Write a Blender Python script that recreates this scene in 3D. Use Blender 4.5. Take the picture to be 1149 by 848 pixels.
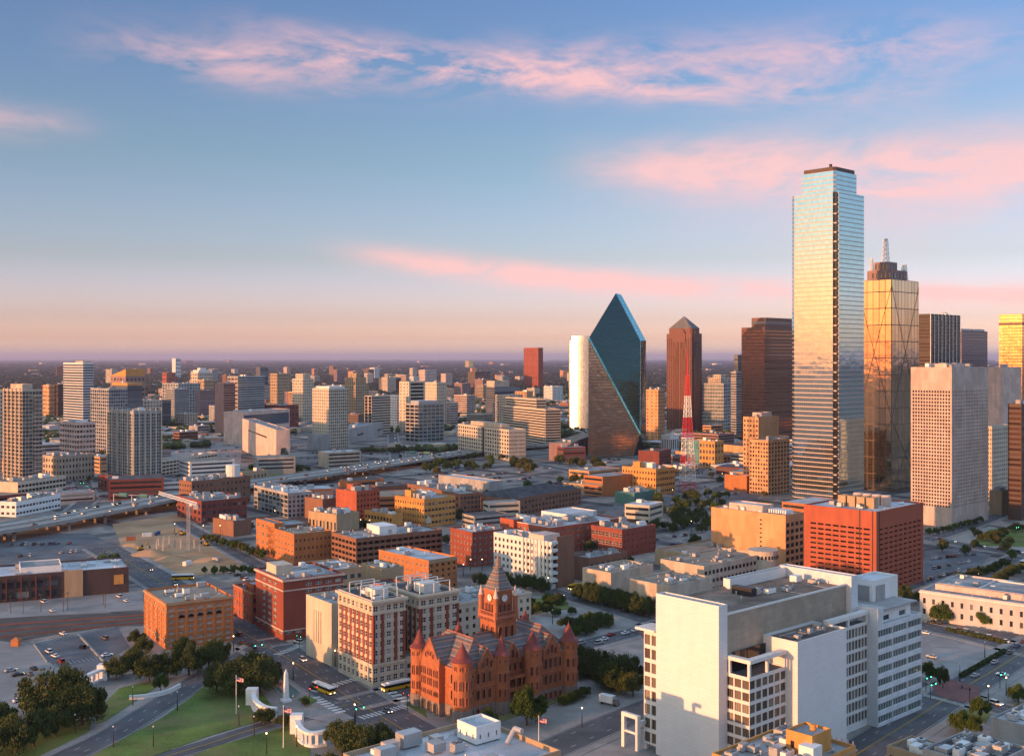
import bpy, math, random
from mathutils import Vector, Matrix
from math import sin, cos, pi, radians, atan2, sqrt
random.seed(7)
SC = bpy.context.scene
for _o in list(bpy.data.objects): bpy.data.objects.remove(_o)
COL = SC.collection
# ------------------------------------------------------------------ camera
H, F, CX, HY = 125.0, 1250.0, 574.5, 402.0      # eye height (m), focal length, centre column and horizon row of the photograph
cam = bpy.data.cameras.new('camera'); co = bpy.data.objects.new('camera', cam); COL.objects.link(co)
co.location = (0, 0, H); co.rotation_euler = (pi/2, 0, 0)
cam.sensor_width = 36; cam.lens = 36*F/1149; cam.shift_y = -22/1149; cam.clip_start = 1; cam.clip_end = 200000
SC.camera = co
# ------------------------------------------------------------------ sky, sun, exposure
SUN_AZ, SUN_EL = radians(-125.0), radians(4.6)   # azimuth clockwise from +Y
W = bpy.data.worlds.new('World'); SC.world = W; W.use_nodes = True
NT = W.node_tree; ND, LK = NT.nodes, NT.links
def wn(t, **k):
    n = ND.new(t)
    for a, b in k.items(): setattr(n, a, b)
    return n
def wm(op, a, b=None, c=None):
    n = ND.new('ShaderNodeMath'); n.operation = op
    for i, v in enumerate((a, b, c)):
        if v is None: continue
        if isinstance(v, (int, float)): n.inputs[i].default_value = v
        else: LK.new(v, n.inputs[i])
    return n.outputs[0]
sky = wn('ShaderNodeTexSky', sky_type='NISHITA', sun_disc=False, sun_elevation=SUN_EL, sun_rotation=SUN_AZ, altitude=150, air_density=1.0, dust_density=1.4)
tc = wn('ShaderNodeTexCoord'); sp = wn('ShaderNodeSeparateXYZ'); LK.new(tc.outputs['Generated'], sp.inputs[0])
X_, Y_, Z_ = sp.outputs
ramp = wn('ShaderNodeValToRGB'); el = ramp.color_ramp.elements
LK.new(wm('MULTIPLY', Z_, 2.5), ramp.inputs[0])
stops = [(0.0, (.36, .37, .92)), (.045, (.205, .185, .46)), (.0875, (.138, .128, .31)), (.22, (.084, .088, .155)), (.434, (.064, .077, .112)), (.77, (.052, .067, .112)), (.86, (.08, .10, .14)), (1, (.30, .29, .31))]
el[0].position, el[0].color = stops[0][0], (*stops[0][1], 1); el[1].position, el[1].color = 1, (*stops[-1][1], 1)
for p, c in stops[1:-1]:
    e = el.new(p); e.color = (*c, 1)
sc_ = wn('ShaderNodeVectorMath', operation='SCALE'); LK.new(ramp.outputs[0], sc_.inputs[0]); sc_.inputs['Scale'].default_value = 8
tint = wn('ShaderNodeVectorMath', operation='MULTIPLY'); LK.new(sky.outputs[0], tint.inputs[0]); LK.new(sc_.outputs[0], tint.inputs[1])
# eastern sky takes the cool-to-rose grade of a clear dusk, the west keeps its own glow
sd = (sin(SUN_AZ), cos(SUN_AZ))
west = wm('ADD', wm('MULTIPLY', X_, sd[0]), wm('MULTIPLY', Y_, sd[1]))
wmix = wn('ShaderNodeMapRange', interpolation_type='SMOOTHSTEP'); LK.new(west, wmix.inputs[0])
wmix.inputs[1].default_value = .15; wmix.inputs[2].default_value = .8
base = wn('ShaderNodeMix', data_type='RGBA'); LK.new(wmix.outputs[0], base.inputs[0]); LK.new(tint.outputs[0], base.inputs[6])
wt = wn('ShaderNodeVectorMath', operation='MULTIPLY'); LK.new(sky.outputs[0], wt.inputs[0])
wr = wn('ShaderNodeValToRGB'); we = wr.color_ramp.elements; LK.new(wm('MULTIPLY', Z_, 2.5), wr.inputs[0])
we[0].color = (.80, .48, .80, 1); we[1].position = 1; we[1].color = (.85, 1, 1, 1); q_ = we.new(.16); q_.color = (.68, .53, .62, 1); q_ = we.new(.36); q_.color = (.46, .62, .95, 1); q_ = we.new(.7); q_.color = (.5, .72, .95, 1)
LK.new(wr.outputs[0], wt.inputs[1])
LK.new(wt.outputs[0], base.inputs[7])
# clouds: long rose streaks, each a band over azimuth and elevation, broken up by noise on the cloud deck
az = wm('ARCTAN2', X_, Y_); elv = wm('ARCSINE', Z_)
cv = wn('ShaderNodeCombineXYZ'); LK.new(wm('MULTIPLY', az, 7.5), cv.inputs[0]); LK.new(wm('MULTIPLY', elv, 23.0), cv.inputs[1])
mpn = wn('ShaderNodeMapping'); mpn.inputs['Rotation'].default_value = (0, 0, .12); LK.new(cv.outputs[0], mpn.inputs[0])
def noise(scale, detail, rough, dist, off):
    m = wn('ShaderNodeVectorMath', operation='ADD'); LK.new(mpn.outputs[0], m.inputs[0]); m.inputs[1].default_value = off
    n = wn('ShaderNodeTexNoise'); n.inputs['Scale'].default_value = scale; n.inputs['Detail'].default_value = detail
    n.inputs['Roughness'].default_value = rough; n.inputs['Distortion'].default_value = dist
    LK.new(m.outputs[0], n.inputs['Vector']); return n.outputs[0]
n1 = noise(.95, 9, .62, .7, (3, 1, 0)); n2 = noise(.35, 4, .5, .2, (9, 4, 0)); n3 = noise(3.2, 6, .6, .4, (1, 7, 0))
def band(a, b, c, width, az0, az1, soft, gain, thr):
    # centre elevation a + b*az + c*az^2 (radians), half width, azimuth limits
    ctr = wm('ADD', wm('ADD', a, wm('MULTIPLY', az, b)), wm('MULTIPLY', wm('MULTIPLY', az, az), c))
    ctr = wm('ADD', ctr, wm('MULTIPLY', wm('SUBTRACT', n2, .5), width*1.3))
    d = wm('DIVIDE', wm('SUBTRACT', elv, ctr), width)
    g = wm('EXPONENT', wm('MULTIPLY', wm('MULTIPLY', d, d), -1.0))
    m1 = wn('ShaderNodeMapRange', interpolation_type='SMOOTHSTEP'); LK.new(az, m1.inputs[0]); m1.inputs[1].default_value = az0-soft; m1.inputs[2].default_value = az0+soft
    m2 = wn('ShaderNodeMapRange', interpolation_type='SMOOTHSTEP'); LK.new(az, m2.inputs[0]); m2.inputs[1].default_value = az1+soft; m2.inputs[2].default_value = az1-soft
    q = wm('MULTIPLY', wm('SUBTRACT', wm('ADD', wm('MULTIPLY', n1, .68), wm('MULTIPLY', n3, .32)), thr), gain)
    q = wm('MAXIMUM', wm('MULTIPLY', q, g), 0)
    return wm('MULTIPLY', wm('MULTIPLY', q, m1.outputs[0]), m2.outputs[0])
A_ = lambda u: math.atan((u-CX)/F)
E_ = lambda u, v: math.atan((HY-v)/sqrt(F*F+(u-CX)**2))
def fit(p):     # quadratic through three photo points
    (x1, y1), (x2, y2), (x3, y3) = [(A_(u), E_(u, v)) for u, v in p]
    d = (x1-x2)*(x1-x3)*(x2-x3)
    c = (x3*(y2-y1)+x2*(y1-y3)+x1*(y3-y2))/d
    b = (x3*x3*(y1-y2)+x2*x2*(y3-y1)+x1*x1*(y2-y3))/d
    return y1-b*x1-c*x1*x1, b, c
bands = [band(*fit([(120, 50), (560, 74), (1120, 48)]), .020, A_(150), A_(1110), .09, 3.6, .41),
         band(*fit([(300, 28), (650, 92), (1010, 102)]), .013, A_(330), A_(1000), .10, 3.0, .42),
         band(*fit([(640, 188), (900, 190), (1149, 185)]), .024, A_(700), A_(1700), .09, 3.2, .31),
         band(*fit([(380, 282), (700, 318), (1149, 330)]), .0105, A_(430), A_(1700), .08, 3.4, .27),
         band(*fit([(640, 215), (900, 225), (1149, 190)]), .05, A_(800), A_(1700), .2, .8, .15),
         band(*fit([(-400, 130), (0, 138), (300, 150)]), .012, A_(-700), A_(50), .08, 2.4, .34)]
cm = bands[0]
for b_ in bands[1:]: cm = wm('ADD', cm, b_)
cm = wm('MINIMUM', cm, .75)
cmix = wn('ShaderNodeMix', data_type='RGBA'); LK.new(cm, cmix.inputs[0]); LK.new(base.outputs[2], cmix.inputs[6])
cmix.inputs[7].default_value = (3.5, 1.9, 1.75, 1)
bg = ND['Background']; LK.new(cmix.outputs[2], bg.inputs[0]); bg.inputs[1].default_value = 0.15
sl = bpy.data.lights.new('sun', 'SUN'); sl.energy = 2.9; sl.angle = radians(.6); sl.color = (1, .43, .17)
so = bpy.data.objects.new('sun', sl); COL.objects.link(so)
sv = Vector((sin(SUN_AZ)*cos(SUN_EL), cos(SUN_AZ)*cos(SUN_EL), sin(SUN_EL)))
so.rotation_euler = sv.to_track_quat('Z', 'Y').to_euler(); so.location = sv*500
vs = SC.view_settings; vs.view_transform = 'Standard'; vs.look = 'None'; vs.exposure = 1.18; vs.gamma = 1; vs.use_curve_mapping = False
SC.cycles.max_bounces = 5; SC.cycles.diffuse_bounces = 2; SC.cycles.glossy_bounces = 3; SC.cycles.transmission_bounces = 2
SC.cycles.volume_bounces = 0; SC.cycles.transparent_max_bounces = 4; SC.cycles.use_denoising = True
SC.cycles.caustics_reflective = False; SC.cycles.caustics_refractive = False; SC.cycles.sample_clamp_indirect = 6
# ------------------------------------------------------------------ helpers
def gp(u, v, z=0.0):                 # the place whose height is z and which the photo shows at (u, v)
    d = F*(H-z)/(v-HY); return Vector(((u-CX)*d/F, d, z))
def scr(p): return CX+F*p[0]/p[1], HY+F*(H-p[2])/p[1]
def tag(o, label=None, cat=None, group=None, kind=None):
    if label: o['label'] = label
    if cat: o['category'] = cat
    if group: o['group'] = group
    if kind: o['kind'] = kind
    return o
def empty(name, loc, rz=0, *t):
    o = bpy.data.objects.new(name, None); COL.objects.link(o); o.location = loc; o.rotation_euler = (0, 0, rz)
    o.empty_display_size = .2
    tag(o, *t); return o
def link(name, me, parent=None, loc=(0, 0, 0), rz=0, scale=None):
    o = bpy.data.objects.new(name, me); COL.objects.link(o); o.parent = parent; o.location = loc; o.rotation_euler = (0, 0, rz)
    if scale: o.scale = scale
    return o
KIDS = {}
def copy_tree(o, parent=None, first=True):
    c = o.copy(); COL.objects.link(c); c.parent = parent
    for ch in CH(o): copy_tree(ch, c)
    return c
def CH(o):
    if o.name not in KIDS: KIDS[o.name] = [x for x in bpy.data.objects if x.parent == o]
    return KIDS[o.name]
class MB:
    def __init__(s): s.v = []; s.f = []; s.m = []
    def poly(s, pts, m=0):
        n = len(s.v); s.v += [tuple(p) for p in pts]; s.f.append(tuple(range(n, n+len(pts)))); s.m.append(m)
    def hexa(s, b, t, m=0):           # two rings of equal length, bottom and top, closed
        n = len(b); o = len(s.v); s.v += [tuple(p) for p in b]+[tuple(p) for p in t]
        for i in range(n):
            j = (i+1) % n; s.f.append((o+i, o+j, o+n+j, o+n+i)); s.m.append(m)
        s.f.append(tuple(o+i for i in reversed(range(n)))); s.m.append(m)
        s.f.append(tuple(o+n+i for i in range(n))); s.m.append(m)
    def box(s, x0, x1, y0, y1, z0, z1, m=0):
        s.hexa([(x0, y0, z0), (x1, y0, z0), (x1, y1, z0), (x0, y1, z0)], [(x0, y0, z1), (x1, y0, z1), (x1, y1, z1), (x0, y1, z1)], m)
    def prism(s, plan, z0, z1, m=0): s.hexa([(x, y, z0) for x, y in plan], [(x, y, z1) for x, y in plan], m)
    def cone(s, x, y, z0, z1, r0, r1, n=12, m=0, ph=0):
        c = [(cos(2*pi*i/n+ph), sin(2*pi*i/n+ph)) for i in range(n)]
        s.hexa([(x+a*r0, y+b*r0, z0) for a, b in c], [(x+a*max(r1, .01), y+b*max(r1, .01), z1) for a, b in c], m)
    def bar(s, a, b, r, m=0, n=4):    # straight bar between two points
        a, b = Vector(a), Vector(b); d = (b-a).normalized(); q = d.orthogonal().normalized(); w = d.cross(q)
        ring = [q*cos(2*pi*i/n+pi/4)*r+w*sin(2*pi*i/n+pi/4)*r for i in range(n)]
        s.hexa([a+p for p in ring], [b+p for p in ring], m)
    def build(s, name, mats, parent=None, smooth=False, loc=(0, 0, 0), rz=0):
        return link(name, s.mesh(name, mats, smooth), parent, loc, rz)
    def mesh(s, name, mats, smooth=False):
        me = bpy.data.meshes.new(name); me.from_pydata(s.v, [], s.f)
        if not isinstance(mats, (list, tuple)): mats = [mats]
        for x in mats: me.materials.append(x)
        if len(mats) > 1: me.polygons.foreach_set('material_index', s.m)
        if smooth: me.polygons.foreach_set('use_smooth', [True]*len(s.f))
        me.update(); return me
# ------------------------------------------------------------------ materials
def mat(name, col, rough=.85, var=.12, nscale=.25, metal=0, spec=.3, fine=0.10):
    m = bpy.data.materials.new(name); m.use_nodes = True; t = m.node_tree; b = t.nodes['Principled BSDF']
    b.inputs['Roughness'].default_value = rough; b.inputs['Metallic'].default_value = metal; b.inputs['Specular IOR Level'].default_value = spec
    tcn = t.nodes.new('ShaderNodeTexCoord'); src = tcn.outputs['Object']
    n = t.nodes.new('ShaderNodeTexNoise'); n.inputs['Scale'].default_value = nscale; n.inputs['Detail'].default_value = 5; mp_ = t.nodes.new('ShaderNodeMapping'); mp_.inputs['Scale'].default_value = (1, 1, .3); t.links.new(src, mp_.inputs[0]); t.links.new(mp_.outputs[0], n.inputs[0])
    n2_ = t.nodes.new('ShaderNodeTexNoise'); n2_.inputs['Scale'].default_value = 2.2; n2_.inputs['Detail'].default_value = 3; t.links.new(src, n2_.inputs[0])
    a = t.nodes.new('ShaderNodeMapRange'); t.links.new(n.outputs[0], a.inputs[0]); a.inputs[1].default_value = .3; a.inputs[2].default_value = .7
    a.inputs[3].default_value = 1-var; a.inputs[4].default_value = 1+var
    c = t.nodes.new('ShaderNodeMapRange'); t.links.new(n2_.outputs[0], c.inputs[0]); c.inputs[1].default_value = .3; c.inputs[2].default_value = .7
    c.inputs[3].default_value = 1-fine; c.inputs[4].default_value = 1+fine
    p = t.nodes.new('ShaderNodeMath'); p.operation = 'MULTIPLY'; t.links.new(a.outputs[0], p.inputs[0]); t.links.new(c.outputs[0], p.inputs[1])
    pv = p.outputs[0]
    if 'roof' in name or 'asphalt' in name or 'concrete' in name:       # patched felt, resurfaced strips
        vo = t.nodes.new('ShaderNodeTexVoronoi'); vo.distance = 'CHEBYCHEV'; vo.inputs['Scale'].default_value = .11; t.links.new(src, vo.inputs['Vector'])
        q1 = t.nodes.new('ShaderNodeSeparateColor'); t.links.new(vo.outputs['Color'], q1.inputs[0]); q2 = t.nodes.new('ShaderNodeMapRange'); t.links.new(q1.outputs[0], q2.inputs[0]); k_ = .22 if 'roof' in name else .12
        q2.inputs[3].default_value = 1-k_; q2.inputs[4].default_value = 1+k_; q3 = t.nodes.new('ShaderNodeMath'); q3.operation = 'MULTIPLY'; t.links.new(pv, q3.inputs[0]); t.links.new(q2.outputs[0], q3.inputs[1]); pv = q3.outputs[0]
    s = t.nodes.new('ShaderNodeVectorMath'); s.operation = 'SCALE'; s.inputs[0].default_value = col; t.links.new(pv, s.inputs['Scale'])
    t.links.new(s.outputs[0], b.inputs['Base Color']); return m
def glass(name, col, rough=.06, metal=.0, light=.12, lit=0.0, spec=.8, bump=.0):
    """window glass: each pane its own darkness (blinds, rooms), a few with a lamp on"""
    m = bpy.data.materials.new(name); m.use_nodes = True; t = m.node_tree; b = t.nodes['Principled BSDF']
    b.inputs['Roughness'].default_value = rough; b.inputs['Metallic'].default_value = metal; b.inputs['Specular IOR Level'].default_value = spec
    oi = t.nodes.new('ShaderNodeObjectInfo'); ge = t.nodes.new('ShaderNodeNewGeometry')
    ad = t.nodes.new('ShaderNodeMath'); ad.operation = 'ADD'; t.links.new(oi.outputs['Random'], ad.inputs[0]); t.links.new(ge.outputs['Random Per Island'], ad.inputs[1])
    fr = t.nodes.new('ShaderNodeMath'); fr.operation = 'FRACT'; t.links.new(ad.outputs[0], fr.inputs[0])
    r = t.nodes.new('ShaderNodeValToRGB'); e = r.color_ramp.elements; r.color_ramp.interpolation = 'CONSTANT'; t.links.new(fr.outputs[0], r.inputs[0])
    e[0].color = (*col, 1); e[1].position = .72; e[1].color = (*[min(1, c*1.0+light*.45) for c in col], 1)
    q = e.new(.45); q.color = (*[c*.6 for c in col], 1); q = e.new(.88); q.color = (col[0]+light*1.5, col[1]+light*1.4, col[2]+light*1.2, 1)
    t.links.new(r.outputs[0], b.inputs['Base Color'])
    if lit:
        g = t.nodes.new('ShaderNodeMath'); g.operation = 'LESS_THAN'; g.inputs[1].default_value = lit; t.links.new(fr.outputs[0], g.inputs[0])
        b.inputs['Emission Color'].default_value = (1, .62, .25, 1)
        k = t.nodes.new('ShaderNodeMath'); k.operation = 'MULTIPLY'; k.inputs[1].default_value = .55; t.links.new(g.outputs[0], k.inputs[0]); t.links.new(k.outputs[0], b.inputs['Emission Strength'])
    return m
def curtain(name, col, line, fh=3.9, lw=.22, mw=0, mlw=.06, rough=.06, metal=.9, dirv=(1, 1), wav=.25, linerough=.6, vary=.3):
    """mirror curtain wall: storey lines every fh metres, mullions every mw metres along x+y, panes set slightly out of true"""
    m = bpy.data.materials.new(name); m.use_nodes = True; t = m.node_tree; b = t.nodes['Principled BSDF']; L = t.links
    def M(op, a, c=None):
        n = t.nodes.new('ShaderNodeMath'); n.operation = op
        for i, v in enumerate((a, c)):
            if v is None: continue
            if isinstance(v, (int, float)): n.inputs[i].default_value = v
            else: L.new(v, n.inputs[i])
        return n.outputs[0]
    tcn = t.nodes.new('ShaderNodeTexCoord'); s = t.nodes.new('ShaderNodeSeparateXYZ'); L.new(tcn.outputs['Object'], s.inputs[0])
    fz = M('FRACT', M('DIVIDE', s.outputs[2], fh)); ln = M('LESS_THAN', fz, lw)
    hx = M('ADD', M('MULTIPLY', s.outputs[0], dirv[0]), M('MULTIPLY', s.outputs[1], dirv[1]))
    if mw: ln = M('MAXIMUM', ln, M('LESS_THAN', M('FRACT', M('DIVIDE', hx, mw)), mlw))
    cell = t.nodes.new('ShaderNodeCombineXYZ'); L.new(M('FLOOR', M('DIVIDE', hx, mw or 3.0)), cell.inputs[0]); L.new(M('FLOOR', M('DIVIDE', s.outputs[2], fh)), cell.inputs[1])
    wn_ = t.nodes.new('ShaderNodeTexWhiteNoise'); L.new(cell.outputs[0], wn_.inputs[0])
    v = M('ADD', M('MULTIPLY', wn_.outputs[0], vary), 1-vary/2)
    sc = t.nodes.new('ShaderNodeVectorMath'); sc.operation = 'SCALE'; sc.inputs[0].default_value = col; L.new(v, sc.inputs['Scale'])
    mx = t.nodes.new('ShaderNodeMix'); mx.data_type = 'RGBA'; L.new(ln, mx.inputs[0]); L.new(sc.outputs[0], mx.inputs[6]); mx.inputs[7].default_value = (*line, 1)
    L.new(mx.outputs[2], b.inputs['Base Color'])
    L.new(M('MULTIPLY', M('SUBTRACT', 1.0, ln), metal), b.inputs['Metallic'])
    L.new(M('ADD', M('MULTIPLY', ln, linerough-rough), rough), b.inputs['Roughness'])
    n = t.nodes.new('ShaderNodeTexNoise'); n.inputs['Scale'].default_value = .12; n.inputs['Detail'].default_value = 3; L.new(tcn.outputs['Object'], n.inputs[0])
    bu = t.nodes.new('ShaderNodeBump'); bu.inputs['Strength'].default_value = wav; bu.inputs['Distance'].default_value = .6; L.new(n.outputs[0], bu.inputs['Height'])
    L.new(bu.outputs[0], b.inputs['Normal']); return m
M = {}
M['orange_brick'] = mat('orange_brick', (.44, .17, .065)); M['red_brick'] = mat('red_brick', (.26, .070, .048)); M['dark_brick'] = mat('dark_brick', (.19, .055, .045))
M['brown_brick'] = mat('brown_brick', (.24, .12, .08)); M['tan_brick'] = mat('tan_brick', (.42, .30, .19)); M['vivid_brick'] = mat('vivid_brick', (.38, .10, .055))
M['beige'] = mat('beige_concrete', (.50, .41, .33)); M['cream'] = mat('cream_stone', (.58, .49, .39)); M['shade_grey_stone'] = mat('pale_limestone', (.52, .50, .50)); M['rosy'] = mat('rosy_concrete', (.50, .395, .35)); M['white'] = mat('white_stone', (.72, .70, .68), var=.06)
M['whitewall'] = mat('white_paint', (.78, .77, .77), var=.05); M['grey'] = mat('grey_concrete', (.36, .35, .35)); M['dgrey'] = mat('dark_concrete', (.14, .14, .15))
M['gold'] = mat('yellow_brick', (.58, .28, .085)); M['ochre'] = mat('ochre_concrete', (.62, .32, .16)); M['mauve'] = mat('mauve_stone', (.30, .19, .18)); M['black'] = mat('black_metal', (.025, .025, .03), .5)
M['brownstone'] = mat('polished_brown_granite', (.17, .075, .055), .4); M['pink'] = mat('pink_concrete', (.62, .46, .40)); M['greenwall'] = mat('green_panel', (.10, .22, .19))
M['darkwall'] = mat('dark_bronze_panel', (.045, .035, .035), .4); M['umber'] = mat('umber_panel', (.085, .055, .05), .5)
M['roof_grey'] = mat('grey_roof_felt', (.30, .30, .31), .9, .25, .15, fine=.2); M['roof_light'] = mat('pale_roof_membrane', (.50, .52, .56), .8, .15, .12, fine=.12)
M['roof_tan'] = mat('gravel_roof', (.33, .26, .20), .95, .25, .12, fine=.25); M['roof_dark'] = mat('dark_roof_felt', (.09, .09, .10), .9, .3, .15, fine=.2); M['roof_brown'] = mat('brown_gravel_roof', (.22, .16, .125), .95, .35, .16, fine=.35)
M['metal'] = mat('galvanised_metal', (.45, .46, .47), .45, metal=.4); M['steel_white'] = mat('white_painted_steel', (.8, .8, .78), .5); M['copper'] = mat('rusted_metal', (.30, .11, .06), .6)
M['glass'] = glass('window_glass', (.035, .04, .05)); M['glass_blind'] = glass('window_glass_with_blinds', (.035, .042, .05), light=.2); M['glass_lit'] = glass('window_glass_some_lit', (.03, .03, .035), lit=.035)
M['glass_dark'] = glass('dark_window_glass', (.012, .012, .015), light=.03, spec=.5); M['glass_teal'] = glass('teal_window_glass', (.05, .12, .14), .1, .35, light=.08)
M['glass_blue'] = glass('blue_window_glass', (.08, .12, .18), .1, .35, light=.1); M['glass_bronze'] = glass('bronze_window_glass', (.24, .12, .07), .1, .7, light=.05)
M['blind_brown'] = glass('brown_curtained_glass', (.13, .095, .065), .25, 0, light=.10, spec=.3)
M['open_dark'] = mat('dark_car_deck_interior', (.02, .018, .018), .9)  # near-black sheet standing in for shade inside open decks and deep openings
# ------------------------------------------------------------------ buildings
FOOT = []          # (centre, radius) of every footprint, so that nothing scattered lands in one
LAND = []          # (column, row, phrase) of named things, used to word labels
PANE = {}
def pane_mesh(w, h, gm, mull):
    k = (round(w, 2), round(h, 2), gm.name, mull)
    if k not in PANE:
        b = MB(); w_, h_ = k[0]/2, k[1]/2
        b.poly([(-w_, 0, -h_), (w_, 0, -h_), (w_, 0, h_), (-w_, 0, h_)])
        ms = [gm]
        if mull:
            ms.append(M[mull[0]]); t = .15; e = .05
            for x in (-w_+t/2, w_-t/2): b.box(x-t/2, x+t/2, -e, .0, -h_, h_, 1)
            for z in (-h_+t/2, h_-t/2): b.box(-w_, w_, -e-.002, .0, z-t/2, z+t/2, 1)
            for i in range(1, mull[1]): x = -w_+w*i/mull[1]; b.box(x-t/2, x+t/2, -e-.001, 0, -h_, h_, 1)
            for i in range(1, mull[2]): z = -h_+h*i/mull[2]; b.box(-w_, w_, -e-.003, 0, z-t/2, z+t/2, 1)
        PANE[k] = b.mesh('window', ms)
    return PANE[k]
def facade(mb, p, q, z0, z1, s, panes, mi=0):
    """wall with real openings: s = (columns, rows, width share, height share, options)"""
    p, q = Vector(p), Vector(q); w = (q-p).length; du = (q-p)/w; n = Vector((du.y, -du.x))
    P = lambda a, z, d=0: (p.x+du.x*a-n.x*d, p.y+du.y*a-n.y*d, z)
    def quad(a0, a1, b0, b1, d=0, m=mi):
        if a1-a0 > 1e-3 and b1-b0 > 1e-3: mb.poly([P(a0, b0, d), P(a1, b0, d), P(a1, b1, d), P(a0, b1, d)], m)
    if not s: quad(0, w, z0, z1); return
    nx, nz, fw, fh = s[:4]; o = s[4] if len(s) > 4 else {}
    mx, m0, m1, dep, sb = o.get('mx', 0), o.get('m0', 0), o.get('m1', 0), o.get('d', .35), o.get('sb', .5)
    skip = o.get('skip')
    cw = (w-2*mx)/nx; chh = (z1-m1-z0-m0)/nz; dm = o.get('rm', mi)
    last = 0
    for i in range(nx):
        a0 = mx+i*cw+(1-fw)/2*cw; a1 = a0+fw*cw
        quad(last, a0, z0, z1); last = a1; zl = z0
        for j in range(nz):
            if skip and skip(i, j): continue
            b0 = z0+m0+j*chh+(1-fh)*sb*chh; b1 = b0+fh*chh
            quad(a0, a1, zl, b0); zl = b1
            mb.poly([P(a0, b0), P(a1, b0), P(a1, b0, dep), P(a0, b0, dep)], dm); mb.poly([P(a0, b1, dep), P(a1, b1, dep), P(a1, b1), P(a0, b1)], dm)
            mb.poly([P(a0, b0), P(a0, b0, dep), P(a0, b1, dep), P(a0, b1)], dm); mb.poly([P(a1, b0, dep), P(a1, b0), P(a1, b1), P(a1, b1, dep)], dm)
            panes.append((P((a0+a1)/2, (b0+b1)/2, dep), atan2(du.y, du.x), a1-a0, b1-b0, o))
        quad(a0, a1, zl, z1)
    quad(last, w, z0, z1)
NWIN = [0]
def put_panes(root, panes, gm, cap=90, name='window'):
    """nearest panes as parts of their own, anything past the cap in one part"""
    panes = [x for x in panes if x[2] > .05 and x[3] > .05]
    mw = root.matrix_basis if hasattr(root, 'matrix_basis') else None
    c, s = cos(root.rotation_euler.z), sin(root.rotation_euler.z)
    def dist(x):
        a = x[0]; return (root.location.x+c*a[0]-s*a[1])**2+(root.location.y+s*a[0]+c*a[1])**2+(H-a[2])**2*2-(x[2]*x[3])*900
    if len(panes) > cap: panes.sort(key=dist)
    for x in panes[:cap]:
        o = link(name, pane_mesh(x[2], x[3], x[4].get('g', gm), x[4].get('mull')), root, x[0], x[1]); NWIN[0] += 1
    rest = {}
    for x in panes[cap:]:
        rest.setdefault((x[4].get('g', gm), x[4].get('mull')), []).append(x)
    for (g, mu), xs in rest.items():
        b = MB(); ms = [g]
        for x in xs:
            pm = pane_mesh(x[2], x[3], g, mu if len(xs) < 500 else None)
            R = Matrix.Translation(x[0]) @ Matrix.Rotation(x[1], 4, 'Z'); off = len(b.v)
            b.v += [tuple(R @ v.co) for v in pm.vertices]
            for f in pm.polygons: b.f.append(tuple(off+i for i in f.vertices)); b.m.append(f.material_index)
        if mu: ms.append(M[mu[0]])
        o = b.build('window_glazing', ms if len(ms) > 1 else ms[0], root); o['kind'] = 'stuff'
def roof_kit(root, x0, x1, y0, y1, z, n, rnd, big=1.0):
    """air handlers, pipes and hatches standing on a roof"""
    for i in range(n):
        w, d, h = rnd.uniform(1.6, 4.5)*big, rnd.uniform(1.4, 3.2)*big, rnd.uniform(.9, 2.4)*big
        if x1-x0 < w+1 or y1-y0 < d+1: continue
        x, y = rnd.uniform(x0, x1-w), rnd.uniform(y0, y1-d); b = MB()
        b.box(x, x+w, y, y+d, z+.25, z+.25+h, 0); b.box(x+.2, x+.5, y+.2, y+d-.2, z-.05, z+.25, 1); b.box(x+w-.5, x+w-.2, y+.2, y+d-.2, z-.05, z+.25, 1)
        if rnd.random() < .6:
            for k in range(2 if w > 2.6 else 1): b.cone(x+w*(k+.5)/(2 if w > 2.6 else 1), y+d/2, z+.25+h, z+.55+h, min(w/4, d/3), min(w/4, d/3)*.9, 10, 1)
        if rnd.random() < .5: b.box(x+w, x+w+1.8, y+d*.3, y+d*.6, z+.5, z+1.1, 0)
        if i % 2 == 0:
            pb = MB(); L_ = rnd.uniform(4, 12); px, py = rnd.uniform(x0, max(x0, x1-L_)), rnd.uniform(y0, y1)
            if rnd.random() < .5: pb.bar((px, py, z+.25), (min(px+L_, x1), py, z+.25), .11)
            else: pb.bar((x, y0, z+.25), (x, min(y0+L_, y1), z+.25), .11)
            pb.build('roof_pipe', M['metal'], root)
        vb = MB(); vx, vy = rnd.uniform(x0, x1), rnd.uniform(y0, y1); vb.cone(vx, vy, z-.02, z+.9, .22, .22, 8); vb.cone(vx, vy, z+.9, z+1.2, .4, .3, 8); vb.build('roof_vent', M['metal'], root)
        b.build('rooftop_unit', [M[rnd.choice(['metal', 'whitewall', 'grey', 'metal'])], M['dgrey']], root)
def dims(uL, uN, uR, vG, th):
    t = radians(th); s, c = sin(t), cos(t); D = F*H/(vG-HY); nx = (uN-CX)*D/F
    kL, kR = (uL-CX)/F, (uR-CX)/F
    return nx, D, (kR*D-nx)/(c-kR*s), (nx-kL*D)/(s+kL*c)
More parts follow.
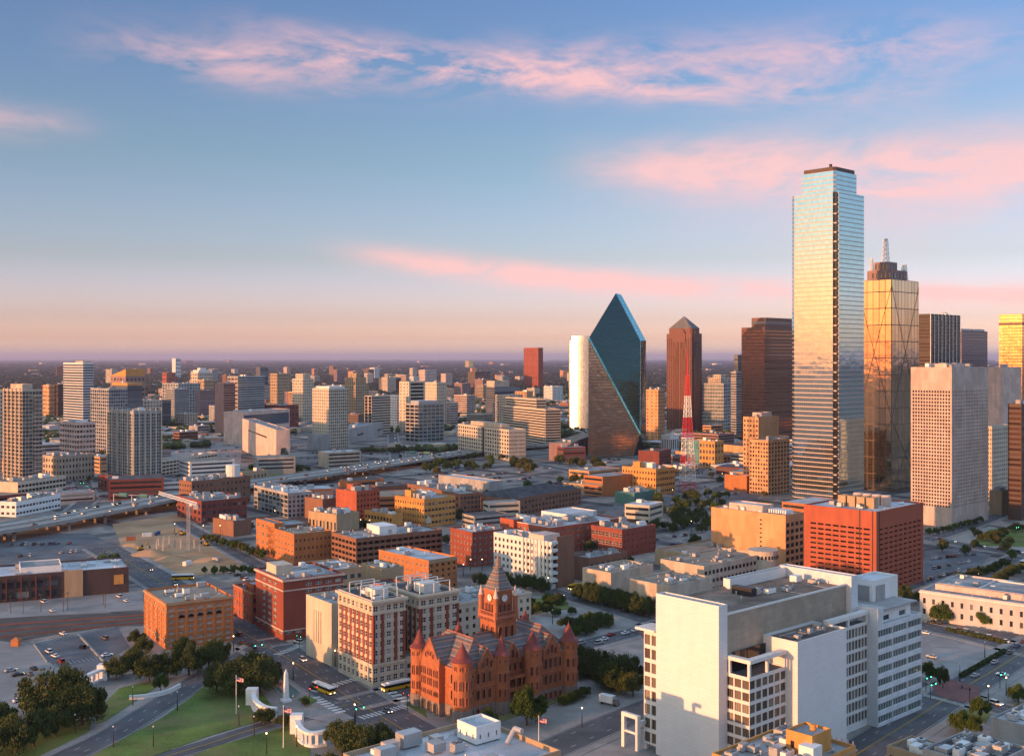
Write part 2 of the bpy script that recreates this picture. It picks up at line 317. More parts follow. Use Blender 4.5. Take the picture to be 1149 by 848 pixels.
def bld(name, label, cat, uL, uN, uR, vG, vT, th, wall, Ls=None, Rs=None, roof='roof_grey', gm='glass', par=.9, kit=3, cap=90, cornice=None, group=None, extra=None, minL=6, minW=6, base=None, floors=None, Wm=None, Lm=None, lobby=None):
    nx, D, Wd, Ld = dims(uL, uN, uR, vG, th); Wd = Wm or max(Wd, minW); Ld = Lm or max(Ld, minL)
    h = H-(vT-HY)*D/F
    root = empty(name, (nx, D, 0), radians(th), label, cat, group)
    rnd = random.Random(hash((int(uN*7), int(vG*3))) & 0xffff)
    mb = MB(); panes = []
    plan = [(0, 0), (Wd, 0), (Wd, Ld), (0, Ld)]
    specs = [Rs, None, None, Ls]
    z0 = 0
    for i in range(4):
        s = specs[i]; p, q = plan[i], plan[(i+1) % 4]
        if s:
            s = list(s); o = dict(s[4]) if len(s) > 4 else {}
            wl = (Vector(q)-Vector(p)).length
            if s[0] < 0: s[0] = max(1, round(wl/-s[0]))
            if s[1] < 0: s[1] = max(1, round((h-o.get('m0', 0)-o.get('m1', 0))/-s[1]))
            o.setdefault('m1', .8+par); s = s[:4]+[o]
        facade(mb, p, q, z0, h, s, panes)
    t = .45; zi = h-par
    inn = [(t, t), (Wd-t, t), (Wd-t, Ld-t), (t, Ld-t)]
    for i in range(4):
        j = (i+1) % 4
        mb.poly([(*plan[i], h), (*plan[j], h), (*inn[j], h), (*inn[i], h)]); mb.poly([(*inn[j], zi), (*inn[i], zi), (*inn[i], h), (*inn[j], h)])
    mb.build('wall', M[wall], root)
    r = MB(); r.poly([(*p, zi) for p in inn]); r.build('roof', M[roof], root)
    if cornice:
        cm_, cz, ch_, cp = cornice; b = MB()
        for a0, a1, c0, c1 in ((-cp, Wd+cp, -cp, -.002), (-cp, -.002, -.002, Ld+cp), (Wd+.002, Wd+cp, -.002, Ld+cp), (-.002, Wd+.002, Ld+.002, Ld+cp)): b.box(a0, a1, c0, c1, h-cz, h-cz+ch_)
        b.build('cornice', M[cm_], root)
    put_panes(root, panes, M[gm], cap)
    if kit and D < 1000: kit = int(kit*1.8)+1
    if kit: roof_kit(root, 1.5, Wd-1.5, 1.5, Ld-1.5, zi, kit, rnd, 1 if D < 700 else 1.6)
    cx, cy = nx+cos(radians(th))*Wd/2-sin(radians(th))*Ld/2, D+sin(radians(th))*Wd/2+cos(radians(th))*Ld/2
    FOOT.append((cx, cy, max(Wd, Ld)*.5))
    if extra: extra(root, Wd, Ld, h, rnd)
    return root, Wd, Ld, h
def core(name, label, cat, nx, D, Wd, Ld, h, th, wall, **k):
    """the same building maker, given its place and size instead of its outline in the photo"""
    uN = CX+nx*F/D; return bld(name, label, cat, 0, uN, 1, HY+F*H/D, HY+F*(H-h)/D, th, wall, Wm=Wd, Lm=Ld, **k)
def vol(root, x0, x1, y0, y1, z0, z1, wall, Ls=None, Rs=None, roof='roof_grey', gm='glass', par=.6, cap=90, bottom=False):
    """a lower or higher wing of the same building"""
    mb = MB(); panes = []; plan = [(x0, y0), (x1, y0), (x1, y1), (x0, y1)]; specs = [Rs, None, None, Ls]
    for i in range(4):
        s = specs[i]; p, q = plan[i], plan[(i+1) % 4]
        if s:
            s = list(s); o = dict(s[4]) if len(s) > 4 else {}; wl = (Vector(q)-Vector(p)).length
            if s[0] < 0: s[0] = max(1, round(wl/-s[0]))
            if s[1] < 0: s[1] = max(1, round((z1-z0-o.get('m0', 0)-o.get('m1', 0))/-s[1]))
            o.setdefault('m1', .5+par); s = s[:4]+[o]
        facade(mb, p, q, z0, z1, s, panes)
    t = .35; inn = [(x0+t, y0+t), (x1-t, y0+t), (x1-t, y1-t), (x0+t, y1-t)]
    for i in range(4):
        j = (i+1) % 4
        mb.poly([(*plan[i], z1), (*plan[j], z1), (*inn[j], z1), (*inn[i], z1)]); mb.poly([(*inn[j], z1-par), (*inn[i], z1-par), (*inn[i], z1), (*inn[j], z1)])
    if bottom: mb.poly([(*p, z0) for p in reversed(plan)])
    mb.build('wing', M[wall], root)
    r = MB(); r.poly([(*p, z1-par) for p in inn]); r.build('roof', M[roof], root)
    put_panes(root, panes, M[gm], cap)
def block(root, name, x0, x1, y0, y1, z0, z1, m):
    b = MB(); b.box(x0, x1, y0, y1, z0, z1); return b.build(name, M[m], root)
def S(nx, nz, fw, fh, **o):
    for a in ('g',):
        if a in o: o[a] = M[o[a]]
    return (nx, nz, fw, fh, o)
RB = lambda fl=3.9, fh=.5, **o: S(1, -fl, 1.0, fh, **o)
TW = 'office tower'; AP = 'apartment tower'; OB = 'office building'
# ---- the glass tower that rises over everything on the right
M['tower_glass'] = curtain('silver_green_mirror_glass', (.44, .60, .64), (.50, .40, .34), fh=3.95, lw=.20, mw=1.9, mlw=.04, rough=.05, metal=.95, wav=.12, vary=.12)
def big_tower():
    nx, D, Wd, Ld = dims(885, 939, 971.6, 568, 43); h = H+(HY-214)*D/F
    r = empty('glass_skyscraper', (nx, D, 0), radians(43), 'tallest silver green mirror glass skyscraper with stepped crown and notched corner', 'skyscraper')
    c = 3.2; k = 5.5
    plan = [(c, 0), (c, -0.0), (Wd-c, 0), (Wd-c, c), (Wd, c), (Wd, Ld-k), (Wd-k, Ld), (k, Ld), (0, Ld-k), (0, c*1.2), (c, c*1.2)]
    plan = [(c, 0), (Wd-c, 0), (Wd-c, c), (Wd, c), (Wd, Ld-k), (Wd-k, Ld), (k, Ld), (0, Ld-k), (0, c*1.2), (c, c*1.2)]
    b = MB(); b.prism(plan, 0, h); b.build('glass_shaft', M['tower_glass'], r)
    s = 3.6; p2 = [(s+2, s), (Wd-9.5, s), (Wd-9.5, Ld-11), (s, Ld-11), (s, s+2)]
    h2 = h+(214-190)*D/F; b = MB(); b.prism(p2, h, h2); b.build('glass_crown', M['tower_glass'], r)
    b = MB(); q = 1.2; p3 = [(x+(q if x < Wd/2 else -q), y+(q if y < Ld/2 else -q)) for x, y in p2]; b.prism(p3, h2, h2+3.6); b.build('dark_crown_band', M['umber'], r)
    z = 10; lm = MB(); lm.box(c-2.3, c-.25, .9, c*1.2-.25, 0, 1.2); lm = lm.mesh('corner_ledge', M['beige'])
    while z < h-4: link('corner_ledge', lm, r, (0, 0, z)); z += 7.9
    b = MB()
    for a0, a1, c0, c1 in ((.4, c-.002, .4, c*1.2-.002),): b.box(a0+1.3, a1, c0+.8, c1, 0, h-.5)
    b.build('notch_glazing', M['glass_dark'], r)
    b = MB(); b.box(Wd*.3, Wd*.34, Ld*.3, Ld*.34, h2+5.4, h2+8); b.build('roof_mast', M['black'], r)
    FOOT.append((nx, D+Ld*.7, 45))
big_tower()
# ---- faceted prism tower
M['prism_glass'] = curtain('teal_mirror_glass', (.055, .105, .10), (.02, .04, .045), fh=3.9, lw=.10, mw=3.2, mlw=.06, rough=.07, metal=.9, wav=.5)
M['prism_warm_reflection'] = curtain('teal_mirror_glass_lower_face', (.42, .32, .24), (.17, .10, .06), fh=3.9, lw=.22, mw=3.2, mlw=.10, rough=.12, metal=.8, wav=.5)  # warm horizon and ground reflection painted into the lower facet's glass colour
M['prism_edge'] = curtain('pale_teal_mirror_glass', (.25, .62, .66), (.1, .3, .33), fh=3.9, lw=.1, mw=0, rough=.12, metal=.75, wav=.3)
def prism_tower():
    def at(u, v, D): return Vector(((u-CX)*D/F, D, H-(v-HY)*D/F))
    def onplane(u, v, a, b, c):
        n = (b-a).cross(c-a); d = Vector(((u-CX)/F, 1, -(v-HY)/F)); o = Vector((0, 0, H)); return o+d*((a-o).dot(n)/d.dot(n))
    D0 = 1395; BL = at(660, 402+F*H/D0, D0); BR = at(711, 402+F*H/1432, 1432); S_ = at(660.5, 379.5, D0+2); Q = at(718, 487, 1438); T = at(718.5, 382, 1466)
    BL.z = BR.z = 0; A = onplane(691, 329, S_, Q, T); B = A+(at(697, 330.5, A.y+10)-A); T2 = at(725, 382.5, 1484); BRR = at(725, 402+F*H/1484, 1484); BRR.z = 0
    back = [Vector((BL.x+14, BL.y+58, 0)), Vector((BRR.x-4, BRR.y+52, 0))]
    bt = [Vector((p.x, p.y, 150)) for p in back]
    base = BL.copy(); r = empty('prism_skyscraper', base, 0, 'faceted teal glass prism skyscraper with pointed top and diagonal cut', 'skyscraper')
    L = lambda *p: [x-base for x in p]
    def face(name, m, *polys):
        b = MB()
        for p in polys: b.poly(L(*p))
        b.build(name, M[m], r)
    face('lower_facet', 'prism_warm_reflection', [BL, BR, Q, S_])
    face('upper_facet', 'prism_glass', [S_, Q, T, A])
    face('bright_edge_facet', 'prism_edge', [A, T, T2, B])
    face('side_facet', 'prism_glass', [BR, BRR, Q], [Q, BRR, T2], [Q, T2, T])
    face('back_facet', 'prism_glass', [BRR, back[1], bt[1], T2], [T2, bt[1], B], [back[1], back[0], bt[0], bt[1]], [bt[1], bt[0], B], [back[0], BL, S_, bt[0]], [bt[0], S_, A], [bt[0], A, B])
    b = MB(); b.bar(S_-base, Q-base, 1.5); b.bar(Q-base, T-base, .5); b.build('diagonal_edge_trim', M['prism_edge'], r)
    FOOT.append((BL.x+30, BL.y+30, 60))
prism_tower()
# ---- cross braced tower with masts
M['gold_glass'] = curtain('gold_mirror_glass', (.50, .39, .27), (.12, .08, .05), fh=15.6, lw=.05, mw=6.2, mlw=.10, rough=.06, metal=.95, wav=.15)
def renaissance(root, Wd, Ld, h, rnd):
    b = MB()
    for p, q, z0, z1 in ((0, 1, h*.34, h*.97), (1, 0, h*.34, h*.97), (0, 1, 0, h*.34), (1, 0, 0, h*.34)):
        b = MB(); b.bar((Wd*p, -.25, z0), (Wd*q, -.25, z1), .16); b.build('diagonal_brace', M['umber'], root)
        b = MB(); b.bar((-.25, Ld*p, z0), (-.25, Ld*q, z1), .16); b.build('diagonal_brace', M['umber'], root)
    vol(root, Wd*.05, Wd*.62, Ld*.05, Ld*.75, h, h+9, 'mauve', Ls=S(6, 1, .5, .6, m1=1), Rs=S(5, 1, .5, .6, m1=1), roof='roof_dark')
    vol(root, Wd*.12, Wd*.45, Ld*.2, Ld*.6, h+9, h+17, 'mauve', Ls=S(4, 1, .5, .7, m1=1), Rs=S(3, 1, .5, .7, m1=1), roof='roof_dark')
    for (x, y, z0, z1, w) in ((Wd*.28, Ld*.4, h+17, h+38, 2.6), (Wd*.9, Ld*.35, h, h+15, 2.8), (Wd*.7, Ld*.2, h, h+9, 1.6), (Wd*.15, Ld*.7, h+9, h+20, 1.3), (Wd*.8, Ld*.6, h, h+7, 1.6)):
        lattice(root, 'lattice_mast', x, y, z0, z1, w, w*.6, 5, .28, ['steel_white'], True)
def lattice(root, name, x, y, z0, z1, w0, w1, n, r, mats, dish=False, seg=None):
    ms = [M[m] for m in mats]; P = lambda i, c: Vector((x+(w0+(w1-w0)*i/n)*[-1, 1, 1, -1][c], y+(w0+(w1-w0)*i/n)*[-1, -1, 1, 1][c], z0+(z1-z0)*i/n))
    for k in range(len(ms) if seg is None else len(seg)):
        b = MB(); i0, i1 = (0, n) if seg is None else seg[k][:2]
        for i in range(i0, i1):
            for c in range(4):
                d = (c+1) % 4
                b.bar(P(i, c), P(i+1, c), r); b.bar(P(i, c), P(i, d), r*.7); b.bar(P(i, c), P(i+1, d), r*.6); b.bar(P(i, d), P(i+1, c), r*.6)
        if dish and k == 0:
            b.cone(x, y, z1, z1+1.5, w1*1.2, w1*1.5, 12)
        b.build(name, ms[0] if seg is None else M[seg[k][2]], root)
def curtain_box(name, label, cat, uL, uN, uR, vG, vT, th, m, roof='roof_dark', extra=None, sub=None):
    nx, D, Wd, Ld = dims(uL, uN, uR, vG, th); Wd, Ld = max(Wd, 10), max(Ld, 10); h = H-(vT-HY)*D/F
    r = empty(name, (nx, D, 0), radians(th), label, cat)
    b = MB(); b.prism([(0, 0), (Wd, 0), (Wd, Ld), (0, Ld)], 0, h-.4); b.build('glass_shaft', M[m], r)
    b = MB(); b.box(.5, Wd-.5, .5, Ld-.5, h-.4, h); b.build('roof', M[roof], r)
    FOOT.append((nx, D+Ld*.6, max(Wd, Ld)*.7))
    if extra: extra(r, Wd, Ld, h, random.Random(3))
    return r, Wd, Ld, h
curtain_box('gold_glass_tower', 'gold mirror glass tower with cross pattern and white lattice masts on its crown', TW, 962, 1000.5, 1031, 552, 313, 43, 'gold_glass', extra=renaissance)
# ---- the downtown cluster
def stripes(root, Wd, Ld, h, rnd):
    b = MB(); n = 8
    for i in range(n+1): b.box(Wd*i/n-.35, Wd*i/n+.35, -.6, 0-.01, 0, h)
    b.build('white_pilaster', M['steel_white'], root)
bld('black_glass_tower', 'black glass tower with thin white vertical stripes behind the beige grid tower', TW, 1026, 1044, 1077, 520, 352, 43, 'darkwall', Ls=RB(4, .45), Rs=S(8, -4, .8, .6), gm='glass_dark', roof='roof_dark', extra=stripes, kit=2)
bld('striped_glass_tower', 'short blue and rose banded glass tower left of the gold one', TW, 1070, 1079, 1108, 500, 371, 40, 'mauve', Ls=RB(4, .6), Rs=RB(4, .6), gm='glass_blue', roof='roof_dark', extra=lambda r, W_, L_, h, n: block(r, 'roof_box', 3, W_-3, 3, L_-3, h, h+3, 'metal'))
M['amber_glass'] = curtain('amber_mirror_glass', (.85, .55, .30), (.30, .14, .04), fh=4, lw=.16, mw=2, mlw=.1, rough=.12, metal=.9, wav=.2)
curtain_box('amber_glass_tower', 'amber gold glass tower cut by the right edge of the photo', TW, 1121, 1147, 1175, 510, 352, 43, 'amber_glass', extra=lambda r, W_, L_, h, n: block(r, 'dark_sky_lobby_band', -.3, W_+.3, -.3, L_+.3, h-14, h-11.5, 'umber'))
def slabstripes(root, Wd, Ld, h, rnd):
    b = MB()
    for i in range(3): b.box(-.5, 0-.01, Ld*(i+.3)/3-.6, Ld*(i+.3)/3+.6, 0, h)
    b.build('wall_pier', M['pink'], root)
bld('blank_slab_tower', 'plain slab tower with pale orange piers behind the old stone hotel', TW, 1106, 1124, 1146, 535, 412, 43, 'pink', roof='roof_grey', extra=slabstripes, kit=3)
def dishes(root, Wd, Ld, h, rnd):
    for i in range(4):
        b = MB(); x, y = Wd*(.15+.12*i), Ld*(.3+.1*i); b.cone(x, y, h-.6, h+1.6, .25, .25, 6); b.cone(x, y-.4, h+1.5, h+2.9, .3, 1.9, 14); b.build('satellite_dish', M['steel_white'], root)
    block(root, 'plant_room', Wd*.25, Wd*.75, Ld*.35, Ld*.75, h-.9, h+2.6, 'pink')
bld('beige_grid_tower', 'tall beige tower with deep square window grid on two faces', TW, 1022, 1068, 1109, 592, 412, 43, 'rosy', Ls=S(14, 33, .60, .62, m0=14, m1=17, mx=1, d=1.2, g='open_dark', rm=0), Rs=S(22, 33, .40, .62, m0=14, m1=17, mx=1, d=1.8, g='open_dark'), roof='roof_grey', gm='glass_dark', kit=6, extra=dishes, cap=95)
bld('stone_hotel', 'old cream stone hotel in the gap between the beige grid tower and dark bronze tower', 'hotel', 1108, 1113, 1133, 562, 478, 43, 'cream', Ls=S(3, -4, .4, .5), Rs=S(9, -4, .4, .5), kit=4)
bld('stone_annex', 'short blank tan block at the foot of the old stone hotel', OB, 1110, 1124, 1134, 578, 551, 43, 'tan_brick', kit=2)
bld('bronze_tower', 'dark bronze office tower at the right edge above the park', TW, 1131, 1146, 1180, 584, 453, 43, 'umber', Ls=RB(4, .5, m0=9), Rs=RB(4, .5, m0=9), gm='glass_bronze', roof='roof_dark', kit=3)
def capbox(root, Wd, Ld, h, rnd):
    vol(root, Wd*.10, Wd*.95, Ld*.1, Ld*.7, h, h+14, 'brownstone', roof='roof_dark', Ls=S(1, 1, 1, .35, m0=1, m1=1, g='glass_blue'), Rs=S(1, 1, 1, .35, m0=1, m1=1, g='glass_blue'))
bld('brown_granite_tower', 'wide brown granite tower with rows of small lit windows left of the tallest tower', TW, 832, 858, 893, 500, 367, 43, 'brownstone', Ls=S(15, 34, .62, .5, g='glass_bronze', m1=3), Rs=S(1, 34, 1, .45, g='glass_bronze', m1=3), gm='glass_bronze', roof='roof_dark', extra=capbox, kit=0)
bld('thin_dark_tower', 'thin dark banded tower squeezed left of the brown granite tower', TW, 824, 828, 836, 490, 398, 43, 'dgrey', Ls=RB(4), Rs=RB(4), kit=1)
bld('lower_dark_tower', 'lower grey banded tower in front of the thin dark tower', TW, 820, 826, 834, 492, 417, 43, 'grey', Ls=RB(4), Rs=RB(4), kit=1)
def crown(root, Wd, Ld, h, rnd):
    # chamfered shoulders, arched gables and a pyramid roof
    k = Wd*.16; b = MB(); D_ = 13
    b.prism([(k, k*.4), (Wd-k, k*.4), (Wd-k*.4, k), (Wd-k*.4, Ld-k), (Wd-k, Ld-k*.4), (k, Ld-k*.4), (k*.4, Ld-k), (k*.4, k)], h, h+9); b.build('crown_drum', M['brownstone'], root)
    b = MB(); n = [(k, k*.4), (Wd-k, k*.4), (Wd-k*.4, k), (Wd-k*.4, Ld-k), (Wd-k, Ld-k*.4), (k, Ld-k*.4), (k*.4, Ld-k), (k*.4, k)]
    b.hexa([(x, y, h+9) for x, y in n], [(Wd/2+(x-Wd/2)*.03, Ld/2+(y-Ld/2)*.03, h+9+20) for x, y in n]); b.build('pyramid_roof', M['dgrey'], root)
    for face in (0, 1):
        b = MB(); cx = (Wd if face == 0 else Ld)/2; rr = cx*.52; pts = [(cx-rr, h-14)]+[(cx-rr*cos(pi*i/12), h-3+rr*.85*sin(pi*i/12)) for i in range(13)]+[(cx+rr, h-14)]
        f = [((a, -1.2, z) if face == 0 else (-1.2, a, z)) for a, z in pts]; g = [((a, 1.5, z) if face == 0 else (1.5, a, z)) for a, z in pts]
        b.hexa(f, g) if face else b.hexa(g, f); b.build('arched_gable', M['brownstone'], root)
    b = MB(); w = .9
    for i, (t_, zz) in enumerate(((.28, .80), (.36, .88), (.44, .96), (.56, .96), (.64, .88), (.72, .80))):
        b.box(Wd*t_-1.3, Wd*t_+1.3, -1.1, -.02, h*.05, h*zz-6); b.box(-1.1, -.02, Ld*t_-1.3, Ld*t_+1.3, h*.05, h*zz-6)
    b.build('stepped_bay', M['brownstone'], root)
bld('pyramid_tower', 'brown granite tower with arched gables and a pyramid roof behind the radio mast', TW, 748, 776, 787.5, 487, 374, 43, 'brownstone', Ls=S(12, 42, .5, .5, g='glass_dark', m0=8, m1=8), Rs=S(8, 42, .5, .5, g='glass_dark', m0=8, m1=8), gm='glass_dark', roof='roof_dark', kit=0, extra=crown)
def steps3(root, Wd, Ld, h, rnd):
    vol(root, Wd*.12, Wd*.8, Ld*.2, Ld*.8, h, h+9, 'beige', Ls=S(7, 2, .5, .6), Rs=S(5, 2, .5, .6)); vol(root, Wd*.3, Wd*.65, Ld*.3, Ld*.7, h+9, h+14, 'cream', Ls=S(4, 1, .5, .6), Rs=S(3, 1, .5, .6))
bld('green_glass_tower', 'grey grid tower with greenish glass and stepped beige top right of the pyramid tower', TW, 787, 812, 826, 487, 430, 60, 'grey', Ls=S(14, 14, .72, .6, g='glass_teal'), Rs=S(6, 14, .72, .6, g='glass_teal'), gm='glass_teal', extra=steps3, kit=3)
bld('orange_slab_tower', 'narrow orange slab tower with a windowed side just right of the teal prism', AP, 724.5, 738.5, 746, 500, 437, 43, 'ochre', Ls=S(3, 16, .3, .35), Rs=S(6, 16, .55, .55), kit=3)
# white curved reflective tower behind the prism
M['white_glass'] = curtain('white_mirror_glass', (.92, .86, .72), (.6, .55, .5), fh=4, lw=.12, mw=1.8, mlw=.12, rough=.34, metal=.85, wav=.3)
def curved_tower():
    D = 1250*125/(484-402.); x0, x1 = (639.5-CX)*D/F, (662-CX)*D/F; h = H-(377-HY)*D/F
    r = empty('curved_glass_tower', (x0, D, 0), 0, 'white reflective curved glass tower glowing behind the teal prism', TW)
    pts = [((x1-x0+26)*t, -9*sin(pi*min(1, t*1.15))+0) for t in [i/14 for i in range(15)]]
    pts += [(x1-x0+26, 34), (0, 34)]
    b = MB(); b.prism(pts, 0, h-8); b.build('glass_shaft', M['white_glass'], r)
    b = MB(); b.prism([(x*.93+3, y*.9+2) for x, y in pts], h-8, h); b.build('glass_crown', M['white_glass'], r); FOOT.append((x0+25, D+15, 40))
curved_tower()
# hotel pair in front of the brown granite tower
bld('orange_hotel', 'orange hotel block with punched white windows in front of the brown granite tower', 'hotel', 834, 851, 874, 545, 468, 43, 'ochre', Ls=S(5, 14, .5, .45, g='glass_blind'), Rs=None, kit=2, extra=lambda r, W_, L_, h, n: vol(r, W_*.3, W_*.8, L_*.2, L_*.8, h, h+4, 'pink'))
bld('striped_hotel', 'lower orange hotel block striped with balconies beside the tallest tower', 'hotel', 841, 862, 886, 556, 494, 43, 'ochre', Ls=S(7, 13, .6, .6, g='glass_blind'), Rs=S(7, 13, .6, .6), kit=3)
bld('salmon_low_block', 'low salmon brick block at the foot of the orange hotels', OB, 813, 838, 846, 552, 534, 43, 'orange_brick', kit=1, roof='roof_light')
bld('mural_building', 'low building painted yellow and blue behind the radio mast', OB, 771, 802, 812, 525, 495, 50, 'gold', Ls=S(9, 4, .55, .55, g='glass_blue'), Rs=S(3, 4, .5, .5), roof='roof_light', kit=3, extra=lambda r, W_, L_, h, n: block(r, 'painted_panel', -.15, -.02, L_*.55, L_, 1, h-.3, 'prism_edge'))
bld('courtyard_garage', 'brown low garage with a dark roof opening behind the mural building', 'garage', 778, 806, 824, 512, 487, 43, 'mauve', Ls=RB(3.5, .5, g='open_dark'), Rs=RB(3.5, .5, g='open_dark'), roof='roof_dark', kit=2)
bld('prism_podium', 'low brown arcaded podium at the left foot of the teal prism', OB, 616, 640, 672, 517, 497, 75, 'mauve', Ls=None, Rs=S(9, 1, .7, .6, g='glass_dark', m0=1), roof='roof_tan', kit=3)
bld('white_low_block', 'small white and black block right of the orange slab tower', OB, 742, 752, 762, 508, 488, 43, 'whitewall', Ls=S(5, 1, .5, .6), Rs=S(4, 1, .6, .6), kit=1)
# golden brick twins
def arch_sign(root, Wd, Ld, h, rnd):
    b = MB(); n = 12; c = 4.0
    pts = [(c+2.6*cos(pi*i/n), 3+5.4*sin(pi*i/n)) for i in range(n+1)]
    b.hexa([(x, -.3, z) for x, z in pts], [(x, -.02, z) for x, z in pts]); b.build('arched_entrance', M['cream'], root)
    vol(root, Wd*.05, Wd*.25, Ld*.5, Ld*.7, h-.9, h+5, 'gold'); vol(root, Wd*.35, Wd*.55, Ld*.3, Ld*.75, h-.9, h+4, 'whitewall')
for lb, uL, uN, uR, vG, vT, lo in (('golden brick office block with a pale arched entrance left of the radio mast', 698, 736, 757, 556, 526, 690), ('golden brick office block with a pale arched entrance below the freeway', 443, 476, 511, 592, 560, 410)):
    bld('gold_office', lb, OB, uL, uN, uR, vG, vT, 45, 'gold', Ls=S(12, 4, .45, .42, m0=1), Rs=S(9, 4, .8, .4, m0=1), extra=arch_sign, kit=4, floors=4, group=None)
bld('gold_garage', 'low golden garage wing left of the golden office block below the freeway', 'garage', 409, 440, 452, 595, 577, 45, 'gold', Ls=S(9, 2, .6, .5, g='open_dark'), Rs=None, kit=2)
bld('teal_shed_hall', 'low pale green workshop with a white roof below the golden office block', 'workshop', 690, 712, 735, 566, 553, 50, 'greenwall', roof='roof_light', kit=5)
bld('long_pale_shed', 'long low tan shed left of the pale green workshop', 'shed', 632, 655, 672, 553, 543, 50, 'tan_brick', roof='roof_tan', kit=2)
# ---- bank of lit office blocks, centre
def wings(root, Wd, Ld, h, rnd):
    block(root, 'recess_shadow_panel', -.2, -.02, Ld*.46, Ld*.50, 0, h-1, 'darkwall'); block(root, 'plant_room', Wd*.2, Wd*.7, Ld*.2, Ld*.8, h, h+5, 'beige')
bld('beige_twin_wing_office', 'wide beige grid office in two wings above the freeway', OB, 514, 571, 590, 517, 482, 28, 'cream', Ls=S(22, 7, .6, .6, m0=3), Rs=S(14, 7, .55, .55, m0=3), extra=wings, kit=2)
bld('stepped_band_office', 'stepped cream banded office terrace left of the white glowing tower', OB, 564, 612, 629, 499, 459, 25, 'cream', Ls=RB(4, .5), Rs=RB(4, .5), gm='glass_dark', kit=1, extra=lambda r, W_, L_, h, n: vol(r, W_*.15, W_*.8, L_*.25, L_*.98, h, h+13, 'cream', Ls=RB(4, .5), Rs=RB(4, .5), gm='glass_dark'))
def fluted(root, Wd, Ld, h, rnd):
    b = MB()
    for i in range(7): b.box(-.9, -.02, Ld*i/6-.8, Ld*i/6+.8, 0, h); b.box(Wd*i/6-.8, Wd*i/6+.8, -.9, -.02, 0, h)
    b.build('vertical_rib', M['vivid_brick'], root)
bld('lone_red_tower', 'lone ribbed red tower standing on the far skyline left of the white glowing tower', TW, 588, 604, 609, 437, 390, 35, 'vivid_brick', Ls=RB(5, .4), Rs=RB(5, .4), gm='glass_bronze', roof='roof_dark', extra=fluted, kit=0)
bld('blue_glass_tower', 'blue glass tower with a banded cream left edge near the red tower', TW, 545, 555, 584, 472, 434, 43, 'dgrey', Ls=RB(5, .5), Rs=S(1, 8, .97, .93, g='glass_blue'), gm='glass_blue', kit=1, extra=lambda r, W_, L_, h, n: vol(r, 0, W_*.55, 0.2, L_*.9, h, h+12, 'beige', roof='roof_grey'))
bld('grey_frame_tower', 'dark green glass tower in a pale square frame grid beside the freeway', TW, 455, 470, 498, 496, 453, 43, 'grey', Ls=S(3, 10, .85, .7, g='glass_dark'), Rs=S(6, 10, .85, .68, g='glass_teal'), gm='glass_teal', extra=lambda r, W_, L_, h, n: block(r, 'roof_screen', W_*.1, W_*.9, L_*.2, L_*.8, h-.5, h+4, 'metal'), kit=0)
bld('cream_edge_tower', 'dark tower with a tall cream left wall behind the pale framed tower', TW, 448, 459, 477, 486, 428, 43, 'cream', Ls=S(3, 15, .3, .4), Rs=S(1, 14, .8, .6, g='glass_dark'), kit=1)
bld('cream_slab_tower', 'pale cream slab tower right behind the cream edged dark tower', TW, 474, 490, 501, 482, 429, 43, 'cream', Ls=S(6, 14, .35, .4), Rs=S(5, 14, .5, .5), kit=2)
bld('banded_square_office', 'square office with bright cream bands standing on the grey podium', OB, 409, 417, 438, 489, 444, 55, 'cream', Ls=S(2, 12, .8, .9, g='glass_dark', m1=1), Rs=RB(4.2, .5), gm='glass_dark', kit=3)
bld('long_grey_podium', 'long grey low podium under the bright banded office', OB, 345, 366, 436, 505, 487, 82, 'grey', Ls=None, Rs=S(3, 1, .3, .15), roof='roof_grey', kit=3)
bld('white_grid_tower', 'big pale apartment tower with a fine window grid left of the grey podium', AP, 350.5, 369, 391, 504, 436, 48, 'cream', Ls=S(9, 19, .45, .55), Rs=S(10, 19, .6, .6), kit=4, extra=lambda r, W_, L_, h, n: block(r, 'roof_screen', W_*.1, W_*.9, L_*.1, L_*.9, h-.9, h+3, 'white'))
def setbacks(root, Wd, Ld, h, rnd):
    vol(root, Wd*.1, Wd*.9, Ld*.1, Ld*.9, h, h+14, 'tan_brick', Ls=S(5, 3, .5, .5), Rs=S(5, 3, .5, .5)); vol(root, Wd*.3, Wd*.7, Ld*.25, Ld*.7, h+14, h+22, 'tan_brick', Ls=S(3, 2, .5, .5), Rs=S(3, 2, .5, .5))
bld('stepped_tan_tower', 'tan residential tower with stepped top behind the banded office', AP, 384, 399, 414, 476, 432, 43, 'tan_brick', Ls=S(7, 14, .5, .5), Rs=S(6, 14, .5, .5), extra=setbacks, kit=0)
bld('stepped_cream_tower', 'cream residential tower with stepped top left of the big pale tower', AP, 328, 340, 352, 478, 425, 43, 'cream', Ls=S(6, 16, .5, .5), Rs=S(6, 16, .5, .5), extra=lambda r, W_, L_, h, n: vol(r, W_*.15, W_*.85, L_*.15, L_*.85, h, h+9, 'cream', Ls=S(4, 2, .5, .5), Rs=S(4, 2, .5, .5)), kit=0)
bld('long_black_office', 'wide black glass office block on the skyline behind the banded office', OB, 425, 431, 450, 441, 424, 70, 'dgrey', Ls=None, Rs=S(1, 1, .96, .8, g='glass_dark', m0=3), kit=0)
bld('far_pink_office', 'pink square office on the skyline above the cream edged tower', OB, 470, 477, 490, 432, 415, 60, 'pink', Ls=S(5, 5, .4, .5), Rs=S(9, 5, .4, .5), kit=1)
bld('far_pink_cube', 'small pale office cube left of the pink skyline office', OB, 459.5, 463, 468, 428, 413, 60, 'cream', Ls=S(3, 5, .4, .5), Rs=S(4, 5, .4, .5), kit=1)
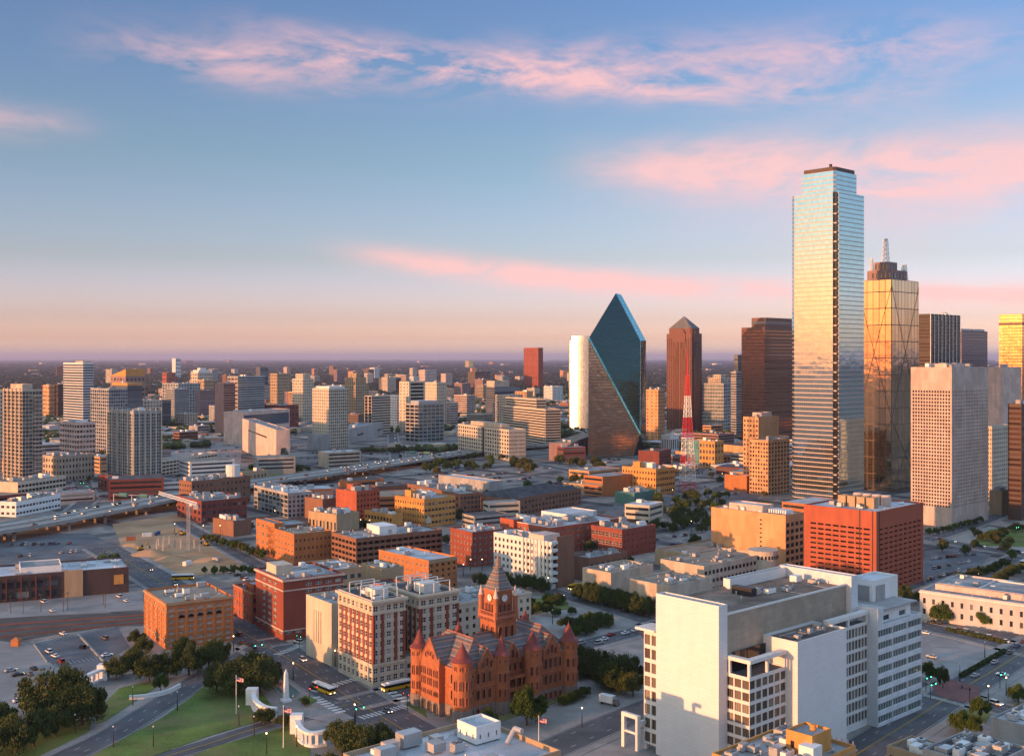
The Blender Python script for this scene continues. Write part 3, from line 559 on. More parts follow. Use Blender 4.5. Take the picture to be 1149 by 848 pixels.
bld('far_brown_office', 'wide brown office block on the skyline right of centre', OB, 525, 533, 550, 438, 417, 70, 'umber', Ls=None, Rs=S(10, 4, .5, .5), kit=1)
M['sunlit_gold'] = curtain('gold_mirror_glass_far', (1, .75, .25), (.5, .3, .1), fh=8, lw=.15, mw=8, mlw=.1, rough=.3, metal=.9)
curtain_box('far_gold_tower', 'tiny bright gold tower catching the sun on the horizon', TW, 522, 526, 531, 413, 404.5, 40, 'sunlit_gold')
bld('dark_blue_tower', 'dark blue glass tower left of the stepped cream tower on the skyline', TW, 287, 292, 301, 447, 412, 60, 'dgrey', Ls=RB(5, .6), Rs=S(1, 7, .9, .6, g='glass_blue'), gm='glass_blue', kit=0)
bld('tan_condo', 'tan condominium tower behind the red brick mid rise', AP, 303, 311, 326, 458, 419, 55, 'tan_brick', Ls=S(4, 11, .5, .5), Rs=S(7, 11, .5, .5), kit=2)
bld('glass_top_tower', 'teal banded tower with a brown slab wing left of the museum cube', TW, 255, 267, 297, 486, 422, 62, 'grey', Ls=S(3, 14, .8, .5, g='glass_bronze'), Rs=RB(4, .55), gm='glass_teal', kit=2)
bld('brown_slab_tower', 'tall brown slab in front of the teal banded tower', TW, 241, 251, 264, 490, 430, 43, 'mauve', Ls=None, Rs=RB(4, .5, g='glass_bronze'), kit=1)
bld('pink_long_office', 'long pink office block with blue right side behind the museum cube', OB, 251, 273, 325, 500, 462, 66, 'pink', Ls=None, Rs=S(1, 2, .97, .7, g='glass_blue'), kit=2)
def cube(root, Wd, Ld, h, rnd):
    b = MB()
    for k in range(7): b.box(-.12, -.01, Ld*rnd.uniform(.1, .5), Ld*rnd.uniform(.55, .9), h*(.15+.11*k), h*(.15+.11*k)+.5)
    b.build('wall_scoring', M['beige'], root); block(root, 'slot_window', -.25, -.03, Ld*.25, Ld*.8, h*.68, h*.72, 'glass_dark')
    b = MB(); b.hexa([(Wd*.3, -.2, h*.35), (Wd*.55, -4, 0), (Wd*1.05, -4, 0), (Wd*.6, -.2, h*.35)], [(Wd*.34, -.1, h*.5), (Wd*.62, -.1, h*.3), (Wd*1.08, -.1, h*.2), (Wd*.66, -.1, h*.52)]); b.build('glass_stair_box', M['glass_teal'], root)
bld('museum_cube', 'pale concrete museum cube with a dark glass stair on its right side', 'museum', 272, 310, 325.5, 524, 482, 22, 'pink', roof='roof_grey', extra=cube, kit=2)
bld('red_mid_rise', 'red brick mid rise with rust bays behind the museum cube', AP, 297, 312, 335, 484, 455, 50, 'dark_brick', Ls=S(4, 7, .5, .5), Rs=S(6, 7, .5, .5), kit=3)
# ---- left skyline
def crown_fins(root, Wd, Ld, h, rnd):
    b = MB()
    for i in range(6): b.box(Wd*i/5-.6, Wd*i/5+.6, -.8, -.02, h*.1, h+2); b.box(-.8, -.02, Ld*i/5-.6, Ld*i/5+.6, h*.1, h+2)
    b.build('vertical_pier', M['cream'], root)
bld('teal_white_tower', 'tall slim pale blue glass tower with white floor bands on the left skyline', TW, 71, 93, 105, 497, 407, 46, 'white', Ls=RB(4, .68, g='glass_blue'), Rs=RB(4, .66, g='glass_blue'), gm='glass_teal', kit=1, extra=lambda r, W_, L_, h, n: vol(r, W_*.4, W_*1.05, L_*.2, L_*.6, h-1, h+2.5, 'beige'))
bld('slanted_gold_tower', 'gold topped block with a long sloping roof right of the slim blue tower', TW, 124, 141, 163, 474, 422, 43, 'mauve', Ls=S(5, 9, .5, .5), Rs=S(5, 9, .5, .5), kit=1, extra=lambda r, W_, L_, h, n: (lambda b: (b.hexa([(0, 0, h), (W_, 0, h), (W_, L_, h), (0, L_, h)], [(0, L_*.0+.1, h+14), (W_, .1, h+14), (W_, L_, h+.2), (0, L_, h+.2)]), b.build('sloped_roof', M['gold'], r)))(MB()))
bld('gold_flat_tower', 'dark blue block with a gold lit roof slab in front of the sloping one', TW, 126, 143, 160, 486, 430, 43, 'dgrey', Ls=RB(4, .6), Rs=RB(4, .6), gm='glass_blue', kit=1, extra=lambda r, W_, L_, h, n: block(r, 'gold_roof_slab', -.3, W_+.3, -.3, L_+.3, h-4, h+.4, 'gold'))
bld('grid_glass_tower', 'blue and white gridded residential tower behind the twin pier tower', AP, 101.5, 122, 143, 508, 436, 46, 'grey', Ls=S(9, 18, .8, .72, g='glass_blue'), Rs=S(8, 18, .84, .7, g='glass_blue'), gm='glass_blue', kit=3)
bld('pale_band_office', 'low pale banded block with pitched caps left of the teal pier tower', AP, 67, 86, 107, 522, 474, 46, 'pink', Ls=S(7, 8, .8, .5), Rs=S(6, 8, .8, .5), roof='roof_light', kit=4)
bld('teal_pier_tower', 'teal glass apartment tower with rows of cream piers beside the freeway', AP, 120.5, 150, 181, 541, 461, 46, 'grey', Ls=S(12, 21, .74, .74, g='glass_teal', m1=3), Rs=S(11, 21, .8, .72, g='glass_teal', m1=3), gm='glass_teal', extra=crown_fins, kit=3)
def balc(root, Wd, Ld, h, rnd):
    z = 12
    while z < h-6:
        b = MB(); b.box(Wd*.55, Wd+1.6, -1.7, -.02, z, z+.9); b.build('balcony', M['pink'], root); z += 4
    vol(root, Wd*.2, Wd*.7, Ld*.2, Ld*.8, h, h+5, 'beige')
    b = MB()
    for i in range(5): b.box(-.9, -.02, Ld*(i+.5)/5-.45, Ld*(i+.5)/5+.45, 0, h+1)
    b.build('vertical_pier', M['cream'], root)
bld('balcony_tower', 'beige and dark tower with balconies up its right side at the left edge', AP, 3, 25, 47.5, 548, 437, 48, 'beige', Ls=S(10, 25, .80, .80, g='glass_dark'), Rs=S(6, 25, .90, .80, g='glass_teal'), extra=balc, kit=0)
bld('edge_cream_tower', 'cream tower half cut by the left edge of the photo', AP, -22, -6, 6, 528, 438, 40, 'cream', Ls=None, Rs=S(4, 20, .6, .5), kit=1)
bld('podium_garage', 'cream podium garage under the beige balcony tower', 'garage', -10, 20, 74, 560, 541, 70, 'cream', Ls=None, Rs=S(14, 3, .85, .5, g='open_dark'), roof='roof_tan', kit=4)
bld('beige_court_flats', 'low stepped beige flats right of the balcony tower', AP, 48, 66, 106, 541, 512, 55, 'beige', Ls=S(6, 4, .5, .5), Rs=S(11, 4, .5, .5), kit=5)
bld('white_roof_depot', 'white walled depot with roof dishes beside the elevated freeway', 'depot', 0, 18, 68, 580, 563, 75, 'whitewall', Ls=S(3, 2, .6, .4), Rs=S(14, 2, .8, .35), roof='roof_tan', kit=8)
bld('cream_garage', 'long cream parking garage with open decks right of the teal pier tower', 'garage', 167, 182, 244, 534, 516, 72, 'cream', Ls=S(4, 4, .8, .5, g='open_dark'), Rs=S(16, 4, .85, .5, g='open_dark'), kit=2, roof='roof_grey')
bld('low_red_warehouse', 'low red warehouse beneath the teal pier tower', 'warehouse', 110, 134, 142, 553, 536, 46, 'dark_brick', Ls=S(7, 1, .5, .5), Rs=None, kit=3)
bld('orange_hill_tower', 'orange lit block above the trees left of the slim blue tower', AP, 48, 55, 62, 470, 432, 43, 'ochre', Ls=S(4, 8, .5, .5), Rs=S(4, 8, .5, .5), kit=1)
bld('dark_hill_tower', 'dark brown block joined right of the orange lit block', AP, 61, 65, 71, 470, 431, 43, 'umber', Ls=S(3, 8, .5, .5), Rs=S(4, 8, .5, .5), kit=1)
bld('condo_glass_row', 'pale green condominium slab below the far skyline, left of the brown slab', AP, 182, 200, 225, 466, 430, 50, 'grey', Ls=S(6, 10, .6, .6, g='glass_teal'), Rs=S(8, 10, .6, .6, g='glass_teal'), kit=4)
bld('white_dome_hotel', 'white skyline tower with a stepped domed crown', 'hotel', 214, 222, 238.5, 452, 418, 60, 'cream', Ls=S(4, 9, .5, .5), Rs=S(8, 9, .5, .5), kit=0, extra=lambda r, W_, L_, h, n: (vol(r, W_*.1, W_*.9, L_*.1, L_*.9, h, h+7, 'white'), vol(r, W_*.3, W_*.7, L_*.3, L_*.7, h+7, h+13, 'white')))
bld('tan_hotel_row', 'tan block right under the domed white tower', 'hotel', 222, 229, 240, 458, 426, 50, 'tan_brick', Ls=S(4, 8, .5, .5), Rs=S(6, 8, .5, .5), kit=2)
bld('far_red_block', 'small red block on the skyline left of the domed tower', OB, 182, 187, 197, 437, 418, 60, 'vivid_brick', Ls=S(3, 4, .5, .5), Rs=S(5, 4, .5, .5), kit=1)
bld('pink_stair_block', 'cream terraced block between the gold roofed one and the green slab', AP, 142, 158, 182, 484, 449, 50, 'cream', Ls=S(5, 9, .5, .5), Rs=S(7, 9, .6, .5), kit=3)
bld('dark_glass_wedge', 'low dark blue glass block behind the teal pier tower', TW, 168, 175, 192, 482, 449, 50, 'dgrey', Ls=RB(4, .6), Rs=RB(4, .6), gm='glass_blue', kit=1)
bld('white_far_pair', 'tiny white tower pair on the far left skyline', TW, 193, 197, 203, 424, 402, 60, 'white', Ls=None, Rs=S(3, 5, .5, .5), kit=0)
bld('silo_house', 'cream block with a white round water tank near the freeway', OB, 264, 272, 300, 548, 530, 60, 'tan_brick', Ls=S(3, 2, .4, .4), Rs=S(7, 2, .4, .4), kit=2)
# ---- nearer blocks
MW = ('white', 1, 2)
def arcade_band(root, Wd, Ld, h, rnd):
    for nm, z0, z1 in (('string_course', h*.80, h*.815), ('string_course', h*.16, h*.18)):
        b = MB(); b.box(-.25, Wd+.2, -.25, -.003, z0, z1); b.box(-.25, -.003, 0, Ld, z0, z1); b.build(nm, M['tan_brick'], root)
    b = MB(); n = 7
    for i in range(n+1): b.box(Wd*(.012+.976*i/n)-.55, Wd*(.012+.976*i/n)+.55, -.22, -.004, 0, h*.80)
    for i in range(6): b.box(-.22, -.004, Ld*(.02+.96*i/5)-.5, Ld*(.02+.96*i/5)+.5, 0, h*.80)
    b.build('pilaster', M['orange_brick'], root)
    for i in range(1, 6):
        b = MB(); cx = Wd*(.012+.976*(i+.5)/n); z = h*.655
        pts = [(cx+1.35*cos(pi*k/10), z+1.3*sin(pi*k/10)) for k in range(11)]
        b.hexa([(x, -.16, zz) for x, zz in pts], [(x, -.005, zz) for x, zz in pts]); b.build('arch_window', M['glass_dark'], root)
bld('brick_warehouse', 'square orange brick warehouse with seven storeys and arched windows beside the plaza trees', 'warehouse', 162, 187, 261.5, 729, 677, 33, 'orange_brick',
    Ls=S(5, 7, .36, .42, m0=.5, mull=MW), Rs=S(7, 7, .58, .40, m0=.5, mull=('white', 2, 2)), roof='roof_tan', gm='glass_blind', cornice=('tan_brick', 1.0, .7, .5), extra=arcade_band, kit=4)
def shade_frames(root, Wd, Ld, h, rnd):
    b = MB()
    for i in range(5): b.box(Wd*.1, Wd*.95, Ld*(.1+.18*i), Ld*(.1+.18*i)+.25, h+3.6, h+3.9); 
    for x in (.1, .5, .95):
        for y in (.1, .46, .82): b.box(Wd*x-.15, Wd*x+.15, Ld*y, Ld*y+.3, h-.9, h+3.6)
    b.build('roof_pergola_frame', M['steel_white'], root)
    block(root, 'plant_room', Wd*.3, Wd*.75, Ld*.2, Ld*.5, h-.9, h+2.8, 'white')
def records(root, Wd, Ld, h, rnd):
    shade_frames(root, Wd*.9, Ld*.9, h, rnd)
    b = MB(); b.box(-.35, Wd+.35, -.35, -.01, h*.24, h*.27); b.box(-.35, -.01, 0, Ld, h*.24, h*.27); b.box(-.3, Wd+.3, -.3, -.012, h*.835, h*.855); b.box(-.3, -.012, 0, Ld, h*.835, h*.855)
    b.build('string_course', M['cream'], root)
    b = MB(); b.box(-.12, Wd, -.12, -.01, 0.02, h*.24); b.box(-.12, -.01, 0, Ld, .02, h*.24); 
    b = MB()
    n = 8
    for i in range(n):
        y = Ld*(i+.0)/n
        b.box(-.1, -.01, y-.75, y+.75, h*.27, h*.835)
    b.box(-.1, 1.2, -.1, -.01, h*.27, h*.835); b.box(Wd-1.2, Wd, -.1, -.01, h*.27, h*.835); b.box(Wd*.30-.6, Wd*.30+.6, -.1, -.01, h*.27, h*.835); b.box(Wd*.70-.6, Wd*.70+.6, -.1, -.01, h*.27, h*.835)
    b.build('red_brick_panel', M['red_brick'], root)
_, rw, rl, rh = bld('records_building', 'tall cream stone and red brick office corner building with white roof frames', OB, 379.5, 418, 455, 771.5, 674, 37, 'cream',
    Ls=S(8, 9, .56, .66, m0=1, mull=MW), Rs=S(5, 9, .66, .64, m0=1, mull=('white', 2, 2)), gm='glass_blind', cornice=('cream', 1.3, 1.0, .9), extra=records, kit=3, roof='roof_dark')
rN = (418-CX)*F*H/(771.5-HY)/F; 
def second_wing():
    D = F*H/(771.5-HY); t = radians(37); W2 = rw+6.5
    nx, ny = (418-CX)*D/F+cos(t)*W2, D+sin(t)*W2
    core('records_wing', 'second cream and red brick wing, beyond the dark light court', OB, nx, ny, 18.5, rl, rh*.985, 37, 'cream', Ls=S(8, 9, .4, .5, m0=1), Rs=S(5, 9, .64, .62, m0=1, mull=('white', 2, 2)), gm='glass_blind', cornice=('cream', 1.2, .9, .8), extra=records, roof='roof_dark', kit=3)
    nx, ny = (418-CX)*D/F+cos(t)*(rw+.1), D+sin(t)*(rw+.1)
    core('records_link', 'low stone link with doorway filling the light court', OB, nx, ny+1, 6.3, rl*.7, 9, 37, 'cream', Rs=S(2, 2, .6, .5), kit=0)
    nx, ny = (418-CX)*D/F+cos(t)*(W2+18.8)-sin(t)*2, D+sin(t)*(W2+18.8)+cos(t)*2
    core('stone_annex', 'plain grey cream stone annex behind the castle clock tower', OB, nx, ny, 38, 24, rh*.80, 37, 'cream', Rs=S(11, 7, .42, .5, m0=1), Ls=S(5, 7, .4, .5), cornice=('cream', .9, .6, .3), kit=5, roof='roof_grey', gm='glass')
second_wing()
bld('slot_jail', 'windowless pale stone block with four tall dark slots at the street corner', 'jail', 343.5, 372, 381, 747.5, 677, 37, 'cream', Ls=S(11, 1, .26, .86, m0=6, m1=4, g='glass_dark', skip=lambda i, j: i not in (3, 4, 5, 6)), Rs=S(3, 1, .16, .8, m0=5, m1=3, g='glass_dark'), roof='roof_grey', kit=5, Lm=None, minW=20)
def redcourt(root, Wd, Ld, h, rnd):
    b = MB(); b.box(-.3, Wd+.3, -.3, -.01, h*.80, h*.82); b.box(-.3, -.01, 0, Ld, h*.80, h*.82); b.box(-.3, Wd+.3, -.3, -.01, h*.15, h*.17); b.box(-.3, -.01, 0, Ld, h*.15, h*.17); b.build('string_course', M['pink'], root)
    block(root, 'penthouse', 2, Wd*.35, Ld*.4, Ld*.75, h-.9, h+3.8, 'cream')
    b = MB(); n = 10; pts = [(5+3.2*cos(pi*k/n), h-.9+2.6*sin(pi*k/n)) for k in range(n+1)]
    b.hexa([(Wd*.25, y+2, z) for y, z in pts], [(Wd*.75, y+2, z) for y, z in pts]); b.build('vaulted_skylight', M['metal'], root)
bld('red_courts', 'tall dark red brick block with paired window bays and a pale vaulted skylight', OB, 287, 318, 385, 719, 650, 34, 'red_brick', Ls=S(5, 8, .62, .55, m0=2, mull=('white', 2, 2), skip=lambda i, j: i in (0, 4) and j > 0), Rs=S(6, 8, .6, .52, m0=2, mull=('white', 2, 2), skip=lambda i, j: i in (0, 1) and j > 0), gm='glass_blind', cornice=('pink', 1.1, .8, .7), extra=redcourt, kit=4)
bld('red_arcade', 'low orange red brick row with tall white framed windows across from the warehouse', 'shops', 262, 283, 288, 700, 665, 34, 'vivid_brick', Ls=S(7, 3, .42, .6, mull=MW), Rs=S(2, 3, .5, .5), gm='glass_blind', cornice=('tan_brick', .6, .4, .3), kit=1, roof='roof_dark', extra=lambda r, W_, L_, h, n: vol(r, 1, W_+4, 1, L_*.45, h-.9, h+3.5, 'vivid_brick', Ls=S(3, 1, .5, .4)))
bld('long_roof_annex', 'long low grey roofed hall behind the tall dark red block', OB, 340, 366, 408, 668, 640, 34, 'tan_brick', Rs=S(5, 2, .6, .4, g='glass_teal'), kit=4, roof='roof_light')
bld('tan_tower_block', 'blank sunlit tan block with a red penthouse behind the records roof', OB, 405, 428, 453, 700, 638, 38, 'tan_brick', kit=2, roof='roof_tan', extra=lambda r, W_, L_, h, n: vol(r, -6, W_*.4, -10, -.1, 0, h-5, 'vivid_brick', Ls=S(3, 5, .3, .2), roof='roof_dark'))
bld('pale_roof_loft', 'orange brick loft with a pale blue white roof and tan street front', 'loft', 425, 481, 513, 664, 628.5, 42, 'orange_brick', Ls=S(11, 4, .4, .4, mull=MW), Rs=S(5, 5, .4, .45), roof='roof_light', kit=1, cornice=('tan_brick', .5, .3, .2), extra=lambda r, W_, L_, h, n: block(r, 'street_front', 0.02, W_-.02, -.25, -.02, h*.9, h-.6, 'tan_brick'))
bld('open_deck_garage', 'brick garage with rows of open dark decks and a white roof box', 'garage', 372, 399.6, 496, 640, 604, 36, 'brown_brick', Ls=S(7, 5, .8, .5, g='open_dark', d=1.2), Rs=S(15, 5, .86, .5, g='open_dark', d=1.2), kit=8, roof='roof_grey', extra=lambda r, W_, L_, h, n: block(r, 'white_roof_box', W_*.35, W_*.55, L_*.3, L_*.8, h-.9, h+4, 'whitewall'))
def twin(root, Wd, Ld, h, rnd):
    vol(root, -.0, Wd*.25, Ld*.75, Ld*1.5, 0, h+3, 'orange_brick', Ls=S(4, 4, .4, .4, mull=MW)); vol(root, Wd*.1, Wd, Ld*.8, Ld*1.4, 0, h+1, 'brown_brick')
bld('orange_brick_school', 'orange brick building with small square windows above the dirt lot', OB, 301, 330, 372, 634, 599, 36, 'orange_brick', Ls=S(8, 4, .4, .4, m0=2, mull=MW), Rs=S(9, 3, .35, .3, m0=2), kit=4, roof='roof_tan', extra=twin)
bld('flat_brick_store', 'small flat brick store by the dirt lot trees', 'store', 239, 262, 282, 602, 584.5, 48, 'brown_brick', kit=4, roof='roof_grey')
bld('red_factory', 'long dark red brick factory left of the pale glass walled office', 'factory', 199, 226, 277, 587, 562, 38, 'dark_brick', Ls=S(6, 3, .5, .5), Rs=S(9, 3, .6, .5), kit=7, roof='roof_grey')
bld('brown_loft', 'taller tan brown loft with small windows behind the red factory', 'loft', 201, 215, 281, 572, 540, 50, 'brown_brick', Ls=S(5, 5, .4, .4), Rs=S(14, 4, .4, .4), kit=4, extra=lambda r, W_, L_, h, n: (lambda b: (b.cone(W_*.78, L_*.4, h, h+10, 6, 6, 16), b.build('water_tank', M['white'], r)))(MB()))
bld('white_factory_office', 'pale grey five storey office with big glass walls behind the dirt lot', OB, 285, 323, 351, 581, 553, 35, 'grey', Ls=S(9, 5, .85, .75, g='glass_blind'), Rs=S(6, 5, .6, .6), kit=5, roof='roof_light')
bld('tan_lowrise_store', 'low cream fronted store with red awnings left of the bright orange cube', 'store', 346, 378, 403, 602, 577, 50, 'tan_brick', Ls=S(8, 1, .5, .4), kit=5, roof='roof_grey')
bld('brown_flat_hall', 'plain brown hall between the pale office and the bright orange cube', 'hall', 342, 362, 380, 584, 560, 45, 'brown_brick', kit=3)
bld('orange_cube_block', 'bright orange blank sided brick cube with a windowed right face', OB, 377, 400, 426, 589, 551, 48, 'vivid_brick', Ls=S(4, 5, .12, .1), Rs=S(7, 6, .45, .45, g='glass_dark'), kit=4, roof='roof_grey', extra=lambda r, W_, L_, h, n: block(r, 'stair_house', W_*.2, W_*.6, L_*.4, L_*.7, h-.9, h+4, 'vivid_brick'))
bld('green_window_office', 'brown brick office with green glass bays and roof domes', OB, 457, 516, 540, 578, 554, 33, 'brown_brick', Ls=S(10, 3, .4, .5), Rs=S(6, 4, .7, .5, g='glass_teal'), kit=8, roof='roof_grey')
bld('big_grey_shed', 'broad pale grey shed with a low pitched roof by the freeway bend', 'shed', 492, 549, 564, 558, 540, 40, 'grey', kit=0, roof='roof_light')
def solar(root, Wd, Ld, h, rnd):
    for i in range(3):
        b = MB(); y0, y1 = Ld*(.06+.32*i), Ld*(.30+.32*i); b.hexa([(2, y0, h-.9), (Wd-2, y0, h-.9), (Wd-2, y1, h-.9), (2, y1, h-.9)], [(2, y0, h-.7), (Wd-2, y0, h-.7), (Wd-2, (y0+y1)/2, h+3), (2, (y0+y1)/2, h+3)]); b.build('pitched_roof', M['roof_dark'], root)
bld('brick_courts_flats', 'long brick flats with dark pitched roofs, car park side', AP, 533, 576, 652, 580, 560, 52, 'brown_brick', Ls=S(14, 3, .5, .5), Rs=S(20, 3, .5, .5), kit=0, extra=solar, roof='roof_dark')
def ell(root, Wd, Ld, h, rnd):
    vol(root, -3, 10, Ld*.72, Ld*1.02, 0, h+1.5, 'vivid_brick')
    vol(root, Wd*.5, Wd*.96, Ld*.4, Ld*.95, h-.9, h+3.2, 'white', roof='roof_light')
bld('white_roof_brick', 'wide red brick block with a bright white patched roof, centre', OB, 566, 618, 694, 623, 591, 42, 'vivid_brick', Ls=S(10, 4, .55, .55, mull=MW), Rs=S(14, 4, .45, .5, mull=MW), kit=14, roof='roof_light', cornice=('whitewall', .5, .4, .2), extra=ell)
bld('dark_red_loft', 'five storey dark red loft left of the white striped office', 'loft', 505, 530, 571, 636, 597, 36, 'red_brick', Ls=S(7, 5, .4, .45, m0=.5, mull=MW), Rs=S(7, 5, .42, .45, m0=.5, mull=MW), kit=6, roof='roof_light', gm='glass_lit')
def black_white(root, Wd, Ld, h, rnd):
    b = MB()
    for i in range(9): b.box(-.7, -.01, Ld*.47*i/8-.25, Ld*.47*i/8+.25, 3, h+.1)
    b.build('white_fin', M['white'], root)
    block(root, 'brick_end_wall', 3.2, Wd+.3, -.6, -.02, 0, h+2.5, 'brown_brick')
    b = MB(); z = 4
    while z < h-1: b.box(-1.8, 3.0, -1.8, -.03, z, z+1.5); z += 4.1
    b.build('corner_band', M['white'], root)
    block(root, 'penthouse', 1, Wd*.8, Ld*.15, Ld*.40, h-.9, h+2.6, 'pink')
bld('black_white_office', 'white office with black openings, fins and striped corner above the plaza trees', OB, 554, 619, 643, 661, 608, 42, 'white', Ls=S(14, 6, .5, .5, g='open_dark', m0=2, d=.8), Rs=S(3, 6, .6, .6, g='open_dark', m0=2), kit=6, roof='roof_light', extra=black_white)
bld('tan_side_brick', 'red brick block with a plain tan right wall behind the brown two storey one', OB, 663, 698, 736, 625, 594, 42, 'red_brick', Ls=S(9, 3, .7, .55, mull=MW), Rs=S(8, 4, .18, .3), kit=5, roof='roof_grey')
bld('brown_two_storey', 'brown two storey brick building right of the striped office', OB, 643, 661, 704, 653, 626, 43, 'brown_brick', Ls=None, Rs=S(7, 2, .5, .4), kit=6, roof='roof_grey')
# library complex
bld('beige_hall', 'windowless beige hall behind the row of street trees', 'hall', 653.6, 685.5, 733, 672, 642.3, 44, 'beige', kit=4, roof='roof_tan')
bld('beige_hall', 'lower windowless beige block nearer the white courthouse', 'hall', 706.5, 751, 799.5, 692, 657.3, 43, 'beige', kit=3, roof='roof_tan')
def curved(root, Wd, Ld, h, rnd):
    b = MB(); b.cone(Wd+2, 2, 0, h+2, 8.5, 8.5, 24); b.build('round_stair_tower', M['beige'], root)
    for k in range(14):
        a = -pi*.9+pi*.95*k/13; b = MB(); b.box(-.45, .45, -.1, .02, -1.0, 1.0); link('window', b.mesh('window', [M['glass_dark']]), root, (Wd+2+8.55*cos(a), 2+8.55*sin(a), h-1.5), a+pi/2)
bld('windowed_hall', 'long beige wing with a strip of small windows and a round stair', 'hall', 741, 790, 857, 668, 635, 43, 'beige', Ls=None, Rs=S(16, 3, .7, .45, g='glass_dark'), kit=4, roof='roof_tan', extra=curved)
bld('tan_hall', 'flat tan roofed block behind the long windowed wing', 'hall', 735, 775, 862, 640, 622, 43, 'tan_brick', kit=5, roof='roof_tan')
# ochre block + red cube
def ochre_top(root, Wd, Ld, h, rnd):
    vol(root, Wd*.2, Wd*.8, Ld*.35, Ld*.8, h-.9, h+3.5, 'pink', roof='roof_light')
    b = MB()
    for i in range(8): b.box(Wd*.35+i*.0, Wd*.75, Ld*(.08+.03*i), Ld*(.095+.03*i), h-.5, h+1.6)
    b.build('roof_louvre', M['steel_white'], root)
bld('ochre_block', 'big blank ochre walled block with a ladder of windows and gridded right side', OB, 798, 881.5, 902, 640, 578, 45, 'ochre', Ls=S(14, 9, .38, .32, m0=6, m1=3, g='glass_dark', skip=lambda i, j: i != 9), Rs=S(4, 7, .7, .6, m1=4, g='glass_dark'), kit=6, roof='roof_light', extra=ochre_top)
def redcube(root, Wd, Ld, h, rnd):
    for i in range(4): vol(root, Wd*.28+i*5.2*0+0, Wd*.28+4.8, Ld*(.22+.13*i), Ld*(.22+.13*i)+4.6, h-.9, h+5, 'tan_brick', roof='roof_dark')
    for i in range(4):
        b = MB(); b.cone(Wd*.55+2, Ld*(.25+.13*i), h-.9, h+5, 2.6, 2.6, 14); b.build('cooling_tower', M['pink'], root)
    b = MB()
    for a in (2.2, 9.5): b.box(-.16, -.02, a, a+.5, 0, h)
    b.box(2.4, 2.9, -.16, -.02, 0, h); b.box(-.14, -.025, .0, .3, 0, h); b.build('corner_reveal', M['black'], root)
bld('red_slot_building', 'bright orange red brick cube with rows of dark slot windows and roof cooling towers', OB, 902, 984, 1036, 668, 574, 45, 'vivid_brick', Ls=S(8, 13, .78, .36, m1=8.5, m0=1, mx=3.6, g='glass_dark', d=.9), Rs=S(9, 13, .68, .36, m1=8.5, m0=1, mx=2.2, g='glass_dark', d=.9), kit=5, roof='roof_light', cap=98, extra=redcube)
# long white neoclassical terminal
def terminal(root, Wd, Ld, h, rnd):
    vol(root, 14, 40, Ld*.1, Ld*.7, h-1.2, h+1.6, 'white', roof='roof_grey'); vol(root, 10, 13, Ld*.35, Ld*.95, h-1.2, h+1.8, 'pink', roof='roof_grey')
core('white_terminal', 'long low white stone terminal with arched entrances by the parked cars', 'terminal', 252.5, 486, 52, 75, 14, 49, 'shade_grey_stone', Ls=S(17, 2, .30, .5, m0=1.5, m1=2.4, g='glass_lit'), gm='glass_lit', cornice=('white', 1.3, .6, .4), roof='roof_grey', kit=9, extra=terminal)  # white walls greyed in colour to stand in for shade on them
# low dark roofed building by the freeway, left
def arena(root, Wd, Ld, h, rnd):
    block(root, 'yellow_sign_panel', Wd-7.5, Wd-2.7, -.25, -.03, h*.35, h*.72, 'gold')
    block(root, 'tan_stair_wall', Wd-32, Wd-23, -.4, -.02, 0, h+.6, 'tan_brick')
    b = MB()
    for i in range(12): b.box(2+i*7.0, 2.5+i*7.0, -.9, -.02, 0, h-1.5)
    b.build('wall_fin', M['dark_brick'], root)
    vol(root, Wd*.55, Wd*.72, Ld*.2, Ld*.8, h-1, h+2.5, 'whitewall', roof='roof_grey')
def left_hall():
    a = gp(144.5, 664); t = radians(25); Wd = 118
    core('maroon_hall', 'long maroon panelled hall with window bays and a yellow square sign', 'hall', a.x-cos(t)*Wd, a.y-sin(t)*Wd, Wd, 34, 13.5, 25, 'umber', Rs=S(17, 2, .82, .62, m0=.5, m1=2.5, g='glass_blind', d=.8, skip=lambda i, j: i > 11), gm='glass_blind', kit=12, roof='roof_light', extra=arena)
left_hall()
# ---- white tiled courthouse complex, right foreground
def tiles(name, col, bh=.75, bw=1.5, var=.10):
    m = mat(name, col, .75, var, fine=min(.1, var)); t = m.node_tree; b = t.nodes['Principled BSDF']
    tcn = [n for n in t.nodes if n.type == 'TEX_COORD'][0]
    s = t.nodes.new('ShaderNodeSeparateXYZ'); t.links.new(tcn.outputs['Object'], s.inputs[0]); a = t.nodes.new('ShaderNodeMath'); a.operation = 'ADD'; t.links.new(s.outputs[0], a.inputs[0]); t.links.new(s.outputs[1], a.inputs[1])
    c = t.nodes.new('ShaderNodeCombineXYZ'); t.links.new(a.outputs[0], c.inputs[0]); t.links.new(s.outputs[2], c.inputs[1])
    br = t.nodes.new('ShaderNodeTexBrick'); t.links.new(c.outputs[0], br.inputs[0]); br.inputs['Scale'].default_value = 1; br.inputs['Brick Width'].default_value = bw; br.inputs['Row Height'].default_value = bh
    br.inputs['Mortar Size'].default_value = .035; br.inputs['Color1'].default_value = (1, 1, 1, 1); k = .95 if 'white' in name or 'pale' in name else .84; br.inputs['Color2'].default_value = (k, k, k, 1); br.inputs['Mortar'].default_value = (k-.13, k-.13, k-.13, 1)
    mu = t.nodes.new('ShaderNodeMix'); mu.data_type = 'RGBA'; mu.blend_type = 'MULTIPLY'; mu.inputs[0].default_value = 1
    old = b.inputs['Base Color'].links[0].from_socket; t.links.new(old, mu.inputs[6]); t.links.new(br.outputs[0], mu.inputs[7]); t.links.new(mu.outputs[2], b.inputs['Base Color']); return m
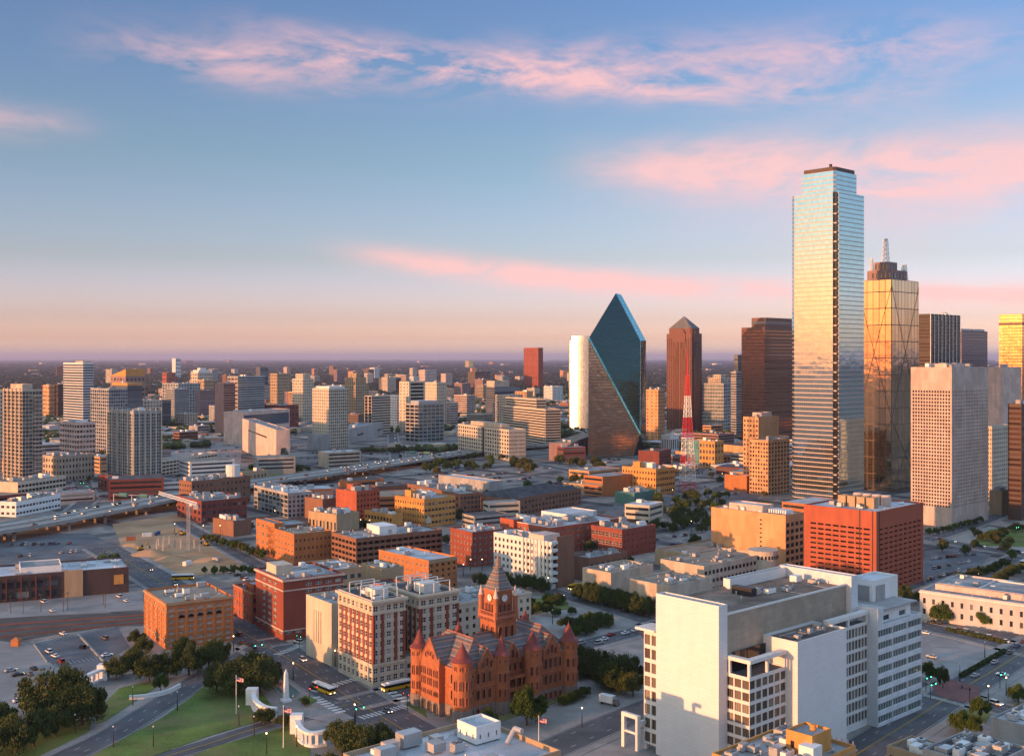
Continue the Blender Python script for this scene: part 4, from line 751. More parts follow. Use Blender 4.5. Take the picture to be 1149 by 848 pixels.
M['white_tile'] = tiles('white_tile_cladding', (.76, .75, .76), 1.0, 3.0, .03); M['beige_panel'] = tiles('beige_panel_cladding', (.42, .35, .28), 1.7, 3.4); M['pale_panel'] = tiles('pale_blue_white_panel', (.66, .69, .74), 1.2, 2.4)
def courthouse():
    t = 42; o = gp(806.5, 870); r = empty('white_courthouse', o, radians(t), 'white tiled courthouse of blank slabs with a brown gravel roof, right foreground', 'courthouse')
    vol(r, 0, 4.2, 0, 24.6, 0, 50.8, 'white_tile', roof='roof_dark', par=1.2)
    vol(r, 4.2, 75, .5, 27, 33, 47.6, 'beige_panel', roof='roof_brown', par=.7, bottom=True)
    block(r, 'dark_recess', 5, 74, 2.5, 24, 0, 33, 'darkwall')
    block(r, 'roof_edge_coping', 4.25, 74.9, .2, .75, 47.3, 47.9, 'white')
    vol(r, 38, 71, 24.4, 27.2, 40, 50.2, 'white_tile', roof='roof_dark'); vol(r, 71.2, 75.2, -1.5, 27.4, 0, 50.6, 'pale_panel', roof='roof_light')
    # loggia block: open frame on top, brown curtained bays below
    zt = 35.3; zf = 30.2
    vol(r, 4.2, 23, -8.1, .4, 0, zf, 'white', Ls=S(3, 8, .86, .72, g='blind_brown', m0=1, m1=.6, mull=('dgrey', 3, 1)), Rs=S(6, 8, .86, .72, g='blind_brown', m0=1, m1=.6, mull=('dgrey', 2, 1)), par=.3, roof='roof_dark', cap=60)
    b = MB()
    for x, y in ((4.2, -8.1), (13.2, -8.1), (22.2, -8.1), (4.2, -1)): b.box(x, x+.8, y, y+.8, zf, zt-1.1)
    b.build('loggia_post', M['white'], r)
    b = MB(); b.box(4.0, 24.5, -8.5, -6.2, zt-1.1, zt); b.box(4.0, 6.2, -6.2, .3, zt-1.1, zt); b.build('loggia_beam', M['white'], r)
    block(r, 'loggia_back_glazing', 6.5, 24, -.6, -.2, zf, 36, 'glass_dark')
    vol(r, 23, 50.6, -12.2, .4, 0, 38.4, 'white_tile', roof='roof_brown', par=.8)
    block(r, 'roof_skylight', 34, 42, -9, -5, 37.6, 38.6, 'glass_blue'); block(r, 'roof_curb', 27, 33, -8, -4, 37.6, 38.2, 'dgrey')
    vol(r, 50.7, 74.8, -5.5, .4, 0, 35.5, 'white', Rs=S(12, 8, .84, .74, g='blind_brown', m0=2, m1=.6, mull=('dgrey', 2, 1)), par=.3, roof='roof_dark')
    b = MB(); b.box(50.7, 75, -6, -3.6, 38, 39.2)
    for x in (51, 62, 73.5): b.box(x, x+.8, -5.9, -5.1, 35.5, 38)
    b.build('loggia_beam', M['white'], r)
    # modern addition
    vol(r, 75, 105, -9.2, 14, 0, 34.5, 'pale_panel', Ls=None, Rs=S(3, 8, .97, .60, g='glass_teal', m0=.3, m1=.9, mull=('white', 9, 1)), par=.7, roof='roof_light', cap=90)
    vol(r, 75.02, 78.5, -9.25, 12, 34.5, 40.2, 'pale_panel', roof='roof_light'); vol(r, 78.5, 101, -7.0, 12, 33.9, 38.6, 'whitewall', roof='roof_light', Rs=S(2, 1, .4, .5, g='glass_teal', m1=1.3))
    block(r, 'roof_overhang', 78.6, 102.5, -8.8, 12, 38.7, 39.2, 'grey')
    vol(r, 88, 105.2, .2, 9.4, 33.9, 46.6, 'whitewall', roof='roof_light')
    block(r, 'louvre_panel', 90, 96, .0, .17, 38.5, 44.5, 'grey'); block(r, 'louvre_panel', 87.8, 87.97, 1.5, 8, 38.5, 44.5, 'grey')
    # window tower on the far left side
    vol(r, 1.0, 6, 24.7, 30.5, 2, 38.3, 'white', Ls=S(2, 8, .8, .72, g='blind_brown', mull=('dgrey', 2, 1)), par=.3, bottom=True)
    block(r, 'roof_plate', -1, 7, 24.65, 32.5, 38.35, 39.1, 'white')
    b = MB(); b.box(1.2, 1.9, 29.6, 30.3, 0, 2); b.box(1.2, 1.9, 25, 25.7, 0, 2); b.build('support_post', M['white'], r)
    rn = random.Random(5)
    b = MB(); b.box(33, 35.4, 12, 20, 46.9, 49.6); b.build('cooling_unit', M['black'], r)
    roof_kit(r, 8, 70, 3, 22, 46.9, 7, rn); roof_kit(r, 25, 48, -11, -2, 37.6, 4, rn, .7)
    LAND.append((880, 760, 'the white tiled courthouse')); FOOT.append((o.x+25, o.y+38, 52)); FOOT.append((o.x+65, o.y+70, 40))
courthouse()
def portal():
    o = gp(716, 843); r = empty('entrance_portal', o, radians(42), 'small white concrete entrance frame at the foot of the tiled slab', 'portal')
    b = MB(); b.box(0, 1.2, 0, 1.2, 0, 10); b.box(0, 1.2, 6, 7.2, 0, 10); b.box(0, 1.2, 0, 7.2, 10, 11.2); b.box(5, 6.2, 0, 1.2, 0, 8); b.box(1.2, 6.2, 0, 1.2, 8, 9.2); b.build('portal_frame', M['white'], r)
    b = MB(); b.box(.2, 1.0, 1.2, 6, 5, 5.6); b.build('crossbar', M['white'], r)
portal()
# ---- foreground roofs along the bottom edge
def yellow_top(root, Wd, Ld, h, rnd):
    vol(root, Wd*.52, Wd*.80, Ld*.15, Ld*.50, h-.9, h+5, 'gold', Ls=S(2, 1, .3, .4), roof='roof_grey')
    block(root, 'white_plant_box', Wd*.42, Wd*.55, -.0+1.0, 5.2, h-.5, h+3.2, 'whitewall')
    b = MB(); b.cone(Wd*.7, Ld*.3, h+4.4, h+6, .8, .8, 10); b.build('brick_chimney', M['gold'], root)
    for i in range(14): b = MB(); b.cone(Wd-.3-.2, Ld*(i+.3)/14, h, h+1.0, .3, .18, 6); b.build('parapet_finial', M['pink'], root)
core('cream_corner_block', 'pale yellow building with roof penthouse cut by the bottom edge', OB, 66, 268, 32, 22, 24.5, 43, 'gold', Rs=S(9, 6, .35, .55, g='glass_dark', mull=MW), Ls=S(6, 6, .4, .5), kit=9, roof='roof_grey', extra=yellow_top, cornice=('tan_brick', 1.6, .5, .4))
def wroof(root, Wd, Ld, h, rnd):
    vol(root, Wd-13, Wd-4.5, Ld-15.5, Ld-7, h-.9, h+3.8, 'whitewall', Rs=S(3, 1, .18, .35), Ls=S(3, 1, .18, .35), roof='roof_light')
    for (x0, y0, w, d, hh, m) in ((Wd-30, Ld-6, 6, 4, 2.8, 'metal'), (Wd-36, Ld-7, 4, 3, 2, 'pink'), (Wd-22, Ld-9, 3, 3, 1.2, 'metal'), (Wd-40, Ld-10, 5, 3, 2.2, 'metal'), (Wd-26, Ld-14, 4, 4, 1.5, 'grey')):
        block(root, 'rooftop_unit', x0, x0+w, y0, y0+d, h-.7, h+hh, m)
    b = MB(); b.bar((Wd-6, Ld-20, h-.9), (Wd-3.2, Ld-20, h+2.6), .7, 0, 8); b.bar((Wd-3.2, Ld-20, h+2.6), (Wd-3.2, Ld-23, h+2.6), .7, 0, 8); b.build('duct', M['metal'], root)
core('white_flat_roof', 'white painted flat roof building in the bottom foreground', OB, -21.6, 264.3, 45, 35, 22, 40, 'tan_brick', kit=3, roof='roof_light', par=1.3, extra=wroof)
core('tan_roof_shop', 'small tan roofed building at the bottom right', 'shop', (1060-CX)*312/F, 312, 13.5, 18, 12, 40, 'tan_brick', Ls=S(5, 3, .55, .5, g='glass_dark'), kit=4, roof='roof_brown')
core('black_roof_shop', 'black roofed building crowded with ducts at the bottom right corner', 'shop', (1108-CX)*303/F, 303, 24, 19, 14, 40, 'grey', Ls=S(4, 3, .5, .5, g='glass_dark'), Rs=S(5, 3, .5, .5), kit=16, roof='roof_dark')
bld('pale_blue_roof_shop', 'low pale blue roofed building beside the corner lawn', 'shop', 1112, 1149, 1185, 846, 813, 40, 'grey', kit=3, roof='roof_light')
# ---- old red castle courthouse
M['sandstone'] = tiles('red_sandstone', (.43, .15, .07), .8, 1.7, .16); M['granite'] = mat('rough_grey_granite', (.24, .19, .17), .9, .2, .6, fine=.25)
M['tile_red'] = mat('maroon_roof_tile', (.20, .05, .045), .6, .15, .5, fine=.2); M['trim_red'] = mat('terracotta_trim', (.42, .15, .09), .7)
def slate():
    m = mat('striped_slate', (.16, .17, .20), .6, .1, .5, fine=.2); t = m.node_tree; b = t.nodes['Principled BSDF']; L = t.links
    tcn = [n for n in t.nodes if n.type == 'TEX_COORD'][0]; s = t.nodes.new('ShaderNodeSeparateXYZ'); L.new(tcn.outputs['Object'], s.inputs[0])
    d = t.nodes.new('ShaderNodeMath'); d.operation = 'DIVIDE'; d.inputs[1].default_value = 2.6; L.new(s.outputs[2], d.inputs[0]); f = t.nodes.new('ShaderNodeMath'); f.operation = 'FRACT'; L.new(d.outputs[0], f.inputs[0])
    r = t.nodes.new('ShaderNodeValToRGB'); e = r.color_ramp.elements; r.color_ramp.interpolation = 'CONSTANT'; L.new(f.outputs[0], r.inputs[0])
    e[0].color = (.15, .14, .15, 1); e[1].position = .42; e[1].color = (.30, .17, .13, 1); q = e.new(.62); q.color = (.11, .11, .13, 1); q = e.new(.84); q.color = (.27, .22, .20, 1)
    L.new(r.outputs[0], [n for n in t.nodes if n.type == 'VECT_MATH'][0].inputs[0]); return m
M['slate'] = slate()
def arch_pts(w, h, n=8): return [(-w/2, -h/2), (w/2, -h/2)]+[(w/2*cos(pi*i/n), h/2-w/2+w/2*sin(pi*i/n)) for i in range(n+1)]
AW = {}
def arch_win(root, x, y, z, rz, w, h, m='glass_dark', trim='trim_red', flat=False):
    """window set in a raised stone surround, the glass back from its face"""
    k = (w, h, m, trim, flat)
    if k not in AW:
        P = [(-w/2, -h/2), (w/2, -h/2), (w/2, h/2), (-w/2, h/2)] if flat else arch_pts(w, h); s = 1+.42/w; sh = 1+.3/h
        O = [(a*s, c*sh) for a, c in P]; b = MB(); n = len(P)
        for i in range(n):
            j = (i+1) % n
            b.poly([(O[i][0], -.28, O[i][1]), (O[j][0], -.28, O[j][1]), (P[j][0], -.28, P[j][1]), (P[i][0], -.28, P[i][1])], 1)
            b.poly([(P[i][0], -.28, P[i][1]), (P[j][0], -.28, P[j][1]), (P[j][0], -.03, P[j][1]), (P[i][0], -.03, P[i][1])], 1)
            b.poly([(O[j][0], -.28, O[j][1]), (O[i][0], -.28, O[i][1]), (O[i][0], .05, O[i][1]), (O[j][0], .05, O[j][1])], 1)
        b.poly([(a, -.03, c) for a, c in P], 0); b.box(-.05, .05, -.12, -.04, -h/2, h/2-.15, 1)
        AW[k] = b.mesh('window', [M[m], M[trim]])
    return link('window', AW[k], root, (x, y, z), rz)
def castle():
    t = 38; nx, D, Wd, Ld = dims(469, 518, 641, 811, t); r = empty('castle_courthouse', (nx, D, 0), radians(t), 'red sandstone castle courthouse with a clock tower and eight cone roofed turrets', 'courthouse')
    E = 17.0; g = 4.6
    plan = [(0, 0), (Wd*.36, 0), (Wd*.36, 3.2), (Wd*.62, 3.2), (Wd*.62, 0), (Wd, 0), (Wd, Ld), (0, Ld)]
    b = MB(); b.prism(plan, g, E); b.build('wall', M['sandstone'], r); b = MB(); b.prism([(x+(-.2 if x == 0 else .2 if x == Wd else 0), y+(-.2 if y < 5 else .2)) for x, y in plan], 0, g); b.build('granite_base', M['granite'], r)
    b = MB(); q = [(x+(-.35 if x == 0 else .35 if x == Wd else 0), y+(-.35 if y < 5 else .35)) for x, y in plan]; b.prism(q, E, E+.7); b.prism(q, 10.6, 10.9); b.build('string_course', M['trim_red'], r)
    # main hip roof and cross roofs
    def hip(x0, x1, y0, y1, z0, z1, ax):
        b = MB(); cx, cy = (x0+x1)/2, (y0+y1)/2
        if ax == 'x': i = (y1-y0)*.30; rg = [(x0+i, cy), (x1-i, cy)]
        else: i = (x1-x0)*.30; rg = [(cx, y0+i), (cx, y1-i)]
        c = [(x0, y0, z0), (x1, y0, z0), (x1, y1, z0), (x0, y1, z0)]; a, d = (*rg[0], z1), (*rg[1], z1)
        if ax == 'x': fs = [[c[0], c[1], d, a], [c[1], c[2], d], [c[2], c[3], a, d], [c[3], c[0], a]]
        else: fs = [[c[1], c[2], d, a], [c[0], c[1], a], [c[3], c[0], a, d], [c[2], c[3], d]]
        for f in fs: b.poly(f)
        b.poly(list(reversed(c))); b.build('slate_roof', M['slate'], r)
        b = MB(); b.bar(a, d, .28)
        for p_, q_ in ((c[0], a), (c[3], a if ax == 'x' else d), (c[1], d if ax == 'x' else a), (c[2], d)): b.bar(p_, q_, .2)
        b.build('roof_ridge', M['trim_red'], r)
    hip(.4, Wd*.36-.2, .4, Ld-.4, E+.7, 26.5, 'y'); hip(Wd*.62+.2, Wd-.4, .4, Ld-.4, E+.7, 26.5, 'y'); hip(Wd*.2, Wd*.8, 4, Ld-4, E+.72, 25.6, 'x')
    # gables with steep stone fronts
    def gable(cx, cy, rz, w, z0, z1, dep, win):
        c, s = cos(rz), sin(rz); P = lambda a, d, z: (cx+c*a-s*d, cy+s*a+c*d, z)
        b = MB(); f = [P(-w/2, 0, z0), P(w/2, 0, z0), P(w/2, 0, E+1.2), P(0, 0, z1), P(-w/2, 0, E+1.2)]; k = [P(-w/2, .7, z0), P(w/2, .7, z0), P(w/2, .7, E+1.2), P(0, .7, z1), P(-w/2, .7, E+1.2)]
        b.hexa(k, f); b.build('gable_wall', M['sandstone'], r)
        b = MB(); b.poly([P(w/2, .6, E+1), P(w/2, dep, E+1), P(0, dep, z1-.3), P(0, .6, z1-.3)]); b.poly([P(-w/2, dep, E+1), P(-w/2, .6, E+1), P(0, .6, z1-.3), P(0, dep, z1-.3)]); b.build('slate_roof', M['slate'], r)
        b = MB(); b.bar(P(-w/2, -.1, E+1.2), P(0, -.1, z1+.1), .32); b.bar(P(w/2, -.1, E+1.2), P(0, -.1, z1+.1), .32); b.bar(P(0, 0, z1), P(0, dep, z1), .25); b.build('gable_coping', M['trim_red'], r)
        for sgn in (-1, 1): b = MB(); b.cone(*P(sgn*w/2, .1, 0)[:2], z0, E+2.2, .55, .5, 8); b.cone(*P(sgn*w/2, .1, 0)[:2], E+2.2, E+4, .6, 0, 8); b.build('pinnacle', M['sandstone'], r)
        for a, z, ww, hh in win: arch_win(r, *P(a, -.02, z), rz, ww, hh)
    tri = [(-1.7, E+1.6, 1.0, 2.2), (0, E+2.4, 1.0, 3.0), (1.7, E+1.6, 1.0, 2.2)]
    for fx in (.21, .80): gable(Wd*fx, -.5, 0, 7.4, E-1, E+7.2, 9, tri)
    gable(Wd*.49, 2.7, 0, 6.2, E-1, E+6.2, 9, tri[:])
    # tall entrance gable on the left face
    b = MB(); b.box(-2.6, .1, Ld*.36, Ld*.80, 0, g); b.build('granite_base', M['granite'], r)
    b = MB(); b.box(-2.5, .1, Ld*.37, Ld*.79, g, E+1.5); b.build('entrance_bay_wall', M['sandstone'], r)
    gable(-2.6, Ld*.58, -pi/2, Ld*.42, E+.5, E+9.5, 11, [(-2.2+1.1*i, E+4.2 if i in (1, 2, 3) else E+3.4, .8, 1.5) for i in range(5)])
    for i in range(3):
        y = Ld*(.44+.14*i)
        arch_win(r, -2.75, y, 2.6, -pi/2, 1.9, 3.6, 'open_dark', 'granite')
        for z, h_ in ((7.4, 1.5), (11.2, 2.4), (14.6, 2.4)):
            for dy in (-.65, .65): arch_win(r, -2.62, y+dy, z, -pi/2, .9, h_, flat=z < 14)
    # window rows
    def row(y, xs, z, w, h, m='glass_dark', flat=False, rz=0):
        for x in xs: arch_win(r, x, y, z, rz, w, h, m, flat=flat)
    A1 = [Wd*.36*f for f in (.24, .38, .52, .66)]; A2 = [Wd*(.62+.38*f) for f in (.34, .46, .58, .70)]; A3 = [Wd*(.36+.26*f) for f in (.2, .4, .6, .8)]
    row(-.02, A1+A2, 14, 1.25, 3.4); row(-.02, A1+A2, 8.3, 1.25, 3.1, flat=True); row(-.22, A1+A2, 2.4, 1.0, 2.2, flat=True)
    row(3.18, A3, 14.4, 1.2, 2.6); row(2.98, A3, 2.4, 1, 2.2, flat=True)
    b = MB(); b.box(Wd*.36, Wd*.62, .6, 3.1, 6.4, 6.9); b.box(Wd*.36, Wd*.62, .6, 1.2, 6.9, 7.8)
    for f in (0.05, .28, .5, .72, .95): b.cone(Wd*(.36+.26*f), .9, 7.8, 10.9, .3, .3, 8); b.cone(Wd*(.36+.26*f), .9, 0, 6.4, .35, .35, 8)
    b.box(Wd*.36, Wd*.62, .5, 3.1, 10.9, 12); b.build('porch_balcony', M['sandstone'], r)
    row(3.16, A3, 9.2, 1.5, 3.4, 'glass_lit')
    for f in (.12, .88):
        for z, h_ in ((14, 3.2), (8.3, 3.0), (2.4, 2.0)): arch_win(r, -.02 if z > 4 else -.22, Ld*f if f > .5 else Ld*.2, z, -pi/2, 1.2, h_, flat=z < 10)
    # turrets
    TP = [(1.0, 1.0, 3.5), (Wd*.36-.5, .4, 2.9), (Wd*.62+.8, .4, 3.2), (Wd-.6, .8, 3.2), (.2, Ld-.6, 3.1), (Wd-.5, Ld-.5, 3.1), (Wd*.36, Ld, 2.8), (Wd*.62, Ld, 2.8)]
    for x, y, R_ in TP:
        tw = MB(); tw.cone(x, y, g, E+3.3, R_, R_, 20); tw.cone(x, y, E+3.3, E+3.9, R_+.35, R_+.35, 20); o = tw.build('turret', M['sandstone'], r)
        b = MB(); b.cone(x, y, 0, g, R_+.22, R_+.22, 20); b.build('granite_base', M['granite'], r)
        b = MB(); b.cone(x, y, E+3.9, E+5.2, R_+.6, R_*.72, 20); b.cone(x, y, E+5.2, E+10.2, R_*.72, .12, 20); b.cone(x, y, E+10, E+11.2, .1, .04, 6); b.build('cone_roof', M['tile_red'], o)
        if y < Ld/2 or x < 2:
            for a in (-2.35, -1.75, -1.15, -.55, -2.95):
                ca, sa = cos(a), sin(a)
                if x > 2 and sa > -.2: continue
                for z, w, h_ in ((E+1.9, .55, 1.3), (13.2, .85, 3.2), (7.8, .7, 2.6)):
                    if z > E and a in (-1.75,): pass
                    arch_win(o, x+(R_+.0)*ca, y+(R_+.0)*sa, z, a+pi/2, w, h_, flat=z < 9)
    # clock tower
    cx, cy, s = 27.5, 15.5, 4.7
    tw = MB(); tw.box(cx-s, cx+s, cy-s, cy+s, E-2, 31); tw.build('tower_shaft', M['sandstone'], r)
    b = MB(); b.box(cx-s-.6, cx+s+.6, cy-s-.6, cy+s+.6, 30.2, 31.2)
    for i in range(13):
        a = -s-.4+(2*s+.8)*i/12; b.box(cx+a-.18, cx+a+.18, cy-s-.75, cy-s-.2, 29.2, 30.2); b.box(cx-s-.75, cx-s-.2, cy+a-.18, cy+a+.18, 29.2, 30.2)
        b.box(cx+a-.14, cx+a+.14, cy-s-.6, cy-s-.4, 31.2, 32.4); b.box(cx-s-.6, cx-s-.4, cy+a-.14, cy+a+.14, 31.2, 32.4)
    b.box(cx-s-.62, cx+s+.62, cy-s-.62, cy-s-.38, 32.4, 32.7); b.box(cx-s-.62, cx-s-.38, cy-s-.62, cy+s+.62, 32.4, 32.7); b.build('tower_balcony', M['trim_red'], r)
    b = MB(); u = 3.7; b.prism([(cx-u, cy-u), (cx+u, cy-u), (cx+u, cy+u), (cx-u, cy+u)], 31.2, 39.6); b.build('clock_stage', M['sandstone'], r)
    b = MB(); b.box(cx-u-.35, cx+u+.35, cy-u-.35, cy+u+.35, 39.6, 40.2); b.build('tower_cornice', M['trim_red'], r)
    for sx, sy in ((-1, -1), (1, -1), (-1, 1), (1, 1)):
        o = MB(); X, Y = cx+sx*(s-.2), cy+sy*(s-.2); o.cone(X, Y, 30, 37.4, .95, .9, 12); o.cone(X, Y, 37.4, 37.9, 1.1, 1.1, 12); p = o.build('corner_pinnacle', M['sandstone'], r)
        b = MB(); b.cone(X, Y, 37.9, 41.6, .95, .05, 12); b.build('pinnacle_cap', M['pink'], p)
    q = u+.2; k = 1.3
    def oct_(q, k): return [(cx-q+k, cy-q), (cx+q-k, cy-q), (cx+q, cy-q+k), (cx+q, cy+q-k), (cx+q-k, cy+q), (cx-q+k, cy+q), (cx-q, cy+q-k), (cx-q, cy-q+k)]
    b = MB(); b.hexa([(x, y, 40.2) for x, y in oct_(q+.4, k)], [(x, y, 48.0) for x, y in oct_(1.3, .45)]); b.build('steeple_roof', M['slate'], r)
    b = MB(); b.cone(cx, cy, 48.0, 48.5, 1.8, 1.8, 8); b.cone(cx, cy, 48.5, 50.5, 1.0, .9, 8); b.cone(cx, cy, 50.5, 52.8, 1.1, .05, 8); b.cone(cx, cy, 52.6, 54, .12, .03, 6); b.build('lantern', M['granite'], r)
    for rz, X, Y in ((0, 0, -1), (-pi/2, -1, 0)):
        for a in (-2.7, 0, 2.7):
            arch_win(r, cx+a*(X == 0)+X*(s+.02), cy+a*(Y == 0)+Y*(s+.02), 24.6, rz, 1.35, 5.4, 'open_dark')
        for a in (-1.9, 0, 1.9): arch_win(r, cx+a*(X == 0)+X*(u+.02), cy+a*(Y == 0)+Y*(u+.02), 33.6, rz, 1.0, 3.2, 'open_dark')
        dial = MB(); n = 24; R_ = 1.35
        dial.hexa([(R_*cos(2*pi*i/n), -.1, R_*sin(2*pi*i/n)) for i in range(n)], [(R_*cos(2*pi*i/n), .1, R_*sin(2*pi*i/n)) for i in range(n)])
        fc = dial.build('clock_face', M['steel_white'], r, loc=(cx+X*(u+.2), cy+Y*(u+.2), 37.3), rz=rz)
        rim = MB()
        for i in range(n):
            a0, a1 = 2*pi*i/n, 2*pi*(i+1)/n; rim.bar((R_*1.06*cos(a0), -.1, R_*1.06*sin(a0)), (R_*1.06*cos(a1), -.1, R_*1.06*sin(a1)), .15)
        rim.build('clock_rim', M['trim_red'], fc)
        hd = MB()
        for i in range(12): a = 2*pi*i/12; hd.bar((1.0*cos(a), -.13, 1.0*sin(a)), (1.22*cos(a), -.13, 1.22*sin(a)), .045)
        hd.build('hour_mark', M['black'], fc)
        for nm, a, L_ in (('hour_hand', radians(-20), .7), ('minute_hand', radians(85), 1.05)): hd = MB(); hd.bar((0, -.18, 0), (L_*cos(a), -.18, L_*sin(a)), .06); hd.build(nm, M['black'], fc)
    FOOT.append((nx+14, D+24, 36)); LAND.append((560, 750, 'the red castle courthouse'))
castle()
# ------------------------------------------------------------------ ground, roads, paths
def structure(o): o['kind'] = 'structure'; return o
def ground_mat():
    m = bpy.data.materials.new('city_and_woodland_ground'); m.use_nodes = True; t = m.node_tree; b = t.nodes['Principled BSDF']; b.inputs['Roughness'].default_value = .95; b.inputs['Specular IOR Level'].default_value = .1
    L = t.links; N = t.nodes.new
    tcn = N('ShaderNodeTexCoord'); s = N('ShaderNodeSeparateXYZ'); L.new(tcn.outputs['Object'], s.inputs[0])
    def nz(sc, d=5):
        n = N('ShaderNodeTexNoise'); n.inputs['Scale'].default_value = sc; n.inputs['Detail'].default_value = d; L.new(tcn.outputs['Object'], n.inputs[0]); return n.outputs[0]
    def rmp(src, *st):
        r = N('ShaderNodeValToRGB'); e = r.color_ramp.elements; L.new(src, r.inputs[0]); e[0].position, e[0].color = st[0][0], (*st[0][1], 1); e[1].position, e[1].color = st[-1][0], (*st[-1][1], 1)
        for p, c in st[1:-1]: q = e.new(p); q.color = (*c, 1)
        return r.outputs[0]
    city = rmp(nz(.035, 7), (.3, (.14, .14, .14)), (.46, (.26, .245, .235)), (.55, (.33, .30, .28)), (.62, (.19, .19, .19)), (.75, (.09, .11, .06)))
    mpg = N('ShaderNodeMapping'); mpg.inputs['Rotation'].default_value = (0, 0, radians(-43)); L.new(tcn.outputs['Object'], mpg.inputs[0]); bt = N('ShaderNodeTexBrick'); L.new(mpg.outputs[0], bt.inputs[0]); bt.offset = 0; bt.inputs['Scale'].default_value = 1; bt.inputs['Brick Width'].default_value = 118; bt.inputs['Row Height'].default_value = 86; bt.inputs['Mortar Size'].default_value = 6.5; bt.inputs['Mortar Smooth'].default_value = .0
    bt.inputs['Color1'].default_value = (.75, .75, .78, 1); bt.inputs['Color2'].default_value = (1.25, 1.2, 1.15, 1); bt.inputs['Mortar'].default_value = (.42, .42, .46, 1)
    bm = N('ShaderNodeMix'); bm.data_type = 'RGBA'; bm.blend_type = 'MULTIPLY'; bm.inputs[0].default_value = 1; L.new(city, bm.inputs[6]); L.new(bt.outputs[0], bm.inputs[7])
    pl = N('ShaderNodeTexBrick'); L.new(mpg.outputs[0], pl.inputs[0]); pl.inputs['Scale'].default_value = 1; pl.inputs['Brick Width'].default_value = 41; pl.inputs['Row Height'].default_value = 28; pl.inputs['Mortar Size'].default_value = .5; pl.inputs['Color1'].default_value = (.7, .7, .72, 1); pl.inputs['Color2'].default_value = (1.2, 1.15, 1.1, 1); pl.inputs['Mortar'].default_value = (.9, .9, .8, 1)
    bm2 = N('ShaderNodeMix'); bm2.data_type = 'RGBA'; bm2.blend_type = 'MULTIPLY'; bm2.inputs[0].default_value = 1; L.new(bm.outputs[2], bm2.inputs[6]); L.new(pl.outputs[0], bm2.inputs[7]); city = bm2.outputs[2]
    wood = rmp(nz(.004, 9), (.35, (.035, .045, .03)), (.5, (.055, .06, .04)), (.6, (.10, .09, .07)), (.68, (.05, .055, .04)))
    mr = N('ShaderNodeMapRange'); mr.interpolation_type = 'SMOOTHSTEP'; a = N('ShaderNodeMath'); a.operation = 'MULTIPLY_ADD'; L.new(nz(.002, 4), a.inputs[0]); a.inputs[1].default_value = 2600; L.new(s.outputs[1], a.inputs[2])
    L.new(a.outputs[0], mr.inputs[0]); mr.inputs[1].default_value = 2900; mr.inputs[2].default_value = 4600
    mx = N('ShaderNodeMix'); mx.data_type = 'RGBA'; L.new(mr.outputs[0], mx.inputs[0]); L.new(city, mx.inputs[6]); L.new(wood, mx.inputs[7]); L.new(mx.outputs[2], b.inputs['Base Color']); return m
g_ = MB(); g_.poly([(-60000, -3000, 0), (60000, -3000, 0), (60000, 95000, 0), (-60000, 95000, 0)]); structure(g_.build('ground', ground_mat()))
M['asphalt'] = mat('asphalt', (.105, .105, .115), .85, .28, .08, fine=.2); M['asphalt_lot'] = mat('car_park_asphalt', (.13, .135, .15), .85, .28, .06, fine=.25)
M['concrete_lot'] = mat('car_park_concrete', (.28, .265, .26), .9, .18, .05, fine=.15); M['pavement'] = mat('pavement_concrete', (.29, .27, .255), .9, .15, .15, fine=.12)
M['deck'] = mat('freeway_concrete', (.33, .315, .30), .9, .12, .05, fine=.08); M['grass'] = mat('lawn', (.115, .17, .035), .95, .45, .07, fine=.3); M['dry_grass'] = mat('dry_lawn', (.20, .19, .07), .95, .3, .07, fine=.3)
M['dirt'] = mat('site_dirt', (.44, .27, .15), .95, .3, .04, fine=.25); M['ballast'] = mat('rail_ballast', (.10, .085, .08), .95, .25, .1, fine=.3); M['paver'] = mat('red_pavers', (.20, .09, .085), .9, .15, .2, fine=.2)
M['line'] = mat('road_marking_white', (.62, .62, .60), .8, .2, .5, fine=.2); M['line_y'] = mat('road_marking_yellow', (.50, .34, .07), .8, .2, .5, fine=.2); M['water'] = mat('pool_water', (.10, .22, .22), .08, .05); M['kerb'] = mat('kerb_stone', (.33, .32, .30), .9)
_t = M['grass'].node_tree; _b = _t.nodes['Principled BSDF']; _n = _t.nodes.new('ShaderNodeTexNoise'); _n.inputs['Scale'].default_value = .045; _n.inputs['Detail'].default_value = 8; _n.inputs['Roughness'].default_value = .7
_t.links.new(_t.nodes['Texture Coordinate'].outputs['Object'], _n.inputs[0]); _r = _t.nodes.new('ShaderNodeMapRange'); _t.links.new(_n.outputs[0], _r.inputs[0]); _r.inputs[1].default_value = .45; _r.inputs[2].default_value = .68
_m = _t.nodes.new('ShaderNodeMix'); _m.data_type = 'RGBA'; _t.links.new(_r.outputs[0], _m.inputs[0]); _t.links.new(_b.inputs['Base Color'].links[0].from_socket, _m.inputs[6]); _m.inputs[7].default_value = (.20, .17, .07, 1); _t.links.new(_m.outputs[2], _b.inputs['Base Color'])
def patch(name, m, pts, z=.03, h=0):
    P = [gp(u, v) for u, v in pts]
    a = sum(P[i].x*P[(i+1) % len(P)].y-P[(i+1) % len(P)].x*P[i].y for i in range(len(P)))
    if a < 0: P.reverse()
    b = MB()
    if h: b.hexa([(p.x, p.y, 0) for p in P], [(p.x, p.y, h) for p in P])
    else: b.poly([(p.x, p.y, z) for p in P])
    return structure(b.build(name, M[m]))
def smooth(P, n=6):
    out = []
    for i in range(len(P)-1):
        p0, p1, p2, p3 = P[max(i-1, 0)], P[i], P[i+1], P[min(i+2, len(P)-1)]
        for k in range(n):
            t = k/n; out.append(.5*((2*p1)+(p2-p0)*t+(2*p0-5*p1+4*p2-p3)*t*t+(3*p1-p0-3*p2+p3)*t**3))
    return out+[P[-1]]
